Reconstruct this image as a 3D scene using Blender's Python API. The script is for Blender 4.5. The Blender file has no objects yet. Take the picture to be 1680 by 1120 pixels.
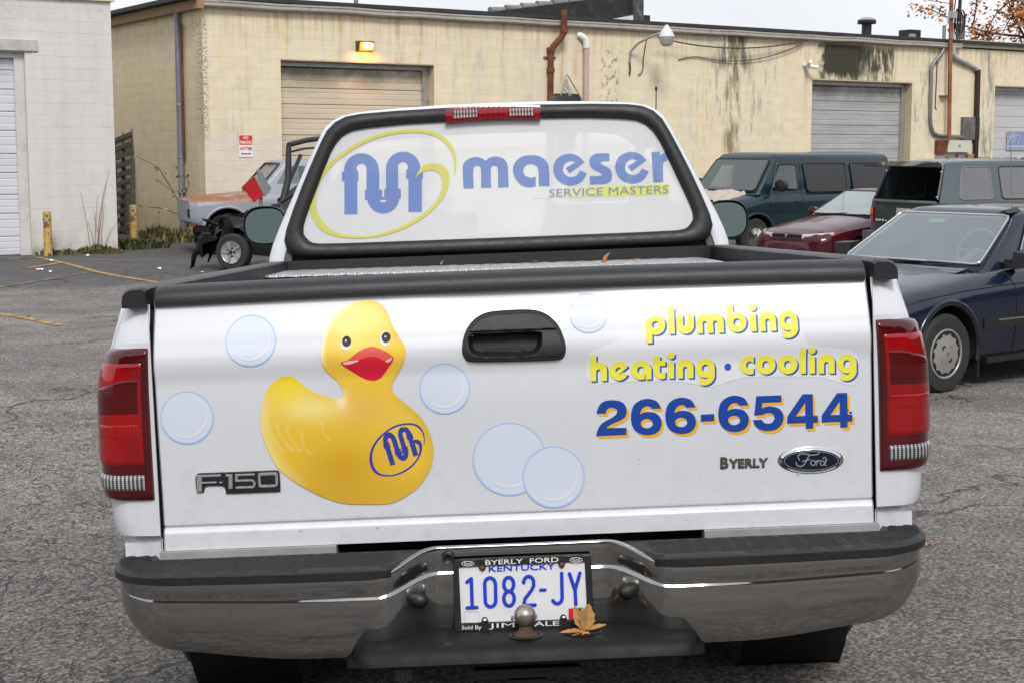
import bpy, bmesh, math, random
import numpy as np
from mathutils import Vector, Matrix, noise as mnoise
random.seed(7); np.random.seed(7)
R_ = math.radians
SC = bpy.context.scene
COL = SC.collection
PI = math.pi

# ------------------------------------------------------------------ camera
cd = bpy.data.cameras.new('camera'); cam = bpy.data.objects.new('camera', cd); COL.objects.link(cam)
cam.location = (0, 0, 1.80); cam.rotation_euler = (R_(90 - 7.0686), 0, 0)
cd.sensor_width = 36.0; cd.lens = 2500 / 1680 * 36.0; cd.clip_start = .05; cd.clip_end = 2000
SC.camera = cam

# ------------------------------------------------------------------ sky, sun, exposure (flat overcast afternoon)
SUN_EL, SUN_AZ = 46.0, 172.0
w = bpy.data.worlds.new('World'); SC.world = w; w.use_nodes = True
nt = w.node_tree; bg = nt.nodes['Background']
sky = nt.nodes.new('ShaderNodeTexSky'); sky.sky_type = 'NISHITA'; sky.sun_disc = False
sky.sun_elevation = R_(SUN_EL); sky.sun_rotation = R_(SUN_AZ); sky.air_density = 1.5; sky.dust_density = 4.0
mx = nt.nodes.new('ShaderNodeMixRGB'); mx.inputs[0].default_value = .86
nz = nt.nodes.new('ShaderNodeTexNoise'); nz.inputs['Scale'].default_value = 2.2; nz.inputs['Detail'].default_value = 4
tcw = nt.nodes.new('ShaderNodeTexCoord'); mpw = nt.nodes.new('ShaderNodeMapping'); mpw.inputs['Scale'].default_value = (1, 1, 2.6)
nt.links.new(tcw.outputs['Generated'], mpw.inputs[0]); nt.links.new(mpw.outputs[0], nz.inputs[0])
rw = nt.nodes.new('ShaderNodeValToRGB')
rw.color_ramp.elements[0].position = .3; rw.color_ramp.elements[0].color = (7.7, 8.0, 8.7, 1)
rw.color_ramp.elements[1].position = .72; rw.color_ramp.elements[1].color = (9.9, 10.0, 10.2, 1)
nt.links.new(nz.outputs[0], rw.inputs[0])
nt.links.new(sky.outputs[0], mx.inputs[1]); nt.links.new(rw.outputs[0], mx.inputs[2]); nt.links.new(mx.outputs[0], bg.inputs[0])
bg.inputs[1].default_value = .075
sd = bpy.data.lights.new('sun', 'SUN'); sun = bpy.data.objects.new('sun', sd); COL.objects.link(sun)
sd.energy = 1.5; sd.angle = R_(16); sd.color = (1, .97, .93)
sun.rotation_euler = (R_(90 - SUN_EL), 0, R_(180 - SUN_AZ))
SC.view_settings.view_transform = 'Standard'; SC.view_settings.look = 'None'
SC.view_settings.exposure = 0.66; SC.view_settings.gamma = 1.0; SC.view_settings.use_curve_mapping = False
SC.cycles.max_bounces = 8

# ------------------------------------------------------------------ node materials
class T:
    def __init__(s, name):
        s.m = bpy.data.materials.new(name); s.m.use_nodes = True; s.n = s.m.node_tree; s.b = s.n.nodes['Principled BSDF']
        s.root = None
    def node(s, t, **k):
        q = s.n.nodes.new(t)
        for a, v in k.items(): setattr(q, a, v)
        return q
    def L(s, o, i):
        if hasattr(o, 'is_output') or isinstance(o, bpy.types.NodeSocket): s.n.links.new(o, i)
        else: i.default_value = o
    def co(s, obj=None, scale=(1, 1, 1), loc=(0, 0, 0), rot=(0, 0, 0)):
        c = s.node('ShaderNodeTexCoord'); m = s.node('ShaderNodeMapping')
        if obj: c.object = obj
        s.n.links.new(c.outputs['Object'], m.inputs[0])
        m.inputs['Scale'].default_value = scale; m.inputs['Location'].default_value = loc; m.inputs['Rotation'].default_value = rot
        return m.outputs[0]
    def noise(s, v, sc=5, det=4, ro=.55, dist=0):
        q = s.node('ShaderNodeTexNoise'); s.L(v, q.inputs['Vector']); q.inputs['Scale'].default_value = sc
        q.inputs['Detail'].default_value = det; q.inputs['Roughness'].default_value = ro; q.inputs['Distortion'].default_value = dist
        return q.outputs[0]
    def noisec(s, v, sc=5, det=4):
        q = s.node('ShaderNodeTexNoise'); s.L(v, q.inputs['Vector']); q.inputs['Scale'].default_value = sc; q.inputs['Detail'].default_value = det
        return q.outputs[1]
    def voro(s, v, sc=5, feat='F1', out=0, rnd=1):
        q = s.node('ShaderNodeTexVoronoi', feature=feat); s.L(v, q.inputs['Vector']); q.inputs['Scale'].default_value = sc
        q.inputs['Randomness'].default_value = rnd
        return q.outputs[out]
    def ma(s, op, a, b=0, c=None, clamp=False):
        q = s.node('ShaderNodeMath', operation=op, use_clamp=clamp); s.L(a, q.inputs[0]); s.L(b, q.inputs[1])
        if c is not None: s.L(c, q.inputs[2])
        return q.outputs[0]
    def mr(s, v, a, b, c=0., d=1., smooth=True):
        q = s.node('ShaderNodeMapRange'); q.interpolation_type = 'SMOOTHSTEP' if smooth else 'LINEAR'
        s.L(v, q.inputs[0])
        for i, k in enumerate((a, b, c, d)): s.L(k, q.inputs[i + 1])
        return q.outputs[0]
    def mix(s, f, a, b, mode='MIX'):
        q = s.node('ShaderNodeMixRGB', blend_type=mode); s.L(f, q.inputs[0])
        for v, i in ((a, q.inputs[1]), (b, q.inputs[2])):
            if isinstance(v, (tuple, list)): v = tuple(v) + (1,) if len(v) == 3 else v
            s.L(v, i)
        return q.outputs[0]
    def sep(s, v):
        q = s.node('ShaderNodeSeparateXYZ'); s.L(v, q.inputs[0]); return q.outputs
    def vadd(s, a, b, op='ADD'):
        q = s.node('ShaderNodeVectorMath', operation=op); s.L(a, q.inputs[0]); s.L(b, q.inputs[1]); return q.outputs[0]
    def bump(s, h, st=.3, d=.01, prev=None):
        q = s.node('ShaderNodeBump'); s.L(h, q.inputs['Height']); q.inputs['Strength'].default_value = st; q.inputs['Distance'].default_value = d
        if prev is not None: s.n.links.new(prev, q.inputs['Normal'])
        return q.outputs[0]
    def set(s, **k):
        nm = dict(col='Base Color', rough='Roughness', metal='Metallic', coat='Coat Weight', coatr='Coat Roughness', nrm='Normal',
                  em='Emission Color', ems='Emission Strength', spec='Specular IOR Level', trans='Transmission Weight', alpha='Alpha', ior='IOR')
        for a, v in k.items():
            if isinstance(v, (tuple, list)) and len(v) == 3: v = tuple(v) + (1,)
            s.L(v, s.b.inputs[nm[a]])
        return s.m

def mat(name, col, rough=.5, metal=0., var=.08, vs=6., coat=0., bump=0., bs=80., dirt=0., ds=4., dcol=(.08, .07, .055), spec=.5, rv=.06, coatr=.04):
    """plain real surface with slight mottling, dirt and fine relief"""
    t = T(name); v = t.co()
    n = t.noise(v, vs, 5)
    k = t.mr(n, .25, .75, 1 - var, 1 + var, False)
    c = t.mix(1., tuple(col), t.mix(0., k, k), 'MULTIPLY')
    if dirt > 0:
        d = t.mr(t.noise(v, ds, 8, .65), .48, .75, 0, dirt)
        c = t.mix(d, c, dcol)
    t.set(col=c, metal=metal, coat=coat, coatr=coatr, spec=spec, rough=t.mr(t.noise(v, vs * 3, 4), .3, .7, max(rough - rv, .02), min(rough + rv, 1), False))
    if bump > 0: t.set(nrm=t.bump(t.noise(v, bs, 3), bump, .004))
    return t.m

# ------------------------------------------------------------------ mesh helpers
def setmat(me, m):
    if m is None: return
    for k in (m if isinstance(m, (list, tuple)) else [m]): me.materials.append(k)
def mk(name, vs, fs, m=None, parent=None, smooth=False, ang=None, midx=None, label=None):
    me = bpy.data.meshes.new(name); me.from_pydata([tuple(map(float, v)) for v in vs], [], [tuple(map(int, f)) for f in fs]); setmat(me, m)
    if smooth or ang: me.polygons.foreach_set('use_smooth', [True] * len(me.polygons))
    if ang: me.set_sharp_from_angle(angle=R_(ang))
    if midx is not None: me.polygons.foreach_set('material_index', midx)
    me.update()
    o = bpy.data.objects.new(name, me); COL.objects.link(o); o.parent = parent
    if label: o['label'] = label
    return o
def fixn(o):
    bm = bmesh.new(); bm.from_mesh(o.data); bmesh.ops.recalc_face_normals(bm, faces=bm.faces); bm.to_mesh(o.data); bm.free(); return o
def tag(o, label=None, cat=None, group=None, kind=None):
    for k, v in (('label', label), ('category', cat), ('group', group), ('kind', kind)):
        if v: o[k] = v
    return o
def empty(name, loc=(0, 0, 0), rz=0, label=None, cat=None, group=None, matrix=None):
    o = bpy.data.objects.new(name, None); COL.objects.link(o); o.empty_display_size = .2
    if matrix is not None: o.matrix_world = matrix
    else: o.location = loc; o.rotation_euler = (0, 0, rz)
    return tag(o, label, cat, group)
class G:
    """collects simple solids into one mesh"""
    def __init__(s): s.v = []; s.f = []
    def add(s, vs, fs):
        o = len(s.v); s.v += [tuple(q) for q in vs]; s.f += [tuple(i + o for i in f) for f in fs]; return s
    def box(s, x0, x1, y0, y1, z0, z1, M=None):
        vs = [(x, y, z) for z in (z0, z1) for y in (y0, y1) for x in (x0, x1)]
        if M is not None: vs = [M @ Vector(q) for q in vs]
        return s.add(vs, [(0, 2, 3, 1), (4, 5, 7, 6), (0, 1, 5, 4), (2, 6, 7, 3), (0, 4, 6, 2), (1, 3, 7, 5)])
    def tube(s, P, r, n=8, cap=True):
        P = [Vector(p) for p in P]; rs = r if isinstance(r, (list, tuple)) else [r] * len(P)
        rings = []; up = Vector((0, 0, 1)); prev = None
        for i, p in enumerate(P):
            t = (P[min(i + 1, len(P) - 1)] - P[max(i - 1, 0)]).normalized()
            if prev is None:
                a = t.cross(up if abs(t.z) < .9 else Vector((1, 0, 0))).normalized()
            else: a = (prev - t * prev.dot(t)).normalized()
            prev = a; b = t.cross(a)
            rings.append([p + (a * math.cos(2 * PI * k / n) + b * math.sin(2 * PI * k / n)) * rs[i] for k in range(n)])
        return s.loft(rings, cap, cap)
    def loft(s, rings, c0=True, c1=True, closed=True):
        n = len(rings[0]); vs = [q for r in rings for q in r]; fs = []
        for i in range(len(rings) - 1):
            for k in range(n if closed else n - 1):
                a = i * n + k; b = i * n + (k + 1) % n; fs.append((a, b, b + n, a + n))
        if c0: fs.append(tuple(range(n))[::-1])
        if c1: fs.append(tuple(range((len(rings) - 1) * n, len(rings) * n)))
        return s.add(vs, fs)
    def lathe(s, prof, M=None, n=24, axis='x'):
        """prof: (r, a) revolve round the axis"""
        rings = []
        for r, a in prof:
            ring = []
            for k in range(n):
                c, q = math.cos(2 * PI * k / n) * r, math.sin(2 * PI * k / n) * r
                p = Vector((a, c, q)) if axis == 'x' else (Vector((c, q, a)) if axis == 'z' else Vector((c, a, q)))
                ring.append(M @ p if M is not None else p)
            rings.append(ring)
        return s.loft(rings, True, True)
    def grid(s, nu, nv, f):
        vs = [f(i / nu, j / nv) for i in range(nu + 1) for j in range(nv + 1)]
        return s.add(vs, [(i * (nv + 1) + j, (i + 1) * (nv + 1) + j, (i + 1) * (nv + 1) + j + 1, i * (nv + 1) + j + 1) for i in range(nu) for j in range(nv)])
    def out(s, name, m, parent=None, smooth=False, ang=None, fix=True, label=None):
        o = mk(name, s.v, s.f, m, parent, False, None, None, label)
        if fix: fixn(o)
        if smooth or ang:
            o.data.polygons.foreach_set('use_smooth', [True] * len(o.data.polygons))
            if ang: o.data.set_sharp_from_angle(angle=R_(ang))
        return o
def copy_tree(o, parent=None, **tags):
    c = o.copy(); COL.objects.link(c); c.parent = parent
    for k, v in tags.items(): c[k] = v
    for ch in [q for q in bpy.data.objects if q.parent == o]: copy_tree(ch, c)
    return c
def ss(x, a, b):
    t = min(max((x - a) / (b - a), 0), 1); return t * t * (3 - 2 * t)
def nss(x, a, b):
    t = np.clip((x - a) / (b - a), 0, 1); return t * t * (3 - 2 * t)

# ------------------------------------------------------------------ flat print and relief: filled outlines cut on a fine grid
def spl(P, n=6, closed=True):
    """Catmull-Rom through points; a third value marks a corner"""
    out = []; N = len(P)
    for i in range(N if closed else N - 1):
        p0, p1, p2, p3 = P[i - 1] if (closed or i > 0) else P[i], P[i], P[(i + 1) % N], P[(i + 2) % N] if (closed or i + 2 < N) else P[(i + 1) % N]
        if len(p1) > 2: p0 = p1
        if len(p2) > 2: p3 = p2
        k = 1 if (len(p1) > 2 and len(p2) > 2) else n
        for j in range(k):
            t = j / k; q = []
            for c in (0, 1):
                a, b, d, e = p0[c], p1[c], p2[c], p3[c]
                q.append(.5 * (2 * b + (d - a) * t + (2 * a - 5 * b + 4 * d - e) * t * t + (3 * b - a - 3 * d + e) * t ** 3))
            out.append(tuple(q))
    if not closed: out.append(tuple(P[-1][:2]))
    return out
def sd_poly(P):
    P = np.array([p[:2] for p in P], float)
    def f(A, B):
        d = np.full(A.shape, 1e18); s = np.ones(A.shape)
        Q = np.roll(P, 1, 0)
        for (x1, y1), (x2, y2) in zip(P, Q):
            ex, ey = x2 - x1, y2 - y1; L = ex * ex + ey * ey
            if L < 1e-18: continue
            wx, wy = A - x1, B - y1; t = np.clip((wx * ex + wy * ey) / L, 0, 1)
            dx, dy = wx - ex * t, wy - ey * t; d = np.minimum(d, dx * dx + dy * dy)
            c1 = B >= y1; c2 = B < y2; c3 = ex * wy > ey * wx
            s = np.where((c1 & c2 & c3) | (~c1 & ~c2 & ~c3), -s, s)
        return np.sqrt(d) * s
    return f
def sd_ell(cx, cy, rx, ry):
    return lambda A, B: (np.hypot((A - cx) / rx, (B - cy) / ry) - 1) * min(rx, ry)
def sd_seg(P, w, flat=False):
    P = [p[:2] for p in P]
    def f(A, B):
        d = np.full(A.shape, 1e9)
        for (x1, y1), (x2, y2) in zip(P[:-1], P[1:]):
            ex, ey = x2 - x1, y2 - y1; L = max(ex * ex + ey * ey, 1e-12)
            t = np.clip(((A - x1) * ex + (B - y1) * ey) / L, 0, 1)
            d = np.minimum(d, np.hypot(A - x1 - ex * t, B - y1 - ey * t))
        return d - w / 2
    return f
def sd_box(x0, y0, x1, y1, r=0):
    cx, cy, hx, hy = (x0 + x1) / 2, (y0 + y1) / 2, abs(x1 - x0) / 2 - r, abs(y1 - y0) / 2 - r
    def f(A, B):
        qx, qy = np.abs(A - cx) - hx, np.abs(B - cy) - hy
        return np.hypot(np.maximum(qx, 0), np.maximum(qy, 0)) + np.minimum(np.maximum(qx, qy), 0) - r
    return f
def U(*F): return lambda A, B: np.minimum.reduce([f(A, B) for f in F])
def I(*F): return lambda A, B: np.maximum.reduce([f(A, B) for f in F])
def D(f, *F): return lambda A, B: np.maximum.reduce([f(A, B)] + [-g(A, B) for g in F])
def SH(f, dx, dy): return lambda A, B: f(A - dx, B - dy)
def relief(name, F, box, step, mapf, m, parent=None, depth=0., col=None, smooth=False, label=None, back=False):
    a0, a1, b0, b1 = box
    na, nb = max(int(math.ceil((a1 - a0) / step)), 2), max(int(math.ceil((b1 - b0) / step)), 2)
    ga = np.linspace(a0, a1, na + 1); gb = np.linspace(b0, b1, nb + 1)
    A, B = np.meshgrid(ga, gb, indexing='ij'); V = F(A, B)
    V[0, :] = np.maximum(V[0, :], 1e-6); V[-1, :] = np.maximum(V[-1, :], 1e-6); V[:, 0] = np.maximum(V[:, 0], 1e-6); V[:, -1] = np.maximum(V[:, -1], 1e-6)
    ins = V < 0
    idx = np.full(V.shape, -1); idx[ins] = np.arange(ins.sum())
    pa = list(A[ins]); pb = list(B[ins])
    c = ins[:-1, :-1].astype(int) + ins[1:, :-1] + ins[1:, 1:] + ins[:-1, 1:]
    full = np.argwhere(c == 4); faces = []
    for i, j in full: faces.append((idx[i, j], idx[i + 1, j], idx[i + 1, j + 1], idx[i, j + 1]))
    ed = {}; walls = []
    def cut(p, q):
        k = (p, q) if p < q else (q, p)
        if k not in ed:
            (i, j), (k2, l) = k; v0, v1 = V[i, j], V[k2, l]; t = min(max(v0 / (v0 - v1), .02), .98)
            ed[k] = len(pa); pa.append(A[i, j] + (A[k2, l] - A[i, j]) * t); pb.append(B[i, j] + (B[k2, l] - B[i, j]) * t)
        return ed[k]
    for i, j in np.argwhere((c > 0) & (c < 4)):
        i = int(i); j = int(j)
        cs = [(i, j), (i + 1, j), (i + 1, j + 1), (i, j + 1)]; poly = []; kinds = []
        for k in range(4):
            p, q = cs[k], cs[(k + 1) % 4]
            if ins[p]: poly.append(int(idx[p])); kinds.append(0)
            if ins[p] != ins[q]: poly.append(cut(p, q)); kinds.append(1)
        faces.append(tuple(poly))
        if depth:
            n = len(poly)
            for k in range(n):
                if kinds[k] and kinds[(k + 1) % n]: walls.append((poly[k], poly[(k + 1) % n]))
    pa = np.array(pa); pb = np.array(pb)
    if len(pa) == 0: return None
    X, Y, Z = mapf(pa, pb, 0.); vs = list(zip(X, Y, Z))
    if depth:
        X, Y, Z = mapf(pa, pb, -depth); o = len(vs); bi = {}
        for e in walls:
            for k in e:
                if k not in bi: bi[k] = len(vs); vs.append((X[k], Y[k], Z[k]))
            faces.append((e[1], e[0], bi[e[0]], bi[e[1]]))
    ob = mk(name, vs, faces, m, parent, smooth, 40 if smooth else None, None, label)
    if col is not None:
        at = ob.data.color_attributes.new('print', 'FLOAT_COLOR', 'POINT')
        C = np.ones((len(vs), 4)); C[:len(pa), :3] = col(pa, pb); 
        at.data.foreach_set('color', C.ravel())
    return ob
def text_mesh(name, s, mapf, m, parent, x0, x1, base, h, off=0., shear=0., slope=0., lift=0., label=None, depth=0.):
    """built-in font lettering fitted between x0..x1 on a baseline in drawing space (y grows down)"""
    cu = bpy.data.curves.new('t', 'FONT'); cu.body = s; cu.offset = off; cu.shear = shear; cu.resolution_u = 3
    ob = bpy.data.objects.new('t', cu); COL.objects.link(ob)
    dg = bpy.context.evaluated_depsgraph_get(); me = ob.evaluated_get(dg).to_mesh()
    P = np.array([v.co[:2] for v in me.vertices]); fs = [tuple(p.vertices) for p in me.polygons]
    ob.evaluated_get(dg).to_mesh_clear(); bpy.data.objects.remove(ob); bpy.data.curves.remove(cu)
    cap = .70
    xs = P[:, 0]; k = (x1 - x0) / (xs.max() - xs.min())
    a = x0 + (xs - xs.min()) * k; b = base + slope * (a - x0) - P[:, 1] * h / cap
    X, Y, Z = mapf(a, b, lift)
    return mk(name, list(zip(X, Y, Z)), fs, m, parent, label=label)
# ------------------------------------------------------------------ ground
TO = Vector((0.043825, 3.533637, 0.266432))           # point of the paving under the tailgate
TR = Matrix(((0.9991406, -0.0179453, -0.0373642), (0.0196876, 0.9987105, 0.0467952), (0.0364762, -0.0474906, 0.9982055)))
def terr(X, Y):
    r = 9.2 - Y; ramp = .0469 * np.where(r > 1.2, r, np.where(r < -1.2, 0, (r + 1.2) ** 2 / 4.8)) + .004
    roll = .0374 * X * (1 - nss(np.abs(X), 1.5, 4.5)) * (1 - nss(Y, 8, 12.5))
    dip = -.2 * nss(Y - .5 * X, 21.3, 22.9) * nss(X, 1.0, 3.5)
    und = .012 * np.sin(X * .9 + Y * .35) * np.sin(Y * .5 - X * .2) * nss(np.hypot(X, Y - 6), 5, 9)
    return ramp + roll + dip + und
def tz(x, y): return float(terr(np.array(x, float), np.array(y, float)))
def ground():
    xs = np.concatenate([[-240, -120, -60, -35, -24], np.arange(-18, -5, .5), np.arange(-5, 6, .12), np.arange(6, 16, .5), [18, 22, 28, 40, 70, 130, 240]])
    ys = np.concatenate([[-120, -50, -20, -8, -4, -1], np.arange(0, 14, .12), np.arange(14, 40, .4), [42, 46, 55, 70, 110, 180, 300]])
    X, Y = np.meshgrid(xs, ys, indexing='ij'); Z = terr(X, Y); n = len(ys)
    vs = np.stack([X.ravel(), Y.ravel(), Z.ravel()], 1)
    fs = [(i * n + j, (i + 1) * n + j, (i + 1) * n + j + 1, i * n + j + 1) for i in range(len(xs) - 1) for j in range(n - 1)]
    t = T('asphalt'); v = t.co(); s = t.sep(v); x, y = s[0], s[1]
    wob = t.vadd(t.vadd(v, t.mix(1., t.noisec(v, 9, 4), (.10, .10, .10), 'MULTIPLY')), t.mix(1., t.noisec(v, 2.2, 3), (.45, .45, .45), 'MULTIPLY'))
    # aggregate
    g1 = t.voro(v, 95, out=1); g1v = None
    bw = t.node('ShaderNodeRGBToBW'); t.n.links.new(g1, bw.inputs[0]); agg = bw.outputs[0]
    agg2 = t.noise(v, 60, 6, .75)
    big = t.noise(v, .35, 5, .6); mid = t.noise(v, 1.7, 6, .65)
    base = t.mix(t.mr(big, .35, .65), (.150, .136, .124), (.205, .186, .168))
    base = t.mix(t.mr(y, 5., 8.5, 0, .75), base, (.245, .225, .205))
    base = t.mix(t.mr(mid, .42, .7, 0, .55), base, (.105, .100, .097))
    # newer black patching near the white building and along the lane
    dk = t.mr(t.ma('ADD', t.ma('ADD', t.ma('MULTIPLY', y, 1), t.ma('MULTIPLY', x, -.62)), t.ma('MULTIPLY', t.noise(v, .5, 4), 3.2)), 25.2, 26.4)
    base = t.mix(t.ma('MULTIPLY', dk, .72), base, (.050, .050, .052))
    lane = t.ma('MULTIPLY', t.mr(t.ma('ADD', y, t.ma('MULTIPLY', t.noise(v, .4, 3), 2.)), 11.5, 13.2), t.mr(t.noise(v, .5, 3, .5), .35, .6))
    base = t.mix(t.ma('MULTIPLY', lane, .35), base, (.085, .083, .087))
    oil = t.mr(t.noise(v, .8, 5, .6), .62, .70); base = t.mix(t.ma('MULTIPLY', oil, .5), base, (.06, .057, .055))
    trk = t.mr(t.noise(t.co(None, (.25, 1.3, 1), (0, 0, 0), (0, 0, R_(-25))), 1, 4, .55), .5, .68); base = t.mix(t.ma('MULTIPLY', trk, .35), base, (.10, .096, .093))
    dust = t.mr(t.noise(t.co(None, (.5, 2., 1)), 1, 5, .6), .55, .72); base = t.mix(t.ma('MULTIPLY', dust, .3), base, (.26, .235, .205))
    spk = t.mr(agg, .35, .95, .45, 2.0, False)
    col = t.mix(1., base, t.mix(0., spk, spk), 'MULTIPLY')
    spk2 = t.mr(agg2, .35, .7, .62, 1.42, False); col = t.mix(1., col, t.mix(0., spk2, spk2), 'MULTIPLY')
    light = t.mr(t.voro(v, 60, out=0), .0, .16, 1, 0); sel = t.mr(t.noise(v, 45, 1), .56, .62); col = t.mix(t.ma('MULTIPLY', t.ma('MULTIPLY', light, sel), .75), col, (.42, .39, .35))
    # alligator cracking, strongest on the old paving at the left
    cr = t.ma('ADD', t.voro(wob, 9.5, 'DISTANCE_TO_EDGE'), t.mr(t.noise(v, 3.2, 4, .7), .45, .75, 0, .07)); cr2 = t.voro(wob, 2.1, 'DISTANCE_TO_EDGE')
    lm = t.ma('MULTIPLY', t.mr(x, .6, -.9), t.mr(y, 13.5, 9)); lm = t.ma('MULTIPLY', lm, t.mr(t.noise(v, .9, 3), .26, .42))
    ck = t.ma('MULTIPLY', t.mr(cr, .0, .055, 1, 0), lm)
    w2 = t.vadd(v, t.mix(1., t.noisec(v, 2.2, 6), (.7, .7, .7), 'MULTIPLY'))
    cr3 = t.voro(w2, .55, 'DISTANCE_TO_EDGE'); ck3 = t.ma('MULTIPLY', t.mr(cr3, 0, .012, 1, 0), t.mr(t.noise(v, .6, 2), .4, .55))
    ckk = t.ma('MAXIMUM', ck, ck3)
    col = t.mix(t.ma('MULTIPLY', ckk, .85), col, (.020, .018, .017))
    h = t.ma('SUBTRACT', t.ma('ADD', t.ma('MULTIPLY', agg, .35), t.ma('MULTIPLY', agg2, .9)), t.ma('MULTIPLY', ckk, 1.8))
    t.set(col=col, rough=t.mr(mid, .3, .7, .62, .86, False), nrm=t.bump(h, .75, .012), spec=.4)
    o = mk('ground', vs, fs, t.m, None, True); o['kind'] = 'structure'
ground()
def paint_mat():
    t = T('road paint'); v = t.co()
    n = t.noise(v, 7, 8, .7); f = t.mr(n, .36, .62)
    c = t.mix(f, (.075, .07, .062), (.48, .30, .085)); t.set(col=c, rough=.8, nrm=t.bump(t.noise(v, 120, 3), .4, .004)); return t.m
def paint_mat2():
    t = T('faded road paint'); v = t.co()
    n = t.noise(v, 7, 8, .7); f = t.mr(n, .42, .70)
    c = t.mix(f, (.08, .075, .068), (.42, .28, .10)); t.set(col=c, rough=.8, nrm=t.bump(t.noise(v, 120, 3), .4, .004)); return t.m
PM, PM2 = paint_mat(), paint_mat2()
def strip(P, wd, m):
    vs = []; fs = []; Q = []
    for (x0, y0), (x1, y1) in zip(P[:-1], P[1:]):
        n = max(int(math.hypot(x1 - x0, y1 - y0) / .15), 1)
        Q += [(x0 + (x1 - x0) * k / n, y0 + (y1 - y0) * k / n) for k in range(n)]
    Q.append(P[-1])
    for i, (x, y) in enumerate(Q):
        a = Q[max(i - 1, 0)]; b = Q[min(i + 1, len(Q) - 1)]; tx, ty = b[0] - a[0], b[1] - a[1]; l = math.hypot(tx, ty); nx, ny = -ty / l, tx / l
        ww = wd * (.92 + .16 * random.random()) / 2
        for sg in (-1, 0, 1):
            X, Y = x + nx * ww * sg, y + ny * ww * sg; vs.append((X, Y, tz(X, Y) + .006))
    for i in range(len(Q) - 1):
        for k in (0, 1): a = i * 3 + k; fs.append((a, a + 3, a + 4, a + 1))
    o = mk('road_marking', vs, fs, m); o['kind'] = 'structure'; return o
strip([(-8.10, 26.0), (-7.3, 24.75), (-6.34, 23.09), (-5.75, 22.2), (-5.0, 21.2), (-4.2, 20.1)], .11, PM)
strip([(-6.30, 23.05), (-6.62, 21.6), (-6.9, 20.45), (-7.1, 19.6)], .10, PM2)
strip([(-7.33, 24.85), (-7.42, 24.2), (-7.52, 23.6)], .10, PM)
strip([(-8.10, 26.0), (-8.4, 25.6), (-8.8, 24.9)], .10, PM2)
strip([(-4.70, 15.75), (-5.2, 16.4), (-5.8, 17.05), (-6.5, 17.8)], .11, PM)

# ------------------------------------------------------------------ painted block buildings
ANG = math.atan2(.554, .832)
def B2W(o, s, y, z=0): return (o[0] + math.cos(ANG) * s - math.sin(ANG) * y, o[1] + math.sin(ANG) * s + math.cos(ANG) * y, z)
Y1 = (-6.04, 30.216); W1 = (-7.106, 27.487)
yb = empty('yellow_warehouse', (*Y1, 0), ANG, 'long cream yellow painted block warehouse with stained walls and grey roller doors', 'building')
wb = empty('white_garage_building', (*W1, 0), ANG, 'white painted block garage building at the left edge of the lot', 'building')

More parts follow.
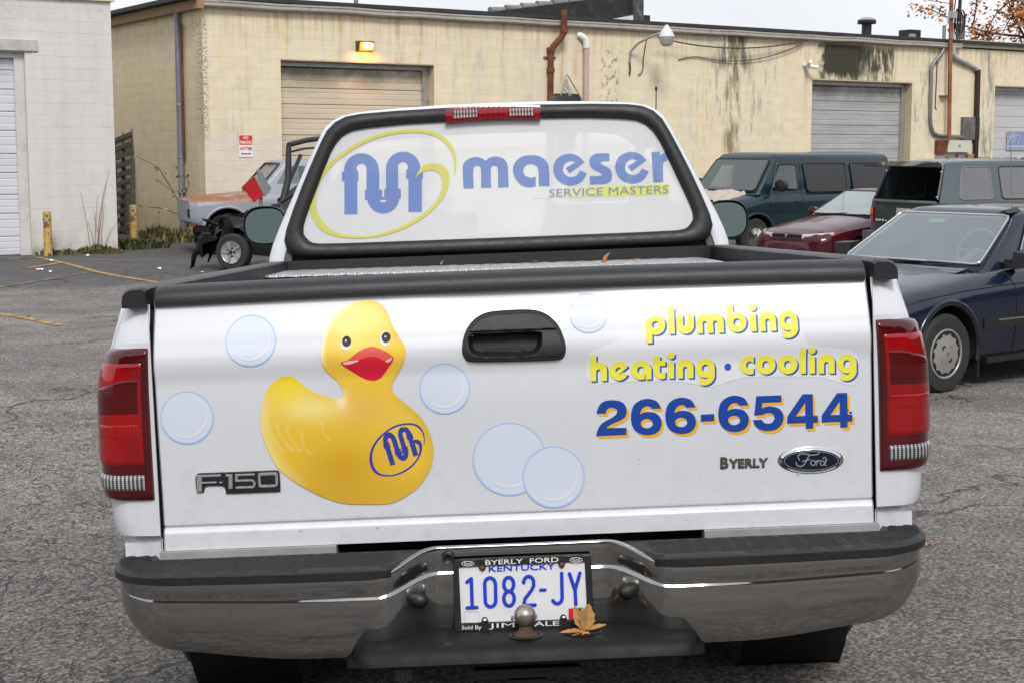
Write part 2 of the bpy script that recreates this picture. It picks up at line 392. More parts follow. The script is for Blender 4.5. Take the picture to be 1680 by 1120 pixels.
def wall_mat(root, kind):
    t = T(kind + ' block paint'); v = t.co(root); s = t.sep(v); x, y, z = s[0], s[1], s[2]
    if kind == 'cream':
        base = (.75, .65, .46)
        st = t.noise(t.co(root, (3.2, 3.2, .28)), 1, 7, .65); st2 = t.noise(t.co(root, (9, 9, .5)), 1, 6, .7)
        c = t.mix(t.mr(st, .40, .64, 0, .85), base, (.71, .66, .53))
        c = t.mix(t.mr(st2, .5, .72, 0, .5), c, (.64, .48, .27))
        top = t.ma('MULTIPLY', t.mr(z, 3.7, 4.6), t.mr(st2, .44, .62)); c = t.mix(t.ma('MULTIPLY', top, .5), c, (.50, .35, .18))
        t3 = t.noise(t.co(root, (1.1, 1.1, .5)), 1, 6, .62); c = t.mix(t.mr(t3, .5, .66, 0, .5), c, (.66, .60, .48))
        bl = t.noise(v, 1.1, 6, .6); c = t.mix(t.mr(bl, .5, .7, 0, .45), c, (.76, .68, .54))
        # repainted pinkish panel low at the corner
        pk = t.ma('MULTIPLY', t.ma('MULTIPLY', t.mr(z, 2.19, 2.15), t.mr(x, 0.0, .03)), t.mr(x, 1.72, 1.66))
        pk = t.ma('MULTIPLY', pk, t.mr(y, .3, .1)); c = t.mix(t.ma('MULTIPLY', pk, .85), c, (.70, .62, .54))
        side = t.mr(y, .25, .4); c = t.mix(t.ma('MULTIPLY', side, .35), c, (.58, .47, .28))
        blk = t.noise(t.co(root, (2.46, 2.46, 4.93)), 1.0, 2, .5)
        nn = t.noise(v, 7, 7, .72); nv = t.noise(t.co(root, (6, 6, 1.2)), 1, 6, .7); nb = t.noise(t.co(root, (14, 14, 26)), 1, 3, .6)
        def blob(x0, x1, z0, z1, fx=.25, fz=.3): 
            a = t.ma('MULTIPLY', t.mr(x, x0 - fx, x0 + fx * .4), t.mr(x, x1 + fx, x1 - fx * .4))
            return t.ma('MULTIPLY', a, t.ma('MULTIPLY', t.mr(z, z0 - fz, z0 + fz * .4), t.mr(z, z1 + fz, z1 - fz * .4)))
        def stain(c, m, lo, hi, colr, amt, n=nn): return t.mix(t.ma('MULTIPLY', t.ma('MULTIPLY', m, t.mr(n, lo, hi)), amt), c, colr)
        # black mould above the second door: heavy at its left, thinning right
        xj = t.ma('ADD', x, t.mr(t.noise(v, 2.6, 5, .7), .2, .8, -.28, .28, False)); zj = t.ma('ADD', z, t.mr(t.noise(t.co(root, (5, 5, 1.5)), 1, 5, .7), .2, .8, -.25, .25, False))
        mz = t.ma('MULTIPLY', t.mr(xj, 16.55, 16.85), t.mr(xj, 18.9, 17.9)); mz = t.ma('MULTIPLY', mz, t.mr(zj, 3.6, 3.85)); mz = t.ma('MULTIPLY', mz, t.mr(z, 4.66, 4.5))
        c = stain(c, mz, .18, .42, (.022, .021, .016), .96, t.ma('ADD', t.ma('MULTIPLY', nv, .6), t.ma('MULTIPLY', nb, .4)))
        mzb = t.ma('MULTIPLY', t.mr(x, 17.9, 18.1), t.mr(x, 19.6, 19.3)); mzb = t.ma('MULTIPLY', mzb, t.mr(z, 3.72, 3.95)); mzb = t.ma('MULTIPLY', mzb, t.mr(z, 4.62, 4.4))
        c = stain(c, mzb, .38, .54, (.03, .03, .026), .93, nv)
        c = stain(c, blob(16.75, 19.4, 3.55, 3.78, .15, .12), .42, .60, (.07, .07, .035), .85, nv)
        # green brown run below the eave
        c = stain(c, blob(13.35, 14.25, 3.9, 4.62, .35, .25), .38, .60, (.045, .05, .036), .9, nv)
        c = stain(c, blob(13.55, 13.95, 1.0, 4.6, .14, .3), .40, .62, (.16, .125, .06), .85, nv)
        c = stain(c, blob(12.6, 15.2, 2.2, 4.3, .5, .4), .50, .66, (.25, .25, .24), .6, nv)
        c = stain(c, blob(9.75, 10.25, 2.9, 4.1, .1, .2), .52, .58, (.22, .19, .15), .8, nn)
        c = stain(c, blob(20.3, 21.0, 2.2, 4.5, .3, .5), .48, .64, (.22, .22, .20), .7, nv)
        c = stain(c, blob(23.0, 23.4, .8, 4.5, .25, .4), .44, .62, (.20, .18, .15), .75, nv)
        c = stain(c, blob(24.0, 26.0, 3.9, 4.7, .5, .4), .5, .66, (.30, .26, .2), .6, nv)
        # mould beads along the corner joint, rust runs
        cz = t.ma('MULTIPLY', t.mr(t.ma('ABSOLUTE', t.ma('SUBTRACT', x, .02)), .12, .02), t.mr(z, 1.7, 2.4)); cz = t.ma('MULTIPLY', cz, t.mr(z, 4.5, 4.2)); cz = t.ma('MULTIPLY', cz, t.mr(y, .5, .1))
        c = stain(c, cz, .44, .56, (.16, .155, .13), .7, nb)
        c = stain(c, blob(.5, .9, 2.0, 4.3, .3, .4), .50, .66, (.42, .40, .35), .5, nv)
        for rx, ra in ((1.75, .6), (4.35, .7), (4.9, .55), (7.0, .5), (8.6, .6), (8.95, .4), (11.6, .4), (16.2, .45), (3.0, .4)):
            c = stain(c, blob(rx, rx + .06, 3.4, 4.55, .12, .8), .40, .62, (.36, .20, .07), ra, nv)
        for gx in (6.2, 7.6, 5.7): c = stain(c, blob(gx, gx + .3, 2.6, 4.2, .3, .7), .46, .66, (.50, .48, .44), .6, nv)
        tone = t.mr(blk, .2, .8, .92, 1.07, False); c = t.mix(1., c, t.mix(0., tone, tone), 'MULTIPLY')
        sp = t.mr(t.noise(v, 22, 3), .70, .76); c = t.mix(t.ma('MULTIPLY', sp, .55), c, (.34, .29, .21))
        grime = t.mr(z, 1.1, .0); c = t.mix(t.ma('MULTIPLY', t.ma('MULTIPLY', grime, t.mr(nv, .35, .7)), .45), c, (.20, .18, .12))
    else:
        base = (.64, .625, .605)
        st = t.noise(t.co(root, (3, 3, .4)), 1, 7, .65)
        c = t.mix(t.mr(st, .4, .7, 0, .5), base, (.53, .52, .505))
        c = t.mix(t.mr(t.noise(v, 1.6, 6), .5, .75, 0, .5), c, (.48, .47, .455))
        c = t.mix(t.ma('MULTIPLY', t.mr(z, 1.2, 0), t.mr(t.noise(v, 2.4, 6), .42, .65, 0, .5)), c, (.50, .41, .33))
        c = t.mix(t.ma('MULTIPLY', t.mr(z, .28, 0), t.mr(t.noise(v, 6, 6), .35, .65, 0, .7)), c, (.16, .145, .12))
        c = t.mix(t.ma('MULTIPLY', t.mr(z, 3.6, 4.3), t.mr(t.noise(v, 3, 6, .7), .5, .68, 0, .45)), c, (.36, .345, .32))
        sp = t.mr(t.noise(v, 16, 3), .70, .76); c = t.mix(t.ma('MULTIPLY', sp, .4), c, (.3, .27, .24))
    t.set(col=c, rough=.85, spec=.3, nrm=t.bump(t.noise(v, 30, 6, .7), .5, .012)); return t.m
MC, MW = wall_mat(yb, 'cream'), wall_mat(wb, 'white')

def joint_mat(root, k):
    t = T(k + ' joint'); v = t.co(root)
    a = (.55, .46, .30) if k == 'cream' else (.575, .56, .54)
    c = t.mix(t.mr(t.noise(v, 2, 6, .7), .35, .7), a, tuple(q * .86 for q in a)); t.set(col=c, rough=.9); return t.m
JC, JW = joint_mat(yb, 'cream'), joint_mat(wb, 'white')

def block_mesh(w_, h_, m, cache={}):
    k = (round(w_, 3), round(h_, 3), m.name)
    if k not in cache:
        c = .0042; d = .0036; x0, x1, z0, z1 = .0001, w_ - .0001, .0001, h_ - .0001
        vs = [(x0, 0, z0), (x1, 0, z0), (x1, 0, z1), (x0, 0, z1), (x0 + c, -d, z0 + c), (x1 - c, -d, z0 + c), (x1 - c, -d, z1 - c), (x0 + c, -d, z1 - c)]
        fs = [(4, 5, 6, 7), (0, 1, 5, 4), (1, 2, 6, 5), (2, 3, 7, 6), (3, 0, 4, 7)]
        me = bpy.data.meshes.new('block'); me.from_pydata(vs, [], fs); me.materials.append(m); cache[k] = me
    return cache[k]
BH, BW = .2032, .4064
def blocks(root, m, L, H, holes, face, limit, pref, z0=0.):
    """courses of painted blocks laid on a wall face; the first `limit` by preference are parts, the rest one joined part"""
    lst = []
    for r in range(int(math.ceil(H / BH))):
        za, zb_ = z0 + r * BH, min(z0 + (r + 1) * BH, H)
        k = -1
        while True:
            k += 1; a = k * BW - (BW / 2 if r % 2 else 0); b = a + BW
            if a >= L: break
            a, b = max(a, 0), min(b, L)
            segs = [(a, b)]
            for (h0, h1, hz0, hz1) in holes:
                if zb_ > hz0 + .02 and za < hz1 - .02:
                    ns = []
                    for p, q in segs:
                        if q <= h0 or p >= h1: ns.append((p, q))
                        else:
                            if p < h0: ns.append((p, h0))
                            if q > h1: ns.append((h1, q))
                    segs = ns
            for p, q in segs:
                if q - p > .03: lst.append((p, q, za, zb_))
    lst.sort(key=pref)
    M = {'front': Matrix.Identity(4), 'side': Matrix.Rotation(-PI / 2, 4, 'Z')}[face]
    for i, (p, q, za, zb_) in enumerate(lst[:limit]):
        o = bpy.data.objects.new('block', block_mesh(q - p, zb_ - za, m)); COL.objects.link(o); o.parent = root
        if face == 'front': o.matrix_local = Matrix.Translation((p, -random.random() * .0012, za))
        else: o.matrix_local = Matrix.Translation((-random.random() * .0012, q, za)) @ M
    if lst[limit:]:
        g = G()
        for p, q, za, zb_ in lst[limit:]:
            me = block_mesh(q - p, zb_ - za, m); T_ = Matrix.Translation((p, 0, za)) if face == 'front' else Matrix.Translation((0, q, za)) @ M
            g.add([T_ @ v.co for v in me.vertices], [tuple(f.vertices) for f in me.polygons])
        o = g.out('block_courses', m, root, fix=False); o['kind'] = 'stuff'

DR = [(1.66, 5.25, 0, 3.64), (16.45, 20.15, 0, 3.63), (23.52, 27.2, 0, 3.63)]
def wall_boxes(g, L, H, holes, th=.22, zb_=-.4):
    s = 0.
    for a, b, z0, z1 in holes:
        g.box(s, a, 0, th, zb_, H); g.box(a, b, 0, th, z1, H); s = b
    g.box(s, L, 0, th, zb_, H)
g = G(); wall_boxes(g, 34, 4.62, DR); g.box(0, .22, .22, 14, -.4, 4.62); g.box(33.78, 34, .22, 14, -.4, 4.62); g.box(.22, 33.78, 13.78, 14, -.4, 4.62)
g.out('wall', JC, yb)
def ypref(t):
    p, q, za, zb_ = t
    vis = not (za < 2.9 and 2.0 < p < 12.6) and not (za < 1.7 and p > 12) and not (p > 24.8)
    return (0 if vis and p < 2.0 else (1 if vis else 2), p + (0 if za > 1 else 2))
blocks(yb, MC, 34, 4.62, DR, 'front', 190, ypref)
blocks(yb, MC, 14, 4.62, [], 'side', 100, lambda t: t[0])
# pilaster-like smooth lintel bands over the doors
WD = [(-5.2, -1.54, 0, 3.51)]
g = G(); g.box(-1.54, 0, 0, .22, -.3, 4.44); g.box(-5.2, -1.54, 0, .22, 3.51, 4.44); g.box(-12, -5.2, 0, .22, -.3, 4.44); g.box(-.22, 0, .22, 16, -.3, 4.44)
g.out('wall', JW, wb)
# white blocks, laid from the corner leftwards
def wblocks():
    n = 0
    for r in range(22):
        za, zb_ = r * BH, min((r + 1) * BH, 4.44)
        a = 0. if r % 2 == 0 else BW / 2
        xs = [0.] if r % 2 == 0 else [0., -BW / 2]
        while xs[-1] > -8: xs.append(xs[-1] - BW)
        for q, p in zip(xs[:-1], xs[1:]):
            if zb_ <= 3.53:
                if p < -1.54 and q > -5.2:
                    if q > -1.54: p = -1.54
                    elif p < -5.2: q = -5.2
                    else: continue
            elif za < 3.51: pass
            if 3.5 < zb_ < 3.73 and q < -1.3: continue
            if q - p < .04: continue
            if n < 290:
                o = bpy.data.objects.new('block', block_mesh(q - p, zb_ - za, MW)); COL.objects.link(o); o.parent = wb; o.location = (p, -random.random() * .0012, za); n += 1
wblocks()

galv = mat('galvanised', (.42, .42, .42), .45, .6, .15, 3, dirt=.5, ds=6)
gutter_m = mat('grey gutter', (.40, .37, .33), .5, 0, .12, 2, dirt=.55, ds=5, dcol=(.16, .13, .10))
roof_m = mat('dark roofing', (.03, .03, .034), .8, 0, .3, 3, bump=.3, bs=40)
wood_m = mat('weathered fascia', (.30, .19, .11), .8, 0, .3, 4, dirt=.5)
cream_trim = mat('cream trim', (.62, .58, .42), .7, 0, .1, 4, dirt=.4)
rust_m = mat('rusty iron', (.16, .055, .028), .85, .1, .45, 5, dirt=.6, ds=7, dcol=(.035, .02, .016), bump=.4, bs=60)
dark_m = mat('black plastic', (.012, .012, .013), .45, 0, .2, 8)
grey_m = mat('grey paint', (.20, .21, .22), .5, 0, .2, 6, dirt=.4)
# roof, gutters, fascias
g = G(); g.box(-.35, 34, -.18, 14.3, 4.75, 4.83); g.out('roof', roof_m, yb)
def gutter(x0, x1, name='gutter'):
    prof = [(-.02, 4.60), (-.13, 4.60), (-.16, 4.63), (-.16, 4.69), (-.175, 4.70), (-.175, 4.735), (-.02, 4.735)]
    g = G(); n = max(int((x1 - x0) / .8), 2)
    g.loft([[(x0 + (x1 - x0) * k / n, y - .004 * math.sin(k * 1.7), z + .006 * math.sin(k * 2.3) + (.012 if k % 9 == 4 else 0)) for y, z in prof] for k in range(n + 1)])
    return g.out(name, gutter_m, yb)
gutter(-.12, 21.9)
g = G(); g.loft([[(-.16, y, z) for y, z in ((-.18, 4.56), (14, 4.56), (14, 4.74), (-.18, 4.74))], [(-.02, y, z) for y, z in ((-.18, 4.56), (14, 4.56), (14, 4.74), (-.18, 4.74))]]); g.out('fascia_board', wood_m, yb)
g = G(); g.box(21.92, 34, -.07, .3, 4.66, 4.86); g.out('parapet_cap', cream_trim, yb)
g = G(); g.box(-12, .06, -.06, .25, 4.44, 4.62); g.box(-.02, .06, .25, 16, 4.44, 4.62); g.out('fascia_board', cream_trim, wb)
g = G(); g.box(-12, .04, -.04, 16, 4.62, 4.68); g.out('roof', roof_m, wb)
# corner drip edge under the white gutter
def door(root, x0, x1, z1, m, names, hs, inset=.28, ribs=True, frame=galv):
    g = G(); g.box(x0 - .001, x0 + .07, inset - .06, inset - .01, 0, z1); g.box(x1 - .16, x1 + .001, inset - .06, inset - .01, 0, z1); g.box(x0 + .07, x1 - .16, inset - .06, inset - .01, z1 - .10, z1 + .001)
    g.out('door_frame', frame, root)
    z = 0.02; k = 0
    while z < z1 - .05:
        h = min(hs[k % len(hs)], z1 - .02 - z); k += 1
        g = G()
        prof = [(inset + .03, 0), (inset + .006, .0), (inset, .012), (inset, h * .30), (inset + .006, h * .32), (inset + .006, h * .36), (inset, h * .38), (inset, h * .66), (inset + .006, h * .68), (inset + .006, h * .72), (inset, h * .74), (inset, h - .022), (inset + .012, h - .010), (inset + .03, h - .008)]
        if not ribs: prof = [(inset + .03, 0), (inset + .004, 0), (inset, .008), (inset, h - .014), (inset + .01, h - .006), (inset + .03, h - .005)]
        g.loft([[(x, y, z + q) for y, q in prof] for x in (x0 + .05, x1 - .14)]); g.out('door_panel', m, root)
        z += h
def door_mat(name, a, b, root, top, lo=.45):
    t = T(name); v = t.co(root); z = t.sep(v)[2]
    n = t.noise(t.co(root, (1.2, 1, 6)), 1, 7, .65)
    c = t.mix(t.mr(n, .35, .68), a, b)
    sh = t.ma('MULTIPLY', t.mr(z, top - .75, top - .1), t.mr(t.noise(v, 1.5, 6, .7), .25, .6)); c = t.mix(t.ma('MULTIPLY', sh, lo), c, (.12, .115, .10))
    c = t.mix(t.mr(t.noise(v, 5, 5, .7), .64, .74, 0, .6), c, (.35, .22, .10))
    t.set(col=c, rough=.6); return t.m
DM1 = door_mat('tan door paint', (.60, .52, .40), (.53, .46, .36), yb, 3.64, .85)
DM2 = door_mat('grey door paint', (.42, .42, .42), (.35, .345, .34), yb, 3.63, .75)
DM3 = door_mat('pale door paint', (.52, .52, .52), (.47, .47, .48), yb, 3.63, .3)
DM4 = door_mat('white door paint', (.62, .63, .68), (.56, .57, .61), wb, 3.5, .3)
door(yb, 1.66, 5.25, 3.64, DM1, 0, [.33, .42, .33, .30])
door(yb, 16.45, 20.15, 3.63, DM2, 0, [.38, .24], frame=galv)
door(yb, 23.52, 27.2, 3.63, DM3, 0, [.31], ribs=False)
# the pale door has a row of dark glazed lights and a blue and white sign
glass_dk = mat('dark glazing', (.012, .014, .016), .12, 0, .1, 4)
for a in (23.62, 24.35, 25.1, 25.9):
    f = G(); f.box(a, a + .58, .262, .284, 1.38, 1.64); fo = f.out('window_frame', dark_m, yb)
    f = G(); f.box(a + .05, a + .53, .252, .2615, 1.43, 1.59); f.out('pane', glass_dk, fo)
door(wb, -5.2, -1.54, 3.51, DM4, 0, [.325, .40, .325, .38], inset=.16, frame=mat('white frame', (.58, .57, .56), .6, 0, .1, 5, dirt=.3))
g = G(); g.box(-5.5, -1.32, -.035, .1, 3.53, 3.715); g.out('lintel', mat('concrete lintel', (.47, .46, .42), .85, 0, .15, 6, dirt=.5, ds=4, dcol=(.25, .24, .2)), wb)
# corner post trim, seams
g = G(); g.box(20.15 - .002, 20.15 + .0, 0, .01, 0, .01)
# ---- printed sign on the third door
wht = mat('white vinyl', (.78, .79, .8), .5, 0, .03); blu = mat('blue sign print', (.22, .27, .45), .5, 0, .05)
sg = empty('door_sign', B2W(Y1, 24.42, .25, 0), ANG, 'blue and white lettered sign panel on the pale roller door at the right edge', 'sign')
g = G(); g.box(0, .85, -.012, 0, 1.86, 2.40); g.out('panel', DM3, sg)
mpd = lambda a, b, h: (a, np.full(a.shape, -.016) - h, b)
relief('print_field', D(sd_box(.01, 1.99, .84, 2.39), sd_seg([(.0, 2.02), (.28, 2.38)], .03), sd_seg([(.16, 2.02), (.34, 2.36)], .022), sd_seg([(0, 2.24), (.5, 2.27)], .02), sd_seg([(.3, 2.05), (.42, 2.3)], .02), sd_seg([(.5, 2.05), (.6, 2.3)], .02)), (0, .85, 1.95, 2.4), .012, mpd, blu, sg)
relief('print_line', sd_box(.03, 1.89, .8, 1.94), (0, .85, 1.86, 1.97), .012, mpd, blu, sg)

# ---- NO PARKING sign
t_ = None
sgn = empty('no_parking_sign', B2W(Y1, .71, -.012, 0), ANG, 'small red and white no parking anytime sign on the cream wall beside the tan door', 'sign')
red_s = mat('sign red', (.62, .045, .02), .5, 0, .05)
relief('sign_plate', sd_box(0, 1.70, .30, 2.14, .015), (-.01, .31, 1.69, 2.15), .01, lambda a, b, h: (a, np.full(a.shape, -.006) - h, b), wht, sgn, depth=.005)
ms = lambda k: (lambda a, b, h: (a, np.full(a.shape, -.009 - k) - h, b))
relief('red_field', sd_box(.008, 1.945, .292, 2.132, .01), (0, .3, 1.93, 2.14), .008, ms(0), red_s, sgn)
def stext(s, x0, x1, z, h, m, off, k):
    mp = lambda a, b, hh: (a, np.full(a.shape, -.009 - k), -b)
    return text_mesh('lettering', s, mp, m, sgn, x0, x1, -z, h, off)
stext('NO', .095, .205, 2.06, .055, wht, .018, .003); stext('PARKING', .02, .28, 1.965, .06, wht, .018, .003); stext('ANYTIME', .02, .28, 1.84, .065, red_s, .018, .003)
relief('arrow', U(sd_box(.06, 1.755, .24, 1.78), sd_poly([(.03, 1.767), (.075, 1.745), (.075, 1.79)]), sd_poly([(.27, 1.767), (.225, 1.745), (.225, 1.79)])), (.02, .28, 1.73, 1.80), .004, ms(.0), red_s, sgn)

# ---- wall fittings (each its own thing)
def yt(name, label, cat, group=None): return empty(name, (*Y1, 0), ANG, label, cat, group)
# lit wall pack
o = yt('wall_lamp', 'lit orange wall lamp above the tan roller door', 'lamp')
g = G(); g.loft([[(3.36, -.001, 3.86), (3.72, -.001, 3.86), (3.72, -.001, 4.09), (3.36, -.001, 4.09)], [(3.36, -.12, 3.90), (3.72, -.12, 3.90), (3.72, -.16, 4.08), (3.36, -.16, 4.08)]]); g.out('housing', mat('bronze housing', (.10, .06, .04), .5, .3), o)
tm = T('lit sodium lens'); v = tm.co(o); q = tm.sep(v)
rx = tm.ma('MULTIPLY', tm.ma('SUBTRACT', q[0], 3.54), 6.5); rz_ = tm.ma('MULTIPLY', tm.ma('SUBTRACT', q[2], 3.985), 11)
rr = tm.ma('SQRT', tm.ma('ADD', tm.ma('MULTIPLY', rx, rx), tm.ma('MULTIPLY', rz_, rz_)))
tm.set(col=(.8, .35, .06), em=tm.mix(tm.mr(rr, .35, 1.1), (1, .62, .22), (1., .22, .015)), ems=tm.mr(rr, .2, 1.15, 7, 1.0), rough=.3)
g = G(); g.loft([[(3.385, -.125, 3.885), (3.695, -.125, 3.885), (3.695, -.16, 4.055), (3.385, -.16, 4.055)], [(3.40, -.19, 3.90), (3.68, -.19, 3.90), (3.68, -.205, 4.035), (3.40, -.205, 4.035)]]); g.out('lens', tm.m, o)
ld = bpy.data.lights.new('wall_lamp_glow', 'AREA'); ld.energy = 3; ld.color = (1, .42, .08); ld.size = .28; ld.shape = 'RECTANGLE'; ld.size_y = .1
lo = bpy.data.objects.new('lamp_glow', ld); COL.objects.link(lo); lo.parent = o; lo.location = (3.54, -.17, 3.86); lo.rotation_euler = (R_(18), 0, 0)
# drain pipes
o = yt('rusty_vent_pipe', 'rusty brown iron vent stack running up the wall and through the gutter', 'pipe')
g = G(); g.tube([(8.22, -.08, -.1), (8.24, -.08, 2.6), (8.25, -.08, 4.02), (8.29, -.10, 4.14), (8.42, -.20, 4.32), (8.48, -.26, 4.44), (8.49, -.26, 4.96)], .07, 12); g.out('pipe', rust_m, o, ang=40)
for cx_, cy_, z in ((8.25, -.08, 3.63), (8.25, -.08, 4.08), (8.49, -.26, 4.5)): g = G(); g.lathe([(.07, z - .05), (.09, z - .05), (.092, z + .05), (.07, z + .05)], Matrix.Translation((cx_, cy_, 0)), 14, 'z'); g.out('collar', rust_m, o, ang=40)
g = G(); g.box(8.09, 8.42, -.05, -.02, 3.90, 3.925); g.out('strap', rust_m, o)
o = yt('plastic_drain_pipe', 'pale pink plastic drain pipe with a white elbow on the cream wall', 'pipe')
g = G(); g.tube([(9.24, -.09, -.1), (9.23, -.09, 4.17)], .065, 14); g.out('pipe', mat('faded plastic', (.50, .36, .34), .55, 0, .08, 3), o, ang=40)
g = G(); g.tube([(9.23, -.09, 4.15), (9.23, -.09, 4.27), (9.19, -.08, 4.36), (9.10, -.04, 4.43), (9.04, .0, 4.44)], .078, 14); g.out('elbow', mat('white plastic', (.72, .72, .72), .4), o, ang=40)
o = yt('corner_downpipe', 'tall grey downpipe with a rust stripe on the shaded side wall near the corner', 'pipe')
g = G(); g.tube([(-.09, 1.05, 4.6), (-.09, 1.05, 2.4), (-.09, 1.05, .25), (-.16, 1.03, .08), (-.30, 1.0, .03)], .062, 14); g.out('pipe', mat('blue grey pipe', (.20, .215, .25), .5, .2, .2, 4, dirt=.25), o, ang=40)
g = G(); g.tube([(-.065, .93, 4.35), (-.062, .935, 3.0), (-.06, .94, 1.7)], .025, 6); g.out('rust_stripe', rust_m, o)
for z in (2.75, 1.0, 1.7): g = G(); g.lathe([(.062, z - .02), (.074, z - .02), (.074, z + .02), (.062, z + .02)], Matrix.Translation((-.09, 1.05, 0)), 14, 'z'); g.out('bracket', galv, o, ang=40)
o = yt('angled_downspout', 'white downspout elbow above a black downspout right of the meter boxes', 'pipe')
g = G(); g.tube([(21.60, -.12, 4.62), (21.60, -.12, 4.45), (21.72, -.10, 4.36), (22.55, -.08, 4.13), (22.68, -.08, 4.05)], .065, 10); g.out('elbow', mat('pale grey metal', (.46, .47, .46), .5, 0, .1, 3, dirt=.3), o, ang=40)
g = G(); g.tube([(22.68, -.08, 4.06), (22.70, -.08, 2.5), (22.73, -.08, .0)], .075, 10); g.out('pipe', mat('black pipe', (.02, .014, .012), .5, 0, .3, 5), o, ang=40)
# service mast and conduit
o = yt('service_mast', 'tall rusty electrical service mast rising past the roof edge', 'pole')
g = G(); g.tube([(21.43, -.22, 2.12), (21.36, -.22, 4.2), (21.31, -.22, 6.6)], .055, 10); g.out('pole', mat('peeling pole', (.25, .09, .035), .8, .1, .6, 3, dirt=.7, ds=4, dcol=(.35, .27, .17)), o, ang=40)
g = G(); g.box(21.2, 21.55, -.16, -.01, 3.31, 3.34); g.out('strap', galv, o)
g = G(); g.box(21.24, 21.42, -.36, -.2, 5.38, 5.56); g.out('clamp', galv, o)
o = yt('conduit', 'grey electrical conduit curving down beside the rusty mast to the boxes', 'conduit')
g = G(); g.tube([(21.22, -.1, 5.2), (21.22, -.1, 4.55), (21.12, -.1, 4.42), (20.86, -.08, 4.18), (20.80, -.07, 4.02), (20.82, -.07, 2.75), (20.86, -.07, 2.50), (20.96, -.07, 2.32), (21.14, -.07, 2.25), (21.5, -.07, 2.23), (22.15, -.07, 2.21)], .048, 10); g.out('conduit_pipe', mat('conduit grey', (.22, .23, .22), .45, .4, .3, 4, dirt=.4), o, ang=40)
o = yt('thin_rust_conduit', 'thin rusty cable stub hanging between the conduit and the mast', 'cable'); g = G(); g.tube([(21.08, -.02, 4.3), (21.06, -.02, 3.0), (21.12, -.02, 2.95)], .014, 6); tag(g.out('cable', rust_m, o))
o = yt('electrical_panel', 'white electrical box with a rusty left end mounted under the mast', 'electrical box')
g = G(); g.box(21.47, 22.42, -.16, 0, 1.80, 2.12); g.out('cover', mat('chalky white box', (.58, .58, .5), .6, 0, .1, 4, dirt=.35), o)
g = G(); g.box(21.10, 21.45, -.14, 0, 1.76, 2.12); g.out('rusted_end', rust_m, o)
g = G(); g.box(21.9, 21.97, -.175, -.161, 1.95, 2.0); g.out('latch', grey_m, o)
o = yt('junction_box', 'weathered dark grey cabinet behind the black downspout', 'electrical box'); g = G(); g.box(22.13, 22.82, -.10, 0, 2.14, 2.76); g.out('cabinet', mat('weathered cabinet', (.12, .11, .115), .7, 0, .3, 4, dirt=.5, dcol=(.25, .22, .2)), o)
mg = mat('meter glass', (.10, .11, .12), .2, 0, .2, 8)
for i, (s, lb, mm) in enumerate(((21.24, 'pale rusty round electricity meter, leftmost under the white box', mat('meter pale', (.33, .32, .28), .6, .2, .2, 6, dirt=.5)), (21.68, 'dark electricity meter with glass dome, second from the left under the white box', grey_m), (22.10, 'dark electricity meter in a tall housing, third under the white box', grey_m), (22.50, 'orange rusty meter socket with black centre beside the black downspout', mat('orange rust', (.40, .20, .07), .8, .1, .3, 5, dirt=.3)))):
    o = yt('electric_meter', lb, 'electricity meter', 'meters under the electrical box')
    g = G(); g.box(s - .13, s + .13, -.09, 0, 1.28, 1.74 if i > 1 else 1.68); g.out('housing', mm, o)
    g = G(); g.lathe([(.001, -.20), (.07, -.195), (.092, -.17), (.095, -.09)], Matrix.Translation((s, 0, 1.52)), 16, 'y'); g.out('dial', mg if i < 3 else dark_m, o, ang=40)
o = yt('wall_vent_grille', 'flat grey wall grille low beside the pale door', 'vent'); g = G(); g.box(22.85, 23.4, -.03, 0, 1.46, 1.66); g.out('grille', grey_m, o)
# yard light on bracket
o = yt('security_light', 'white dusk to dawn yard light on a bent arm at the gutter', 'lamp')
lw = mat('lamp shell', (.62, .63, .66), .4, 0, .08, 5, dirt=.2)
g = G(); g.tube([(10.53, -.02, 3.85), (10.53, -.06, 4.12), (10.60, -.25, 4.3), (10.80, -.55, 4.47), (10.96, -.8, 4.55)], .027, 8); g.out('arm', galv, o, ang=40)
g = G(); g.lathe([(.03, 4.72), (.05, 4.70), (.07, 4.66), (.12, 4.60), (.17, 4.50), (.18, 4.45), (.165, 4.44)], Matrix.Translation((10.98, -.82, -.02)), 18, 'z'); g.out('cap', lw, o, ang=30)
g = G(); g.lathe([(.172, 4.44), (.165, 4.36), (.13, 4.27), (.08, 4.24), (.01, 4.235)], Matrix.Translation((10.98, -.82, -.02)), 18, 'z'); g.out('diffuser', mat('ribbed diffuser', (.32, .33, .33), .25, 0, .15, 20), o, ang=30)
o = yt('loose_cable', 'loose black cable end hanging below the yard light arm', 'cable'); g = G(); g.tube([(10.53, -.03, 3.9), (10.54, -.04, 3.72), (10.53, -.03, 3.58)], .02, 6); g.out('cable', dark_m, o)
o = yt('second_loose_cable', 'thin cable dropping from behind the yard light down the cream wall', 'cable'); g = G(); g.tube([(10.95, -.12, 4.4), (10.93, -.03, 3.95), (10.93, -.03, 3.75), (10.87, -.03, 3.62), (10.78, -.04, 3.6)], .012, 6); g.out('cable', dark_m, o)
def sag(p, q, s, n=14): return [(p[0] + (q[0] - p[0]) * k / n, p[1] + (q[1] - p[1]) * k / n, p[2] + (q[2] - p[2]) * k / n - s * 4 * (k / n) * (1 - k / n)) for k in range(n + 1)]
cab_m = mat('cable', (.05, .05, .045), .6)
o = yt('wall_cable', 'drooping cable strung along the cream wall under the gutter', 'cable'); g = G(); g.tube(sag((11.15, -.3, 4.45), (16.1, -.12, 4.6), .22), .018, 6); g.out('cable', cab_m, o)
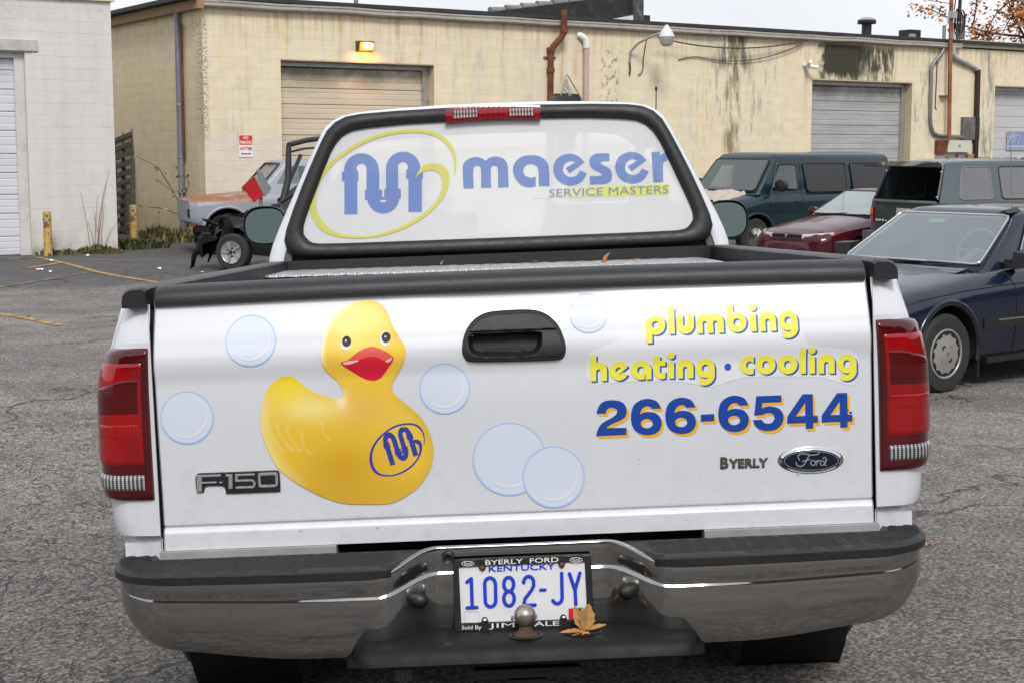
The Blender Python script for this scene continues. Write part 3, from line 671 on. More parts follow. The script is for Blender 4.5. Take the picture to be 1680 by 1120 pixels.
o = yt('lower_wall_cable', 'second lower drooping cable ending at a wall hook', 'cable'); g = G(); g.tube(sag((12.0, -.03, 3.98), (12.6, -.04, 4.07), -.02, 6) + sag((12.6, -.04, 4.07), (16.0, -.1, 4.52), .24), .012, 6); g.out('cable', cab_m, o)
# small floodlight / camera
o = yt('security_camera', 'small white twin security camera left of the second door', 'camera')
g = G(); g.tube([(16.12, -.02, 3.98), (16.15, -.12, 3.99)], .05, 10); g.tube([(16.15, -.12, 4.0), (16.08, -.3, 4.06)], .045, 10); g.tube([(16.15, -.12, 3.96), (16.34, -.3, 3.92)], .05, 10); g.tube([(16.15, -.12, 3.93), (16.18, -.16, 3.82)], .03, 8); g.out('camera_body', mat('white enamel', (.7, .72, .75), .3), o, ang=40)
# roof items
o = yt('roof_vent', 'black roof vent pipe with a flat pale cap behind the gutter', 'vent')
g = G(); g.lathe([(.13, 4.7), (.13, 5.2)], Matrix.Translation((18.88, .5, 0)), 16, 'z'); g.out('pipe', dark_m, o, ang=40)
g = G(); g.lathe([(.24, 5.17), (.25, 5.22), (.23, 5.24)], Matrix.Translation((18.88, .5, 0)), 16, 'z'); g.out('flange', dark_m, o, ang=40)
g = G(); g.lathe([(.23, 5.24), (.25, 5.27), (.12, 5.34), (.01, 5.35)], Matrix.Translation((18.88, .5, 0)), 16, 'z'); g.out('cap', galv, o, ang=40)
o = yt('roof_curb_vent', 'low square black roof vent right of the capped vent', 'vent'); g = G(); g.box(20.55, 20.98, .5, .9, 4.8, 5.1); g.out('vent_box', dark_m, o); g = G(); g.box(20.5, 20.7, .42, .49, 4.8, 4.98); g.out('flashing', galv, o)
o = yt('roof_post', 'short weathered steel post standing on the parapet', 'post'); g = G(); g.box(22.95, 23.13, .8, .98, 4.7, 5.62); g.out('post', mat('post steel', (.16, .13, .12), .7, .3, .4, 4, dirt=.4), o)
o = yt('roof_floodlight', 'white floodlight on a stem above the roof beside the mast', 'lamp'); g = G(); g.tube([(22.55, .7, 4.8), (22.55, .7, 5.35)], .03, 6); g.out('stem', galv, o); g = G(); g.box(22.3, 22.62, .5, .75, 5.35, 5.55); g.out('lamp_head', lw, o)
# cable bundle at the mast
g = G(); rr_ = random.Random(3); 
for k in range(7):
    a = rr_.uniform(.10, .20); z0 = rr_.uniform(5.0, 5.25); P = [(21.42 + .12 + a * math.cos(t_ / 10 * 2 * PI) * .8 + k * .02, -.28 + .04 * math.sin(k), z0 + .2 + .3 * math.sin(t_ / 10 * 2 * PI)) for t_ in range(11)]; g.tube(P, .014, 5)
g.tube([(21.62, -.28, 6.4), (21.6, -.28, 5.7), (21.55, -.28, 5.3)], .05, 6); g.tube([(21.5, -.28, 6.4), (21.42, -.25, 5.6)], .018, 5)
o = yt('cable_bundle', 'tangle of looped black service cables hanging beside the mast top', 'cables'); g.out('cable_loops', dark_m, o, ang=50)
o = yt('overhead_wire', 'thin overhead wire crossing the sky to the service mast', 'wire'); g = G(); g.tube(sag((21.3, -.3, 5.75), (-14, -14, 7.9), .8, 24), .010, 4); g.out('wire', cab_m, o)
o = yt('upper_overhead_wire', 'second thin overhead wire rising to the upper left of the sky', 'wire'); g = G(); g.tube(sag((21.3, -.3, 6.9), (10.5, 2.5, 6.5), .35, 20) + sag((10.5, 2.5, 6.5), (-20, 6, 6.2), .5, 20), .008, 4); g.out('wire', cab_m, o)
# tiled stub roof on top
o = yt('roof_monitor', 'broken black roof monitor with a sloping tiled ridge above the gutter', 'roof structure')
blk = mat('tar black', (.014, .014, .015), .7, 0, .4, 5, dirt=.3, dcol=(.12, .12, .12))
X0, Z0, X1, Z1 = 7.45, 4.96, 11.35, 5.56
g = G(); g.loft([[(X0, 1.0, 4.80), (X0, 1.5, 4.80), (X0, 1.5, Z0), (X0, 1.0, Z0)], [(X1, 1.0, 4.80), (X1, 1.5, 4.80), (X1, 1.5, Z1), (X1, 1.0, Z1)]]); g.out('gable_panel', blk, o)
tile = mat('ridge tile', (.20, .19, .18), .7, 0, .3, 5, dirt=.4)
for k in range(9):
    f0, f1 = k / 9, (k + 1) / 9 - .004; P0 = Vector((X0 + (X1 - X0) * f0, 1.2, Z0 + (Z1 - Z0) * f0 + .03)); P1 = Vector((X0 + (X1 - X0) * f1, 1.2, Z0 + (Z1 - Z0) * f1 + .005))
    g = G(); g.tube([P0, P1], [.095, .07], 10); g.out('ridge_tile', tile, o, ang=50)
g = G(); g.box(X1 + .002, X1 + .32, .9, 1.5, 4.8, 5.52); g.out('end_post', mat('flaking post', (.05, .05, .052), .8, 0, .4, 4, dirt=.6, dcol=(.2, .2, .2)), o)
g = G(); g.box(X1 + .322, X1 + .52, .9, 1.3, 4.8, 5.08); g.out('end_block', blk, o)
g = G(); g.loft([[(X1 - 1.1, .9, 4.85), (X1, .9, 4.85), (X1, .9, 5.06)], [(X1 - 1.1, .98, 4.85), (X1, .98, 4.85), (X1, .98, 5.06)]]); g.out('flashing', lw, o)
# leaning metal rack and black bag
o = yt('metal_rack', 'leaning grey metal rack frame against the wall behind the truck cab', 'rack')
g = G(); A_, B_, C_ = (8.28, -.25, 2.75), (8.67, -.12, 3.55), (9.14, -.3, 2.75)
for P in ([A_, B_], [B_, C_]): g.tube(P, .018, 6)
for k in (1, 2, 3): 
    f = k / 4; g.tube([(8.28 + .39 * (1 - f * .55), -.2, 2.75 + .8 * (1 - f * .55) - .0), (8.28 + .2 + .2 * k, -.28, 2.7)], .012, 6)
g.tube([A_, (8.28, -.3, .05)], .018, 6); g.tube([C_, (9.14, -.35, .05)], .018, 6); g.out('frame', galv, o)
o = yt('black_bundle', 'black tarpaulin bundle hanging behind the leaning metal rack', 'tarpaulin')
g = G(); rings = []
for i, (z, a, b) in enumerate(((1.9, .30, .1), (2.5, .40, .14), (2.85, .46, .15), (3.02, .40, .12), (3.1, .33, .06))):
    rings.append([(8.52 + a * math.cos(k / 12 * 2 * PI) * (1 + .08 * math.sin(k * 3 + i)) + .03 * i, -.17 + b * .8 * math.sin(k / 12 * 2 * PI), z + .02 * math.sin(k * 2.2)) for k in range(12)])
g.loft(rings); g.out('tarpaulin', mat('black tarp', (.012, .012, .013), .45, 0, .3, 6, bump=.3, bs=20), o, ang=60)
# ---- pallets leaning on the side wall
pw = mat('grey weathered pallet', (.075, .072, .068), .9, 0, .35, 6, bump=.4, bs=50)
o = empty('pallet', B2W(Y1, -.14, 3.75), ANG, 'weathered grey wooden pallet stood on end in the gap between the buildings', 'pallet')
Mp = Matrix.Rotation(R_(-7.5), 4, 'X') @ Matrix.Rotation(R_(6), 4, 'Y')
for y in (0., .60, 1.2):
    g = G(); g.box(-.11, -.02, y, y + .045, 0, 2.42, Mp); g.out('stringer', pw, o)
for k in range(11):
    z = .12 + k * .205 + random.uniform(-.01, .01); g = G(); g.box(-.135, -.112, -.0, 1.25, z, z + .095, Mp); g.out('slat', pw, o)
# ---- bollards
ym = T('chipped yellow paint'); v = ym.co(); n = ym.noise(v, 9, 8, .75)
ym.set(col=ym.mix(ym.mr(n, .50, .58), (.50, .34, .115), (.10, .07, .05)), rough=.7, nrm=ym.bump(n, .3, .01))
for (x, y, h, lb) in ((-8.02, 26.35, .78, 'chipped yellow steel bollard in front of the white block wall'), (-7.13, 28.75, .80, 'yellow bollard beside the pallet in the gap between the buildings')):
    o = empty('bollard', (x, y, 0), .1, lb, 'bollard', 'yellow bollards along the white building')
    g = G(); g.lathe([(.072, -.1), (.074, 0), (.072, h - .01)], None, 16, 'z'); g.out('post', ym.m, o, ang=40)
    g = G(); g.lathe([(.070, h - .01), (.06, h + .01), (.01, h + .018)], None, 16, 'z'); g.out('cap', ym.m if y < 28 else mat('concrete fill', (.3, .27, .22), .9, 0, .2), o, ang=30)
# ---- weeds
gm = [mat('weed green', (.055, .085, .022), .7, 0, .4, 30), mat('weed tan', (.20, .15, .07), .8, 0, .3, 30), mat('weed olive', (.075, .08, .03), .7, 0, .4, 30)]
def weed(cx, cy, rx, ry, n, h, ms_, label, name='weed_clump', group='weeds along the wall bases'):
    o = empty(name, (cx, cy, tz(cx, cy)), ANG, label, 'weeds', group)
    for mi, m in enumerate(ms_):
        vs = []; fs = []; r = random.Random(int(cx * 100 + cy + mi))
        for k in range(n):
            a = r.uniform(0, 2 * PI); q = math.sqrt(r.random()); x, y = math.cos(a) * q * rx, math.sin(a) * q * ry
            hh = h * r.uniform(.35, 1) * (1.15 - .6 * q); d = r.uniform(0, 2 * PI); ln = r.uniform(.1, .6) * hh; wd = r.uniform(.008, .02)
            b = len(vs); dx, dy = math.cos(d), math.sin(d); px, py = -dy * wd, dx * wd
            vs += [(x - px, y - py, 0), (x + px, y + py, 0), (x + px * 1.6 + dx * ln * .4, y + py * 1.6 + dy * ln * .4, hh * .6), (x - px * 1.6 + dx * ln * .4, y - py * 1.6 + dy * ln * .4, hh * .6), (x + dx * ln, y + dy * ln, hh)]
            fs += [(b, b + 1, b + 2, b + 3), (b + 3, b + 2, b + 4)]
        mk('leaves' if mi == 0 else 'dry_stems', vs, fs, m, o)
    return o
def wp(s, y): q = B2W(W1, s, y); return q[0], q[1]
weed(*wp(-1.30, -.12), .22, .10, 60, .16, [gm[0]], 'low green weed at the foot of the white roller door')
weed(*wp(-.95, -.10), .30, .08, 90, .12, [gm[2], gm[1]], 'straggly weed strip behind the first yellow bollard')
weed(*wp(-.45, -.12), .38, .10, 160, .20, [gm[0], gm[1]], 'leafy green weed clump at the base of the white wall')
weed(*wp(-.1, -.1), .16, .08, 60, .12, [gm[1], gm[2]], 'dry brown weed at the bottom corner of the white wall')
weed(-7.15, 28.45, .45, .22, 260, .26, [gm[0], gm[2]], 'bright green weeds around the bollard by the pallet')
weed(-6.72, 28.8, .28, .18, 110, .22, [gm[2], gm[0]], 'green weed patch right of the second bollard')
q = B2W(Y1, -.25, 2.1); weed(q[0], q[1], .36, .26, 200, .34, [gm[2], gm[1]], 'tall dull green weeds against the side wall of the cream building')
q = B2W(Y1, -.3, .55); weed(q[0], q[1], .5, .28, 220, .36, [gm[2], gm[1]], 'olive weeds at the foot of the corner downpipe')
# dry vine stems on the white wall
o = empty('dry_vine', B2W(W1, -.45, -.03), ANG, 'thin dead vine stems climbing the white wall', 'plant'); g = G(); r = random.Random(5)
for (x0, x1, z1) in ((.0, .1, 1.05), (.05, .32, 1.5), (.08, .28, 1.35), (.1, .0, .8), (-.08, -.22, 1.1), (.18, .42, .55), (.0, -.1, .6), (.12, .22, .9)):
    g.tube([(x0 + (x1 - x0) * (k / 7) ** 1.7 + r.uniform(-.008, .008), -.012, z1 * k / 7) for k in range(8)], [.006 * (1 - k / 9) + .001 for k in range(8)], 4)
g.out('stems', mat('dead stem', (.28, .17, .12), .9), o)
# sapling by the corner
def leafq(vs, fs, c, sz, r):
    d = Vector((r.uniform(-1, 1), r.uniform(-1, 1), r.uniform(-.9, .4))).normalized(); u = d.cross(Vector((r.uniform(-1, 1), r.uniform(-1, 1), 1))).normalized(); n_ = d.cross(u)
    b = len(vs); vs += [c, c + d * sz * .5 + u * sz * .32 + n_ * sz * .06, c + d * sz, c + d * sz * .5 - u * sz * .32 + n_ * sz * .06]; fs.append((b, b + 1, b + 2, b + 3))
o = empty('sapling', B2W(Y1, -.35, .45), ANG, 'scraggly sapling with yellowing leaves in front of the corner downpipe', 'sapling')
g = G(); tips = []
for pth in ([(0, 0, 0), (.02, -.02, .6), (.05, -.03, 1.1), (-.05, 0, 1.45)], [(.03, -.02, .7), (-.12, .1, 1.0), (-.35, .3, 1.25)], [(.0, 0, .55), (-.25, .3, .68), (-.55, .5, .72)], [(.04, 0, .9), (.16, -.05, 1.15), (.13, -.05, 1.3)], [(-.1, .1, 1.0), (-.3, .4, 1.5), (-.62, .75, 1.72)]):
    g.tube(pth, [.012, .008, .005, .003][:len(pth)], 5); tips.append(pth)
g.out('stem', mat('twig', (.10, .07, .05), .9), o)
vs = []; fs = []; vs2 = []; fs2 = []; r = random.Random(11)
for pth in tips:
    for k in range(14):
        i = r.randrange(len(pth) // 2, len(pth)); p = Vector(pth[i]) + Vector((r.uniform(-.12, .12), r.uniform(-.12, .12), r.uniform(-.12, .08)))
        leafq(*((vs, fs) if r.random() < .55 else (vs2, fs2)), p, r.uniform(.05, .10), r)
mk('green_leaves', vs, fs, mat('leaf green', (.07, .12, .02), .6, 0, .2, 20), o); mk('orange_leaves', vs2, fs2, mat('leaf orange', (.38, .20, .04), .6, 0, .2, 20), o)
# ---- tree beyond the roof at the right
def tree():
    o = empty('autumn_tree', (20.9, 50.0, 0), 0, 'tree with orange autumn leaves beyond the right end of the roof', 'tree')
    r = random.Random(21); g = G(); tips = []
    g.tube([(0, 0, -.3), (.1, 0, 2.5), (0, .1, 4.6), (-.2, 0, 6.5), (-.1, .1, 8.6)], [.28, .22, .19, .15, .08], 9); g.out('trunk', mat('bark', (.05, .04, .032), .9, 0, .3, 10, bump=.5, bs=20), o, ang=50)
    g = G()
    def br(p, d, L, rad, dep):
        P = [p]; q = Vector(p); dd = Vector(d).normalized(); n = 5
        for k in range(n):
            dd = (dd + Vector((r.uniform(-.28, .28), r.uniform(-.28, .28), r.uniform(-.2, .22)))).normalized(); q = q + dd * L / n; P.append(q.copy())
            if dep > 0 and k > 0 and r.random() < .85: br(q.copy(), (dd + Vector((r.uniform(-1, 1), r.uniform(-1, 1), r.uniform(-.5, .6)))), L * r.uniform(.45, .7), rad * .55, dep - 1)
        g.tube(P, [rad * (1 - k / (n + 1.5)) + .004 for k in range(n + 1)], 5, False)
        if dep <= 1: tips.extend(P[2:])
    for (z, a, e, L) in ((4.3, 190, .25, 3.6), (4.6, 165, .3, 4.0), (4.9, 215, .22, 3.6), (3.3, 175, .22, 4.2), (3.9, 205, .30, 3.6), (4.4, 150, .35, 4.2), (4.9, 185, .5, 4.4), (5.4, 240, .5, 3.6), (5.8, 195, .22, 4.6), (6.4, 170, .35, 4.4), (6.9, 200, .2, 4.6), (7.5, 180, .5, 3.8), (5.2, 20, .4, 4), (6.2, 330, .5, 4), (4.4, 60, .3, 4), (7.2, 100, .5, 3.4), (8, 210, .7, 2.8)):
        br(Vector((-.1, 0, z)), Vector((math.cos(R_(a)), math.sin(R_(a)), e)), L, .085, 2)
    g.out('branches', mat('dark twig bark', (.055, .042, .036), .9), o, fix=False)
    vs = []; fs = []
    for p in tips:
        dens = 34 if p.z < 6.9 else 14
        if r.random() < (.06 if p.z < 6.6 else .35): continue
        for k in range(dens):
            leafq(vs, fs, Vector(p) + Vector((r.gauss(0, .16), r.gauss(0, .16), r.gauss(0, .14))), r.uniform(.09, .17), r)
    mk('crown', vs, fs, mat('autumn leaf', (.44, .165, .045), .7, 0, .5, 3), o)
tree()
o = empty('bare_treetop', (-3.6, 36.0, 0), 0, 'bare brown branch end poking above the roof line left of centre', 'tree'); g = G(); g.tube([(0, 0, 0), (.03, 0, 3), (-.02, 0, 5.6)], [.09, .07, .05], 7); g.out('trunk', wood_m, o)
g = G(); r = random.Random(4)
for k in range(14): z = 5.2 + r.random() * .5; g.tube([(0, 0, z), (r.uniform(-.1, .25), r.uniform(-.1, .1), z + r.uniform(.1, .35))], .006, 4)
g.out('twigs', wood_m, o)
# ---- small litter and leaves on the paving
r = random.Random(9)
for (x, y, s, lb) in ((-7.35, 26.4, .10, 'largest scrap of white litter at the foot of the white wall'), (-6.95, 22.9, .07, 'white paper scrap between the two stall lines'), (-7.6, 25.1, .09, 'white litter scrap beside the corner of the yellow line'), (-5.45, 23.5, .08, 'pale litter scrap on the dark paving right of the bollards'), (-4.65, 22.8, .06, 'small white scrap near the black wrecked car'), (-7.2, 23.2, .09, 'crumpled litter inside the hatched bay')):
    o = empty('litter_scrap', (x, y, tz(x, y) + .004), r.uniform(0, 3), lb, 'litter', 'scraps of litter on the lot')
    g = G(); g.grid(4, 3, lambda a, b: ((a - .5) * s * 1.0, (b - .5) * s * .7, r.uniform(0, s * .35))); g.out('paper', wht, o, fix=False)
# ================================================================== the pickup truck (x right, y forward, z up, origin under the tailgate)
TM = Matrix.Translation(TO) @ TR.to_4x4()
tk = empty('pickup_truck', label='white pickup truck seen from behind with duck and plumbing lettering on its tailgate', cat='pickup truck', matrix=TM)
def paint(name, col, dirt=.0, rough=.32):
    t = T(name); v = t.co(); n = t.noise(v, 3, 4); c = t.mix(t.mr(n, .3, .7), tuple(k * .97 for k in col), col)
    if dirt: 
        z = t.sep(v)[2]; d = t.ma('MULTIPLY', t.mr(z, 1.0, .55, .15, 1.), t.mr(t.noise(v, 26, 6, .75), .45, .75)); c = t.mix(t.ma('MULTIPLY', d, dirt), c, (.32, .29, .25))
        sp = t.mr(t.noise(v, 60, 2), .745, .78); c = t.mix(t.ma('MULTIPLY', sp, .5), c, (.14, .12, .10))
    t.set(col=c, rough=rough, coat=.8, coatr=.06, spec=.5); return t.m
white = paint('white paint', (.635, .655, .70), .25)
bplas = mat('black bed cap plastic', (.013, .014, .0165), .42, 0, .12, 5, bump=.25, bs=350, rv=.05, spec=.45)
brub = mat('black rubber', (.008, .0085, .009), .5, 0, .15, 7, bump=.2, bs=200, rv=.08)
bdark = mat('dark underbody', (.006, .006, .006), .8, 0, .3, 4)
gap_m = mat('gap shadow seal', (.012, .012, .012), .8)
tyre_m = mat('tyre rubber', (.022, .0215, .021), .75, 0, .25, 9, bump=.3, bs=60)
steel = mat('worn steel', (.5, .5, .5), .25, 1, .15, 12, dirt=.3, ds=10, dcol=(.2, .12, .07))

HT = [.001411443, -5.2837431e-05, -1.1590124, -6.2388722e-05, -.0014477587, 1.9296869, -7.0376279e-06, -2.9714429e-05]
HW = [.0025087447, -9.889648e-05, -2.015773, -.00010038784, -.0024555323, 2.3672393, -4.8134506e-06, 3.3646481e-05]
HP = [.0013953294, -5.3559133e-05, -1.1464694, -6.0665632e-05, -.0013997663, 1.9232811, -6.216715e-06, -6.3287991e-06]
def hm(H):
    def f(a, b):
        d = H[6] * a + H[7] * b + 1; return (H[0] * a + H[1] * b + H[2]) / d, (H[3] * a + H[4] * b + H[5]) / d
    return f
hT, hW, hP = hm(HT), hm(HW), hm(HP)
# tailgate section: leans back at the top, upright below, rolled lip at the bottom
def tgy(x, z):
    x = np.asarray(x, float); z = np.asarray(z, float)
    y = .036 * nss(z, 1.075, 1.215) ** 1.25 * (1 - 0 * x) + .004 * nss(z, 1.17, 1.21)
    y = y - .006 * (1 - nss(np.abs(z - 1.065), 0, .05)) * 1.0
    y = y + .012 * nss(z, .98, .70) if False else y + .010 * (1 - nss(z, .70, 1.0))
    y = y + .007 * (1 - nss(np.abs(z - .677), .0, .006)) - .006 * (1 - nss(z, .662, .674))
    hx = (x - .0) / .19; hz = (z - 1.105) / .11
    y = y + .006 * np.exp(-(hx ** 4 + hz ** 4))
    e = nss(np.abs(x), .846, .853); return y + .010 * e * e
def tgm(lift):
    def f(a, b, h):
        x, z = hT(a, b); return x, tgy(x, z) - lift - h, z
    return f
zs = np.unique(np.concatenate([np.linspace(.622, .700, 27), np.linspace(.70, 1.222, 100)])); xs = np.unique(np.concatenate([np.linspace(-.853, -.845, 7), np.linspace(-.845, .845, 100), np.linspace(.845, .853, 7)]))
def crown(x): return .0075 * (1 - (x / .853) ** 2)
vs = []; fs = []; n = len(zs)
for x in xs:
    for z in zs:
        vs.append((x, float(tgy(x, z)), z))
_s = [(177, 525), (190, 452), (232, 385), (300, 347), (400, 335), (530, 333), (608, 358), (660, 410), (690, 480), (697, 530), (684, 568), (640, 582), (400, 590), (225, 590), (188, 568)]
_hp = [hT(np.array(p[0] / 3.054 + 700), np.array(p[1] / 3.054 + 400)) for p in _s]; _hf = sd_poly([(float(a), float(b)) for a, b in _hp])
XX, ZZ = np.meshgrid(xs, zs, indexing='ij'); HD = _hf(XX, ZZ) < -.004
fs = [(i * n + j, (i + 1) * n + j, (i + 1) * n + j + 1, i * n + j + 1) for i in range(len(xs) - 1) for j in range(n - 1) if not (HD[i, j] and HD[i + 1, j] and HD[i, j + 1] and HD[i + 1, j + 1])]
b0 = len(vs)
for x in xs: vs += [(x, .05, .622), (x, .075, 1.21)]
for i in range(len(xs) - 1): fs.append((b0 + 2 * i, b0 + 2 * i + 2, (i + 1) * n, i * n))
for i, c in ((0, 0), (len(xs) - 1, 1)):
    k = len(vs); vs += [(xs[i], .06, z) for z in zs]
    fs += [(i * n + j, i * n + j + 1, k + j + 1, k + j) if c else (k + j, k + j + 1, i * n + j + 1, i * n + j) for j in range(n - 1)]
tg = mk('tailgate', vs, fs, white, tk, True, 35)
# black cap along the top of the tailgate
sec = [(-.004, 1.203), (-.010, 1.206), (-.0105, 1.222), (-.004, 1.236), (.010, 1.2445), (.028, 1.2505), (.050, 1.2525), (.085, 1.250), (.10, 1.245), (.105, 1.20), (.06, 1.20)]
def cap(x0, x1, name, parent, lab=None):
    g = G(); ring = []; N = 60
    for k in range(N + 1):
        x = x0 + (x1 - x0) * k / N; ring.append([(x, y + .035 + (.003 if k in (0, N) else 0), z + crown(x) - (.0015 if k in (0, N) else 0)) for y, z in sec])
    g.loft(ring); return g.out(name, bplas, parent, ang=35)
cap(-.847, .847, 'top_cap', tg)
# gap behind, bed box
g = G(); g.box(-.875, .875, .062, .09, .60, 1.195); g.out('bed_sill', bdark, tk)
g = G(); g.box(-.80, .80, .09, 2.5, .74, .76); g.box(-.82, -.80, .09, 2.5, .74, 1.19); g.box(.80, .82, .09, 2.5, .74, 1.19); g.box(-.82, .82, 2.5, 2.52, .74, 1.19); g.out('bed_liner', bdark, tk)
# bed sides
SZ = [(.56, .957), (.60, .966), (.635, .972), (.652, .974), (.660, .986), (.672, .991), (.70, .994), (.772, .997), (.85, .999), (.92, .999), (1.0, .996), (1.04, .990), (1.08, .980), (1.12, .967), (1.16, .954), (1.19, .945), (1.21, .938)]
def bw(z):
    return float(np.interp(z, [a for a, b in SZ], [b for a, b in SZ]))
def side_pt(sx, t, z, off=0.):
    """t 0..1 from the tailgate gap round the corner (0..0.5 rear face and corner), then along the side"""
    W_ = bw(z) + off; r = .075; ry = .004 + (.018 if z < .655 else 0) - off; top = .022 * ss(z, 1.12, 1.21)
    if t < .3: x = .8585 + (W_ - r - .8585) * t / .3; y = ry + .006 * (t / .3) ** 2
    elif t < .5:
        a = (t - .3) / .2 * PI / 2; x = W_ - r + r * math.sin(a); y = ry + .006 + r * 1.5 * (1 - math.cos(a))
    else: x = W_ + .004 * ss(t, .5, .7); y = ry + .006 + r * 1.5 + (2.58 - ry - .006 - r * 1.5) * (t - .5) / .5
    return (sx * x, y + top, z)
for sx in (-1, 1):
    T_ = [0, .1, .2, .26, .3, .32, .34, .36, .38, .40, .42, .44, .46, .48, .5, .52]
    zz = np.unique(np.concatenate([np.array([a for a, b in SZ]), np.linspace(.7, 1.2, 26)]))
    g = G(); m_ = len(zz)
    g.add([side_pt(sx, t, z) for t in T_ for z in zz], [(i * m_ + j, (i + 1) * m_ + j, (i + 1) * m_ + j + 1, i * m_ + j + 1)[::sx] for i in range(len(T_) - 1) for j in range(m_ - 1)])
    g.add([(sx * .8585, .004, z) for z in zz] + [(sx * .8585, .012, z) for z in zz], [(j, j + 1, m_ + j + 1, m_ + j)[::sx] for j in range(m_ - 1)])
    bs_ = g.out('bed_side', white, tk, ang=35, fix=False)
    # flank with the wheel opening
    y0 = side_pt(1, .52, .9)[1]
    F = D(sd_box(y0 - .002, .56, 2.58, 1.205), I(sd_ell(1.2, .38, .46, .46), lambda A, B: .2 - B))
    relief('bed_flank', F, (y0 - .01, 2.6, .55, 1.22), .03, (lambda s: (lambda a, b, h: (s * (np.interp(b, [q for q, _ in SZ], [q for _, q in SZ]) + .004 * nss(a, .2, .7) - h), a, b)))(sx), white, bs_, depth=.03, smooth=True)
    # wheel well
    g = G(); g.lathe([(.46, .66), (.46, .97)], Matrix.Translation((0, 1.2, .38)) if sx > 0 else Matrix.Translation((0, 1.2, .38)) @ Matrix.Scale(-1, 4, (1, 0, 0)), 28); 
    o = g.out('wheel_well', bdark, tk)
    # rail caps: rounded rear block then the long rail
    g = G(); rings = []
    for k in range(26):
        f = k / 25; y = .026 + 2.537 * (f ** 1.6); 
        e = .5 * (1 - ss(y, .02, .085)); xo = .927 + .022 * f; xi = .862 if y < .12 else .862 - .012 * ss(y, .12, .5)
        zt = 1.2535 - .005 * e; xo2 = xo - .006 * e
        low = 1.203 if y < .1 else 1.203
        inn = 1.203 if y < .11 else 1.190
        rings.append([(sx * xi, y + (.0 if k else .0), inn), (sx * xi, y, zt - .006), (sx * (xi + .008), y, zt), (sx * (xo2 - .022), y, zt - .001), (sx * (xo2 - .010), y, zt - .006), (sx * (xo2 - .002), y, zt - .015), (sx * xo2, y, zt - .028), (sx * xo2, y, low)])
    rings.insert(0, [(q[0] - sx * .003 * (1 if abs(q[0]) > .88 else -1), .010, q[2] - .005 * (q[2] > 1.21)) for q in rings[0]])
    g.loft(rings); g.out('rail_cap', bplas, tk, ang=40)
    # tail light
    zl0, zl1 = .742, 1.112
    N1, N2 = 26, 34
    def lp_(u, v, off):
        z = zl0 + (zl1 - zl0) * v; t = .035 + .475 * u
        if v > .93: t = .035 + .475 * u * (1 - .22 * ((v - .93) / .07) ** 2)
        p = side_pt(sx, t, z, off); return p
    def lens(name, u0, u1, v0, v1, off, m, par, nu=20, nv=20, arch=0.):
        g = G(); P = {}; vs_ = []; 
        def pt(a, b):
            e = min(min(a, 1 - a) * (u1 - u0) * 14, min(b, 1 - b) * (v1 - v0) * 22, 1); e = max(e, 0)
            return lp_(u0 + (u1 - u0) * a, v0 + (v1 - v0 - arch * ss(a, .45, 1.15)) * b, off * (1 - (1 - e) ** 2) - (.006 if e == 0 else 0) * 1.0)
        F_ = lambda a, b: pt(a, b)
        g.grid(nu, nv, F_); return g.out(name, m, par, smooth=True, fix=False)
    tl = lens('tail_light', 0, 1, 0, 1, .012, None, tk, 40, 40)
    tl.data.materials.clear(); tl.data.materials.append(bpy.data.materials.get('tail lens dark') or None)
    globals()['TL%d' % sx] = (tl, lens)
def lens_mat(name, col, glow, vx, hz, amt, rough=.12):
    t = T(name); v = t.co(); s = t.sep(v)
    a = t.ma('SINE', t.ma('MULTIPLY', s[0], vx)); b = t.ma('SINE', t.ma('MULTIPLY', s[2], hz))
    p = t.mr(t.ma('MULTIPLY', t.ma('ADD', a, 1), .5), .3, .8, 1 - amt, 1); q = t.mr(t.ma('MULTIPLY', t.ma('ADD', b, 1), .5), .3, .8, 1 - amt * .6, 1)
    k = t.ma('MULTIPLY', p, q); big = t.mr(t.noise(v, 9, 3), .3, .7, .75, 1.15)
    c = t.mix(1., col, t.mix(0., t.ma('MULTIPLY', k, big), k), 'MULTIPLY')
    t.set(col=c, rough=rough, coat=.4, coatr=.03, spec=.45, nrm=t.bump(t.ma('ADD', a, b), .06, .001)); return t.m
L_dark = lens_mat('dark red lens', (.075, .002, .005), 0, 10, 10, .1)
L_grid = lens_mat('ribbed dark red lens', (.085, .0012, .003), 0, 700, 900, .2)
L_red = lens_mat('red lens', (.29, .002, .005), 0, 30, 20, .08)
L_rib = lens_mat('ribbed bright red lens', (.42, .004, .005), 0, 700, 40, .28)
L_clr = lens_mat('clear lens', (.50, .50, .53), 0, 628, 1300, .88)
for sx in (-1, 1):
    tl, lens = globals()['TL%d' % sx]; tl.data.materials.clear(); tl.data.materials.append(L_dark)
    lens('brake_lens', .10, .93, .215, .925, .0150, L_red, tl, 24, 40)
    lens('ribbed_band', .13, .90, .54, .826, .0158, L_grid, tl, 20, 24, arch=.10)
    # the arch shaped top of the ribbed zone
    lens('bright_band', .12, .90, .384, .542, .0156, L_rib, tl, 20, 12)  # ribbed lens band in a brighter red
    
    lens('reversing_lens', .12, .985, .058, .200, .0172, L_clr, tl, 20, 12)

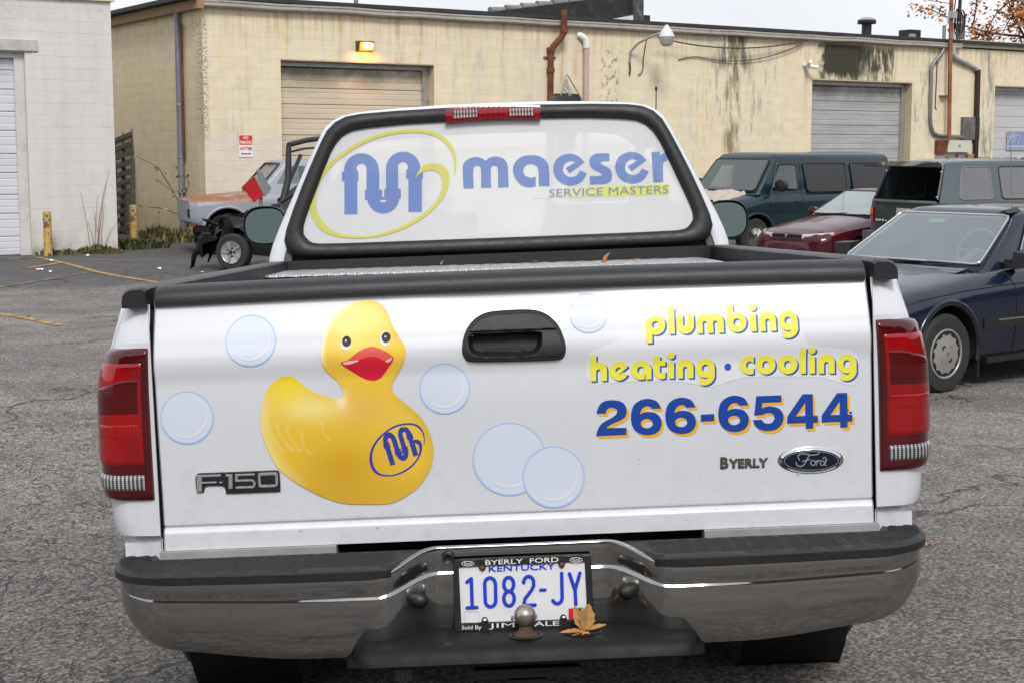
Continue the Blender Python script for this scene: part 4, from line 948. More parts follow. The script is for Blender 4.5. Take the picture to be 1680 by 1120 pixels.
# ------------------------------------------------------------------ tailgate handle
def crop(ox, oy, sc): return lambda P: [((p[0] / sc + ox, p[1] / sc + oy) + tuple(p[2:])) for p in P]
c4 = crop(700, 400, 3.054)
Hout = spl(c4([(177, 525), (190, 452), (232, 385), (300, 347), (400, 335), (530, 333), (608, 358), (660, 410), (690, 480), (697, 530), (684, 568), (640, 582), (400, 590), (225, 590), (188, 568)]), 6)
Fh = sd_poly(Hout); Fs = sd_poly(spl(c4([(222, 456), (320, 450), (545, 442), (575, 470), (560, 530), (500, 556), (300, 560), (235, 548), (212, 505)]), 5))
def hmap(a, b, h):
    x, z = hT(a, b); d = Fh(a, b); sc_ = Fs(a, b); y = tgy(x, z) - .002 - .013 * nss(-d, 0, 7) + .038 * nss(-sc_, -1.5, 6)
    lx = (b - (545.5 - .0366 * (a - 760)))     # split line between flap and scoop
    y = y - .006 * (1 - nss(lx, -2.5, .5)) * nss(-d, 1, 6)
    return x, y - h, z
bh = mat('handle plastic', (.008, .0085, .009), .5, 0, .1, 9, bump=.3, bs=400)
hd = relief('handle', Fh, (755, 932, 505, 597), 1.3, hmap, bh, tg, depth=.004, smooth=True)

# ------------------------------------------------------------------ tailgate graphics (printed film)
def film(name, col, rough=.42): return mat(name, col, rough, 0, .03, 4, coat=.08, rv=.03, spec=.3)
f_yel, f_blu, f_navy, f_amb = film('lemon film', (.78, .74, .06)), film('blue film', (.022, .10, .46)), film('navy film', (.012, .055, .33)), film('amber film', (.83, .44, .01))
f_ring, f_fill, f_back = film('pale blue film', (.38, .54, .82)), film('bubble film', (.60, .65, .76)), film('clear film edge', (.69, .705, .745))
c3 = crop(930, 470, 2.947)
patch = spl(c3([(112, 460), (330, 457), (560, 461), (690, 484), (800, 452), (900, 436), (1200, 435), (1300, 458), (1392, 466), (1405, 330), (1330, 300), (1190, 285), (1145, 240), (1105, 110), (900, 83), (760, 85), (620, 108), (480, 112), (370, 170), (300, 230), (150, 300), (105, 330)]), 4)
relief('clear_film', sd_poly(patch), (962, 1410, 495, 636), 3, tgm(.0006), f_back, tg)
# --- rounded lowercase alphabet, unit = x height, baseline at 0, y down, stroke .31
S_ = .31
def glyph(ch):
    w2 = S_ / 2; r = .5 - w2; E = lambda cx: D(sd_ell(cx, -.5, .5, .51), sd_ell(cx, -.5, .5 - S_, .51 - S_))
    B = sd_box
    def arch(x0, wd): 
        return I(D(sd_box(x0, -1.01, x0 + wd, .01, 0), sd_box(x0 + S_, -.62, x0 + wd - S_, .3, (wd - 2 * S_) / 2 - .001)), U(sd_ell(x0 + wd / 2, -1.01 + wd / 2, wd / 2, wd / 2), B(x0, -1.01 + wd / 2, x0 + wd, .01)))
    if ch == 'h': return U(arch(0, .88), B(0, -1.40, S_, 0)), .88
    if ch == 'n': return arch(0, .86), .86
    if ch == 'm': return U(arch(0, .86), arch(.55, .86)), 1.41
    if ch == 'u': f, a = arch(0, .88), .88; return (lambda A, B_: f(.88 - A, -1.0 - B_)), .88
    if ch == 'l': return B(0, -1.40, S_, 0), S_
    if ch == 'i': return U(B(.02, -.93, .02 + S_, 0), sd_ell(.17, -1.24, .185, .185)), .36
    if ch == 'o': return E(.5), 1.0
    if ch == 'c': return I(E(.5), lambda A, B_: A - .70) if False else D(E(.5), sd_box(.70, -1.2, 1.2, .2), sd_box(.45, -.60, 1.2, -.40)), .70
    if ch == 'e': return U(D(E(.5), sd_poly([(.5, -.5), (1.4, -1.02), (1.4, -.12), (1.05, -.28)])), sd_seg([(.44, -.40), (.86, -.74)], .2)), 1.0
    if ch == 'a': return U(D(E(.5), sd_box(.72, -.30, 1.2, .2)), I(B(.80 - .0, -.6, 1.10, 0), B(0, -1.2, 1.10, .3)), I(sd_ell(.5, -.5, .6, .51), B(.5, -1.01, 1.1, -.35))) if False else U(D(E(.52), sd_box(.74, -.26, 1.3, .2)), I(sd_box(.78, -.62, 1.09, 0), sd_box(0, -1, 2, 1)), I(D(sd_ell(.54, -.46, .55, .55), sd_ell(.5, -.5, .28, .28)), sd_box(.5, -1.1, 1.2, -.4))), 1.09
    if ch == 't': return D(U(B(0, -1.24, S_, -.3), B(0, -.98, .60, -.70), I(D(sd_ell(.42, -.42, .42, .43), sd_ell(.42, -.42, .42 - S_, .14)), B(0, -.42, .60, .1))), sd_box(.60, -2, 1, 1)), .60
    if ch == 'g': return U(D(E(.5), sd_box(.70, -.24, 1.3, .3)), sd_box(.69, -.5, 1.0, .0), D(I(sd_ell(.45, -.13, .55, .55), sd_box(.2, -.13, 1.0, .6)), sd_ell(.45, -.13, .24, .24)) ), 1.0
    if ch == 'p': return U(D(E(.52), sd_box(-.2, -.42, .30, .2)), I(sd_box(.02, -.5, .02 + S_, .42), sd_box(-1, -2, 2, 2))), 1.06
    if ch == 'b': return U(D(E(.56), sd_box(-.2, -1.2, .30, -.58)), sd_box(.06, -1.40, .06 + S_, -.5)), 1.1
def word(s, x0, y0, x1, y1, H, gap=.135):
    gl = [glyph(c) for c in s]; W_ = sum(a for _, a in gl) + gap * (len(s) - 1); ux, uy = (x1 - x0) / W_, (y1 - y0) / W_
    k = 0.; out = []
    for f, a in gl:
        def F(A, B, f=f, k=k):
            X = (A - x0) / ux - k; Y = (B - (y0 + (A - x0) / (x1 - x0) * (y1 - y0))) / H; return f(X, Y) * H
        out.append((F, x0 + k * ux, x0 + (k + a) * ux)); k += a + gap
    return out
lets = word('plumbing', 1059.5, 549.5, 1309, 541, 31) + word('heating', 968.5, 624.5, 1172.5, 618, 30.5) + word('cooling', 1214, 613.5, 1405, 611, 30.5)
for F, a, b in lets:
    y = 500 if a < 1310 and b > 1058 and F is not None else 500
    yb0 = 490 if F in [q[0] for q in lets[:8]] else 566
    box = (a - 3, b + 6, yb0 + 0, yb0 + 78)
    relief('letter_shadow', SH(F, 2.9, 2.4), box, .62, tgm(.0011), f_blu, tg)
    relief('letter', F, box, .62, tgm(.0018), f_yel, tg)
relief('dot', sd_ell(1194, 601, 5.6, 5.6), (1187, 1201, 594, 608), .7, tgm(.0018), f_blu, tg)
# --- phone number
cA = crop(970, 640, 7.304); cB = crop(1190, 635, 7.304)
n2 = sd_poly(spl(cA([(65, 276, 1), (75, 225), (115, 155), (180, 122), (260, 115), (350, 130), (405, 175), (425, 240), (415, 300), (380, 340), (320, 370), (260, 395), (215, 420), (178, 450, 1), (425, 447, 1), (425, 532, 1), (62, 547, 1), (72, 490), (110, 415), (165, 370), (240, 330), (295, 290), (312, 250), (300, 222), (250, 205), (205, 215), (182, 240), (178, 274, 1)]), 5))
n6 = sd_poly(spl(cA([(835, 215, 1), (815, 165), (770, 120), (680, 98), (590, 115), (515, 170), (482, 260), (482, 370), (515, 460), (580, 515), (670, 535), (760, 520), (820, 475), (845, 400), (830, 330), (780, 275), (700, 255), (630, 262), (585, 285, 1), (600, 235), (630, 200), (670, 185), (710, 195), (732, 218, 1)]), 5))
hx, hy = 668 / 7.304 + 970, 395 / 7.304 + 640; n6 = D(n6, sd_ell(hx, hy, 9.9, 7.8))
n5 = sd_poly(spl(cB([(372, 103, 1), (672, 92, 1), (672, 174, 1), (444, 184, 1), (438, 250, 1), (480, 232), (550, 225), (640, 250), (690, 310), (698, 390), (665, 460), (600, 508), (510, 522), (420, 505), (360, 455), (335, 390, 1), (440, 386, 1), (458, 415), (500, 432), (545, 430), (580, 400), (592, 355), (570, 318), (530, 305), (480, 312), (450, 330, 1), (348, 333, 1)]), 5))
P4 = [(925, 80), (1047, 78), (1055, 338), (1112, 338), (1114, 420), (1055, 424), (1057, 492), (970, 496), (968, 426), (745, 434), (745, 348)]; H4 = [(958, 180), (962, 340), (848, 345)]
n4 = D(sd_poly(cB(P4)), sd_poly(cB(H4)))
dsh = sd_poly(cA([(1315, 288), (1475, 280), (1475, 365), (1315, 372)]))
k_ = 7.304
digs = [(n2, 977, 1030), (n6, 1035, 1087), (SH(n6, 412 / k_, -14 / k_), 1091, 1144), (dsh, 1149, 1173), (SH(n6, 143.1 + .2, -5.2), 1178, 1231), (n5, 1235, 1287), (n4, 1291, 1343), (SH(n4, 413 / k_, -14 / k_), 1347, 1400)]
for F, a, b in digs:
    box = (a - 2, b + 7, 638, 722)
    relief('digit_shadow', SH(F, 3.7, 4.1), box, .8, tgm(.0011), f_amb, tg); relief('digit', F, box, .8, tgm(.0018), f_navy, tg)
# --- bubbles
for cx, cy, r, k in ((411, 559, 41.5, .9), (307, 684.5, 43.5, 1.5), (729.5, 637, 41.5, 1.3), (966, 514.5, 32, .5), (836, 753, 60.5, 1.4), (908.5, 782.5, 51, 1.6)):
    box = (cx - r - 3, cx + r + 3, cy - r - 3, cy + r + 3); hid = cx == 836
    fr = sd_ell(cx, cy, r, r)
    ring = D(fr, sd_ell(cx - .3 * k * (1 if cx < 500 else -.6), cy - .55 * k, r - 1.3 - .5 * k, r - 1.3 - .55 * k))
    inner = D(sd_ell(cx - 1, cy - 1, r * .80, r * .80), sd_ell(cx - 4, cy - 5, r * .80, r * .80))
    cut = sd_ell(908.5, 782.5, 51, 51)
    relief('bubble', D(fr, cut) if hid else fr, box, 1.6, tgm(.0009 if cx != 908.5 else .0012), f_fill, tg)
    relief('bubble_highlight', D(inner, cut) if hid else inner, box, 1.2, tgm(.0014 if cx != 908.5 else .0017), f_back, tg)
    relief('bubble_rim', D(ring, cut) if hid else ring, box, .8, tgm(.0016 if cx != 908.5 else .0019), f_ring, tg)
# --- the printed duck
cD = crop(400, 480, 2.947)
duckP = spl(cD([(560, 45), (600, 42), (650, 55), (692, 98), (718, 160), (748, 212), (780, 262), (780, 312), (758, 365), (732, 410), (718, 445), (724, 482), (765, 520), (832, 575), (882, 640), (910, 715), (916, 790), (893, 870), (843, 940), (775, 990), (712, 1018), (640, 1024), (520, 1023), (440, 1010), (330, 965), (230, 905), (160, 840), (110, 745), (82, 650), (85, 560), (112, 470), (150, 425), (190, 402), (232, 402), (272, 430), (312, 463), (370, 492), (430, 508), (466, 508), (482, 492), (476, 462), (452, 425), (402, 378), (376, 325), (380, 240), (408, 150), (450, 92), (508, 55)]), 5)
Fd = sd_poly(duckP)
def duck_col(a, b):
    X = (a - 400) * 2.947; Y = (b - 480) * 2.947
    d = -Fd(a, b) * 2.947
    C = np.zeros((len(a), 3)); base = np.array([.76, .51, .045])
    def lerp(C, c, k): k = np.clip(k, 0, 1)[:, None]; return C * (1 - k) + np.array(c) * k
    C[:] = base
    gs = lambda x, y, sx, sy: np.exp(-((X - x) / sx) ** 2 - ((Y - y) / sy) ** 2)
    C = lerp(C, (.88, .76, .28), gs(500, 130, 120, 130) * .95); C = lerp(C, (.86, .70, .20), gs(610, 130, 100, 110) * .7)
    C = lerp(C, (.90, .84, .55), nss(-d, -30, 0) * (1 - nss(X, 480, 560)) * (1 - nss(Y, 300, 380)) * .8)
    C = lerp(C, (.72, .44, .07), gs(430, 350, 60, 90) * .5); C = lerp(C, (.78, .42, .09), gs(590, 570, 130, 90) * .75)
    C = lerp(C, (.80, .66, .03), gs(220, 470, 110, 90) * .9); C = lerp(C, (.86, .76, .30), gs(330, 560, 150, 60) * .75)
    C = lerp(C, (.88, .80, .45), gs(470, 520, 28, 45) * .8)
    C = lerp(C, (.80, .68, .24), nss(-d, -70, 0) * (1 - nss(X, 250, 360)) * nss(Y, 430, 580) * .85)
    C = lerp(C, (.60, .33, .02), gs(480, 860, 230, 150) * .9); C = lerp(C, (.56, .33, .03), nss(Y, 820, 1020) * .75)
    C = lerp(C, (.72, .54, .08), gs(760, 600, 90, 90) * .8); C = lerp(C, (.60, .43, .045), nss(-d, -55, 0) * nss(X, 600, 700) * nss(Y, 480, 560) * .7)
    C = lerp(C, (.62, .44, .06), nss(-d, -30, 0) * nss(X, 570, 640) * (1 - nss(Y, 460, 520)) * .5)
    for (x0, y0, x1, y1, ww, s) in ((105, 590, 190, 770, 9, 1), (150, 625, 235, 760, 9, 1), (150, 625, 190, 735, 9, -.6), (205, 650, 270, 760, 9, 1), (205, 650, 235, 735, 9, -.6), (380, 625, 418, 715, 6, 1.2), (280, 680, 320, 780, 9, .8)):
        t = np.clip(((X - x0) * (x1 - x0) + (Y - y0) * (y1 - y0)) / ((x1 - x0) ** 2 + (y1 - y0) ** 2), 0, 1); cv = 14 * np.sin(t * PI)
        q = np.hypot(X - x0 - (x1 - x0) * t + cv, Y - y0 - (y1 - y0) * t)
        C = lerp(C, (.90, .82, .50) if s > 0 else (.58, .40, .05), np.exp(-(q / ww) ** 2) * abs(s) * .2)
    return C
def print_mat(name, rough=.3):
    t = T(name); a = t.node('ShaderNodeAttribute', attribute_name='print'); v = t.co()
    dots = t.mr(t.noise(v, 700, 2), .3, .7, .96, 1.04, False)
    t.set(col=t.mix(1., a.outputs['Color'], t.mix(0., dots, dots), 'MULTIPLY'), rough=.42, coat=.08, coatr=.08, spec=.3); return t.m
PR = print_mat('printed vinyl')
relief('printed_duck', Fd, (424, 716, 490, 832), 1.15, tgm(.0022), PR, tg, col=duck_col, label='printed yellow toy duck')
f_red, f_red2, f_wht, f_blk, f_logo = film('beak red', (.58, .012, .035)), film('beak light red', (.66, .09, .07)), film('eye white', (.70, .70, .66)), film('eye black', (.015, .008, .018)), film('logo blue', (.035, .05, .36))
beak = sd_poly(spl(cD([(472, 335), (505, 322), (555, 283), (610, 260), (662, 270), (718, 303), (722, 325), (695, 368), (662, 410), (625, 423), (580, 412), (525, 380), (480, 350)]), 5))
relief('beak', beak, (558, 648, 564, 626), .8, tgm(.0029), f_red, tg)
relief('upper_beak', I(beak, sd_poly(spl(cD([(472, 336, 1), (505, 322), (560, 278), (610, 255), (665, 268), (724, 305, 1), (690, 330), (650, 312), (610, 308), (560, 322), (510, 346, 1)]), 4))), (558, 648, 564, 626), .8, tgm(.0034), f_red2, tg)
for P_ in ([(480, 338), (510, 328), (560, 326), (520, 342), (490, 346)], [(685, 328), (715, 312), (718, 318), (700, 335)]): relief('beak_shine', sd_poly(spl(cD(P_), 4)), (558, 648, 580, 604), .6, tgm(.0038), film('beak shine', (.75, .45, .45)), tg)
for ex, ey, wx, wy, bx, by in ((494, 246, 25, 33, 497, 235), (684, 221, 25, 36, 688, 216)):
    px, py = ex / 2.947 + 400, ey / 2.947 + 480; qx, qy = bx / 2.947 + 400, by / 2.947 + 480
    e = relief('eye', sd_ell(px, py, wx / 2.947, wy / 2.947), (px - 14, px + 14, py - 16, py + 16), .7, tgm(.0029), f_wht, tg)
    relief('pupil', sd_ell(qx, qy, 7.4, 8.6), (qx - 10, qx + 10, qy - 12, qy + 12), .6, tgm(.0034), f_blk, tg)
    relief('glint', sd_ell(qx - 1.2, qy - 1, 1.5, 1.5), (qx - 4, qx + 3, qy - 4, qy + 3), .4, tgm(.0039), f_wht, tg)
# --- pipe logo: drawn once, used on the rear window and on the duck
def logoM(T_):
    q = lambda P: T_(P); R4 = lambda a, b, c, d: sd_poly(q([(a, b), (c, b), (c, d), (a, d)]))
    cir = lambda cx, cy, rx, ry=None: sd_poly(q([(cx + rx * math.cos(k / 36 * 2 * PI), cy + (ry or rx) * math.sin(k / 36 * 2 * PI)) for k in range(36)]))
    a1 = D(I(cir(576, 450, 162), R4(400, 280, 760, 451)), cir(576, 430, 46))
    a1 = D(U(I(cir(576, 450, 162), R4(400, 280, 760, 451))), cir(576, 432, 46, 47), R4(530, 432, 622, 460))
    a2 = D(I(cir(960, 434, 160), R4(780, 260, 1130, 435)), cir(958, 418, 46, 48), R4(912, 418, 1004, 445))
    ub = D(I(cir(776, 694, 148), R4(600, 690, 940, 850)), I(cir(775, 716, 32, 24), R4(740, 716, 810, 760)))
    return U(a1, a2, ub, R4(418, 440, 538, 850), R4(622, 445, 740, 700), R4(802, 430, 914, 700), R4(1008, 430, 1132, 828), D(U(R4(608, 626, 765, 718), R4(786, 616, 938, 708)), R4(765, 560, 786, 716)), R4(740, 624, 766, 700), R4(786, 624, 804, 716),
             R4(395, 458, 548, 547), R4(988, 437, 1141, 522))
ringP = [(1425, 515, 1), (1447, 430), (1450, 350), (1425, 250), (1370, 170), (1290, 110), (1180, 75), (1030, 68), (850, 85), (690, 125), (540, 190), (400, 275), (280, 370), (190, 470), (130, 570), (95, 680), (92, 780), (120, 880), (170, 960), (250, 1020), (350, 1055), (480, 1070), (620, 1068), (780, 1045), (950, 990), (1080, 925), (1200, 840), (1290, 750), (1350, 660), (1387, 540), (1372, 450), (1325, 398), (1240, 375), (1160, 395), (1110, 440), (1072, 522, 1), (1110, 480), (1170, 452), (1240, 448), (1290, 475), (1318, 540), (1310, 620), (1275, 710), (1200, 795), (1110, 865), (980, 940), (830, 1000), (680, 1038), (540, 1045), (400, 1030), (290, 985), (210, 900), (165, 800), (158, 690), (185, 580), (240, 480), (320, 390), (430, 300), (560, 220), (700, 158), (850, 118), (1030, 100), (1180, 110), (1290, 155), (1370, 225), (1415, 310), (1430, 400)]
cL = crop(590, 670, 8.61)
Td = lambda P: [tuple(q) for q in cL([(.56 * x + .24 * y - 2.8, -.19 * x + .79 * y + 214.7) for x, y in P])]
ringD = cL([((138 + (p[0] - 92) * .576, 200 + (p[1] - 68) * .755) + tuple(p[2:])) for p in ringP])
Fr = sd_poly(spl(ringD, 3))
tip = sd_seg(cL([(745, 500), (760, 430), (800, 400)]), 1.2)
relief('duck_logo_ring', Fr, (602, 700, 690, 784), .55, tgm(.0028), f_logo, tg)
relief('duck_logo_pipes', D(logoM(Td), tip, Fr), (620, 700, 700, 770), .5, tgm(.0028), f_logo, tg)
# --- badges
cF = crop(300, 760, 9.333)
bb = sd_poly(spl(cF([(183, 230), (195, 190), (215, 165), (260, 150), (700, 133, 1), (1400, 106), (1455, 118), (1478, 170), (1490, 390), (1475, 425), (1430, 440), (650, 470, 1), (643, 400), (620, 360), (570, 345), (400, 346), (345, 360), (325, 390), (318, 445, 1), (250, 447), (210, 425), (192, 390)]), 4))
def bev(lift, F, hgt, wd):
    def f(a, b, h):
        x, z = hT(a, b); return x, tgy(x, z) - lift - hgt * nss(-F(a, b), 0, wd) - h, z
    return f
bg_ = relief('model_badge', bb, (318, 462, 768, 812), .8, bev(.001, bb, .004, 1.), bplas, tg, depth=.001)
chrome_b = mat('badge chrome', (.36, .36, .35), .3, .35, .12, 8)
seg = lambda P, w_: sd_seg(cF(P), w_ / 9.333)
bx_ = lambda a, b, c, d, r=0: sd_poly(cF([(a, b), (c, b - (c - a) * .036), (c, d - (c - a) * .036), (a, d)]))
let5 = D(U(bx_(795, 160, 1098, 195), bx_(795, 160, 842, 275), bx_(795, 248, 1040, 284), bx_(805, 352, 1055, 390), D(sd_ell(1040 / 9.333 + 300, 312 / 9.333 + 760, 7.9, 7.9), sd_ell(1035 / 9.333 + 300, 312 / 9.333 + 760, 3.9, 4.2), bx_(900, 200, 1040, 420))))
zo, zi = spl(cF([(1146, 200), (1150, 160), (1185, 142), (1400, 132), (1440, 145), (1453, 180), (1455, 310), (1445, 345), (1410, 362), (1210, 372), (1165, 360), (1152, 330)]), 4), spl(cF([(1190, 210), (1215, 190), (1380, 182), (1408, 200), (1412, 300), (1390, 320), (1230, 325), (1196, 308)]), 4)
for nm, F, bx2 in (('badge_letter', U(bx_(205, 176, 290, 436), bx_(205, 176, 580, 214), bx_(280, 282, 516, 312)), (320, 363, 774, 808)), ('badge_letter', bx_(553, 280, 606, 302), (357, 367, 786, 794)), ('badge_letter', U(bx_(650, 164, 752, 204), bx_(695, 164, 758, 392)), (367, 383, 774, 804)), ('badge_letter', let5, (383, 421, 773, 804)), ('badge_letter', D(sd_poly(zo), sd_poly(zi)), (420, 458, 771, 802))):
    relief(nm, F, bx2, .5, bev(.0052, F, .0022, .8), chrome_b, bg_)
# oval maker badge
ox, oy = 1331, 755
chr_ = mat('bright chrome', (.66, .66, .67), .07, 1, .04, 8, rv=.02)
Fo = sd_ell(ox, oy, 54.5, 22.6)
rot_ = lambda f: (lambda A, B: f(A, B + .012 * (A - ox)))
ob_ = relief('oval_badge', rot_(Fo), (1272, 1390, 728, 782), .9, bev(.0005, rot_(Fo), .006, 5.), chr_, tg, depth=.001, smooth=True)
relief('badge_field', rot_(sd_ell(ox, oy, 47.5, 17.6)), (1278, 1384, 732, 778), .8, bev(.0072, rot_(sd_ell(ox, oy, 47.5, 17.6)), .0015, 5), film('deep navy enamel', (.006, .012, .032), .15), ob_)
relief('badge_line', D(rot_(sd_ell(ox, oy, 44.8, 15.8)), rot_(sd_ell(ox, oy, 43.8, 14.9))), (1280, 1382, 734, 776), .55, tgm(.0092), chrome_b, ob_)
def script(T_, w_):
    q = lambda P: spl(T_(P), 5, False); e = lambda cx, cy, rx, ry: [(cx + rx * math.cos(k / 16 * 2 * PI), cy + ry * math.sin(k / 16 * 2 * PI)) for k in range(17)]
    return U(sd_seg(q([(1124, 836), (1117, 820), (1126, 808), (1150, 806), (1185, 812), (1212, 808), (1218, 800)]), w_ * 1.15), sd_seg(q([(1172, 812), (1160, 832), (1148, 856), (1130, 868), (1112, 860), (1108, 848)]), w_ * 1.25), sd_seg(q([(1138, 843), (1160, 838), (1176, 832)]), w_),
             sd_seg(T_(e(1190, 850, 11, 12)), w_), sd_seg(q([(1201, 846), (1212, 838), (1208, 852), (1206, 862)]), w_), sd_seg(q([(1209, 848), (1218, 838), (1226, 840)]), w_), sd_seg(T_(e(1234, 851, 10, 11)), w_), sd_seg(q([(1256, 832), (1250, 848), (1246, 858), (1254, 862)]), w_), sd_seg(q([(1246, 856), (1252, 830), (1243, 822), (1236, 830)]), w_))
relief('badge_script', script(c3, 1.5), (1300, 1362, 738, 770), .45, tgm(.0095), chrome_b, ob_)
# dealer badge in small capitals
bmet = mat('dull badge metal', (.17, .155, .13), .35, .7, .15, 8)
text_mesh('dealer_badge_back', 'B', tgm(0), brub, tg, 1182.5, 1196, 768.5, 18.5, .03, 0, -.03, .002)
text_mesh('dealer_badge_back', 'YERLY', tgm(0), brub, tg, 1196, 1261.5, 768, 15, .03, 0, -.03, .002)
text_mesh('dealer_badge', 'B', tgm(0), bmet, tg, 1183.5, 1195, 767, 17, .018, 0, -.03, .005)
text_mesh('dealer_badge', 'YERLY', tgm(0), bmet, tg, 1197.5, 1260, 766.5, 13, .018, 0, -.03, .005)
# small chips
for cx, cy, r in ((1379, 650, 1.8), (1396, 676, 2.2), (1391, 672, 1.5), (1175, 836, 1.2), (1310, 779, 1.1)):
    relief('paint_chip', sd_ell(cx, cy, r, r * .7), (cx - 3, cx + 3, cy - 3, cy + 3), .4, tgm(.0021), brub, tg)

# ------------------------------------------------------------------ rear bumper
def yb_(x): a = abs(x); return -.20 + .084 * (1 - ss(a, .190, .325)) + .020 * (a / .84) ** 2 * ss(a, .4, .84)
plan = [(x, yb_(x)) for x in np.linspace(0, .80, 56)]
for k in range(1, 19): a = k / 18 * PI / 2; plan.append((.80 + .158 * math.sin(a), yb_(.80) + .185 * (1 - math.cos(a))))
plan += [(.960, .06), (.961, .13), (.961, .20)]
full = [(-x, y) for x, y in plan[:0:-1]] + plan
sec_b = [(.02, -.012), (.002, -.011), (0, -.005), (.006, -.001), (.02, .0), (.16, -.0025), (.21, -.0050), (.240, -.0055), (.252, -.0053), (.268, -.0043), (.285, -.0040), (.45, -.0034), (.60, -.004), (.75, -.011), (.88, -.020), (.95, -.028), (1, -.042)]
def bztop(x): return .586 + .045 * (1 - ss(abs(x), .20, .34))
def bzbot(i, x):
    a = abs(x)
    if a < .80: return .392 + .026 * ss(a, .50, .88) / ss(.80, .50, .88)
    return float(np.interp(a, [.80, .86, .90, .93, .95, .961], [.418, .426, .438, .456, .482, .515]))
rings = []
for i, (x, y) in enumerate(full):
    x0_, y0_ = full[max(i - 1, 0)]; x1_, y1_ = full[min(i + 1, len(full) - 1)]; tx, ty = x1_ - x0_, y1_ - y0_; l = math.hypot(tx, ty); nx, ny = ty / l, -tx / l
    zt, zb_ = bztop(x), bzbot(i, x); 
    if i in (0, 1, 2, len(full) - 1, len(full) - 2, len(full) - 3): zb_ = .53
    cz_ = .0036 * (1 - ss(abs(x), .27, .58)); rings.append([(x + nx * (o_ + (cz_ if s_ > .26 else 0)), y + ny * (o_ + (cz_ if s_ > .26 else 0)), zt + (zb_ - zt) * s_) for s_, o_ in sec_b])
t = T('road chrome'); v = t.co(); s = t.sep(v)
dz = t.ma('MULTIPLY', t.mr(s[2], .60, .42, .15, .8), t.mr(t.noise(v, 9, 7, .7), .3, .7, .3, 1.))
refl_speck = t.mr(t.noise(v, 330, 3, .75), .46, .62)  # brown speckle painted in as the paving's reflection in the chrome
c = t.mix(t.ma('MULTIPLY', dz, .35), (.37, .372, .375), (.18, .165, .14)); c = t.mix(t.ma('MULTIPLY', refl_speck, .35), c, (.24, .215, .17))
t.set(col=c, metal=t.ma('SUBTRACT', 1., t.ma('MULTIPLY', dz, .12)), rough=t.ma('ADD', .055, t.ma('MULTIPLY', dz, .08)), nrm=t.bump(t.noise(v, 5, 3), .06, .02)); chrome = t.m
g = G(); m_ = len(sec_b); g.add([q for r in rings for q in r], [(i * m_ + j, i * m_ + j + 1, (i + 1) * m_ + j + 1, (i + 1) * m_ + j) for i in range(len(rings) - 1) for j in range(m_ - 1)])
bump_ = g.out('rear_bumper', chrome, tk, smooth=True, fix=False)
# step pads with raised diagonal ribs
for sx in (-1, 1):
    P = [(.945, .17), (.966, .10), (.967, .0)] + [(x + .006 * (1 if x > .8 else 0), y - .005) for x, y in plan[::-1] if .30 < x < .9605 and y < -.005] + [(.27, -.145), (.235, -.108), (.20, -.10), (.0, -.098), (.0, -.02), (.86, -.02), (.87, .05), (.875, .17)]
    Fp = sd_poly([(sx * a, b) for a, b in P])
    def pm(a, b, h, Fp=Fp, sx=sx):
        d = -Fp(a, b); u = (a * sx) * .85 + b * 1.9; tri = np.abs(((u / .034) % 1) - .5) * 2
        rib = .0045 * nss(tri, .35, .75) * nss(d, .014, .022) * nss(np.abs(a), .27, .31)
        return a, b, .609 - .010 * (1 - nss(d, 0, .011)) + rib - .005 * nss(d, .014, .02) + h * 4.6
    relief('step_pad', Fp, ((-.985, .01) if sx < 0 else (-.01, .985)) + (-.235, .19), .0045, pm, brub, bump_, depth=.0036, smooth=True)
# centre hitch step of black plastic
g = G(); rings = []
for k in range(61):
    x = -.412 + .824 * k / 60; a = abs(x); 
    e = ss(a, .255, .412); e2 = ss(a, .365, .412)
    zt = .438 - .004 * e - .030 * e2; yf = -.283 + .012 * e + .112 * e2; zb_ = .389 + .003 * e; 
    rings.append([(x, -.06, zt), (x, yf + .075, zt), (x, yf + .040, zt - .002), (x, yf + .018, zt - .008), (x, yf + .006, zt - .020), (x, yf, zt - .038), (x, yf + .002, zb_ + .014), (x, yf + .014, zb_), (x, -.06, zb_)])
g.loft(rings); hs = g.out('hitch_step', mat('scuffed black plastic', (.0045, .005, .0058), .6, 0, .25, 6, dirt=.05, ds=14, dcol=(.10, .09, .08), bump=.2, bs=150, spec=.28), bump_, ang=50)
# tow ball
g = G(); rb = []
for k in range(13): a = -PI / 2 + PI * k / 12 * .98 + .0; rb.append((max(.0255 * math.cos(a), .0008), .484 + .0255 * math.sin(a)))
Mb = Matrix.Translation((0, -.205, 0)); g.lathe(rb[2:], Mb, 28, 'z'); ball = g.out('tow_ball', mat('worn ball steel', (.42, .38, .34), .30, .85, .3, 25, dirt=.45, ds=30, dcol=(.14, .07, .04)), tk, smooth=True)
g = G(); g.lathe([(.028, .437), (.028, .4415), (.020, .446), (.0145, .455), (.0125, .468)], Mb, 24, 'z'); g.out('ball_shank', mat('dark rust', (.07, .032, .02), .8, 0, .4, 30, bump=.4, bs=200), ball, ang=40)
g = G(); g.lathe([(.038, .437), (.039, .4400), (.033, .4415), (.030, .438)], Mb, 24, 'z'); g.out('ball_hole_rim', brub, hs, ang=40)
g = G(); g.lathe([(.044, .437), (.045, .4395), (.041, .4395), (.040, .437)], Matrix.Translation((.13, -.19, 0)), 24, 'z'); g.out('spare_ball_hole', brub, hs, ang=40)
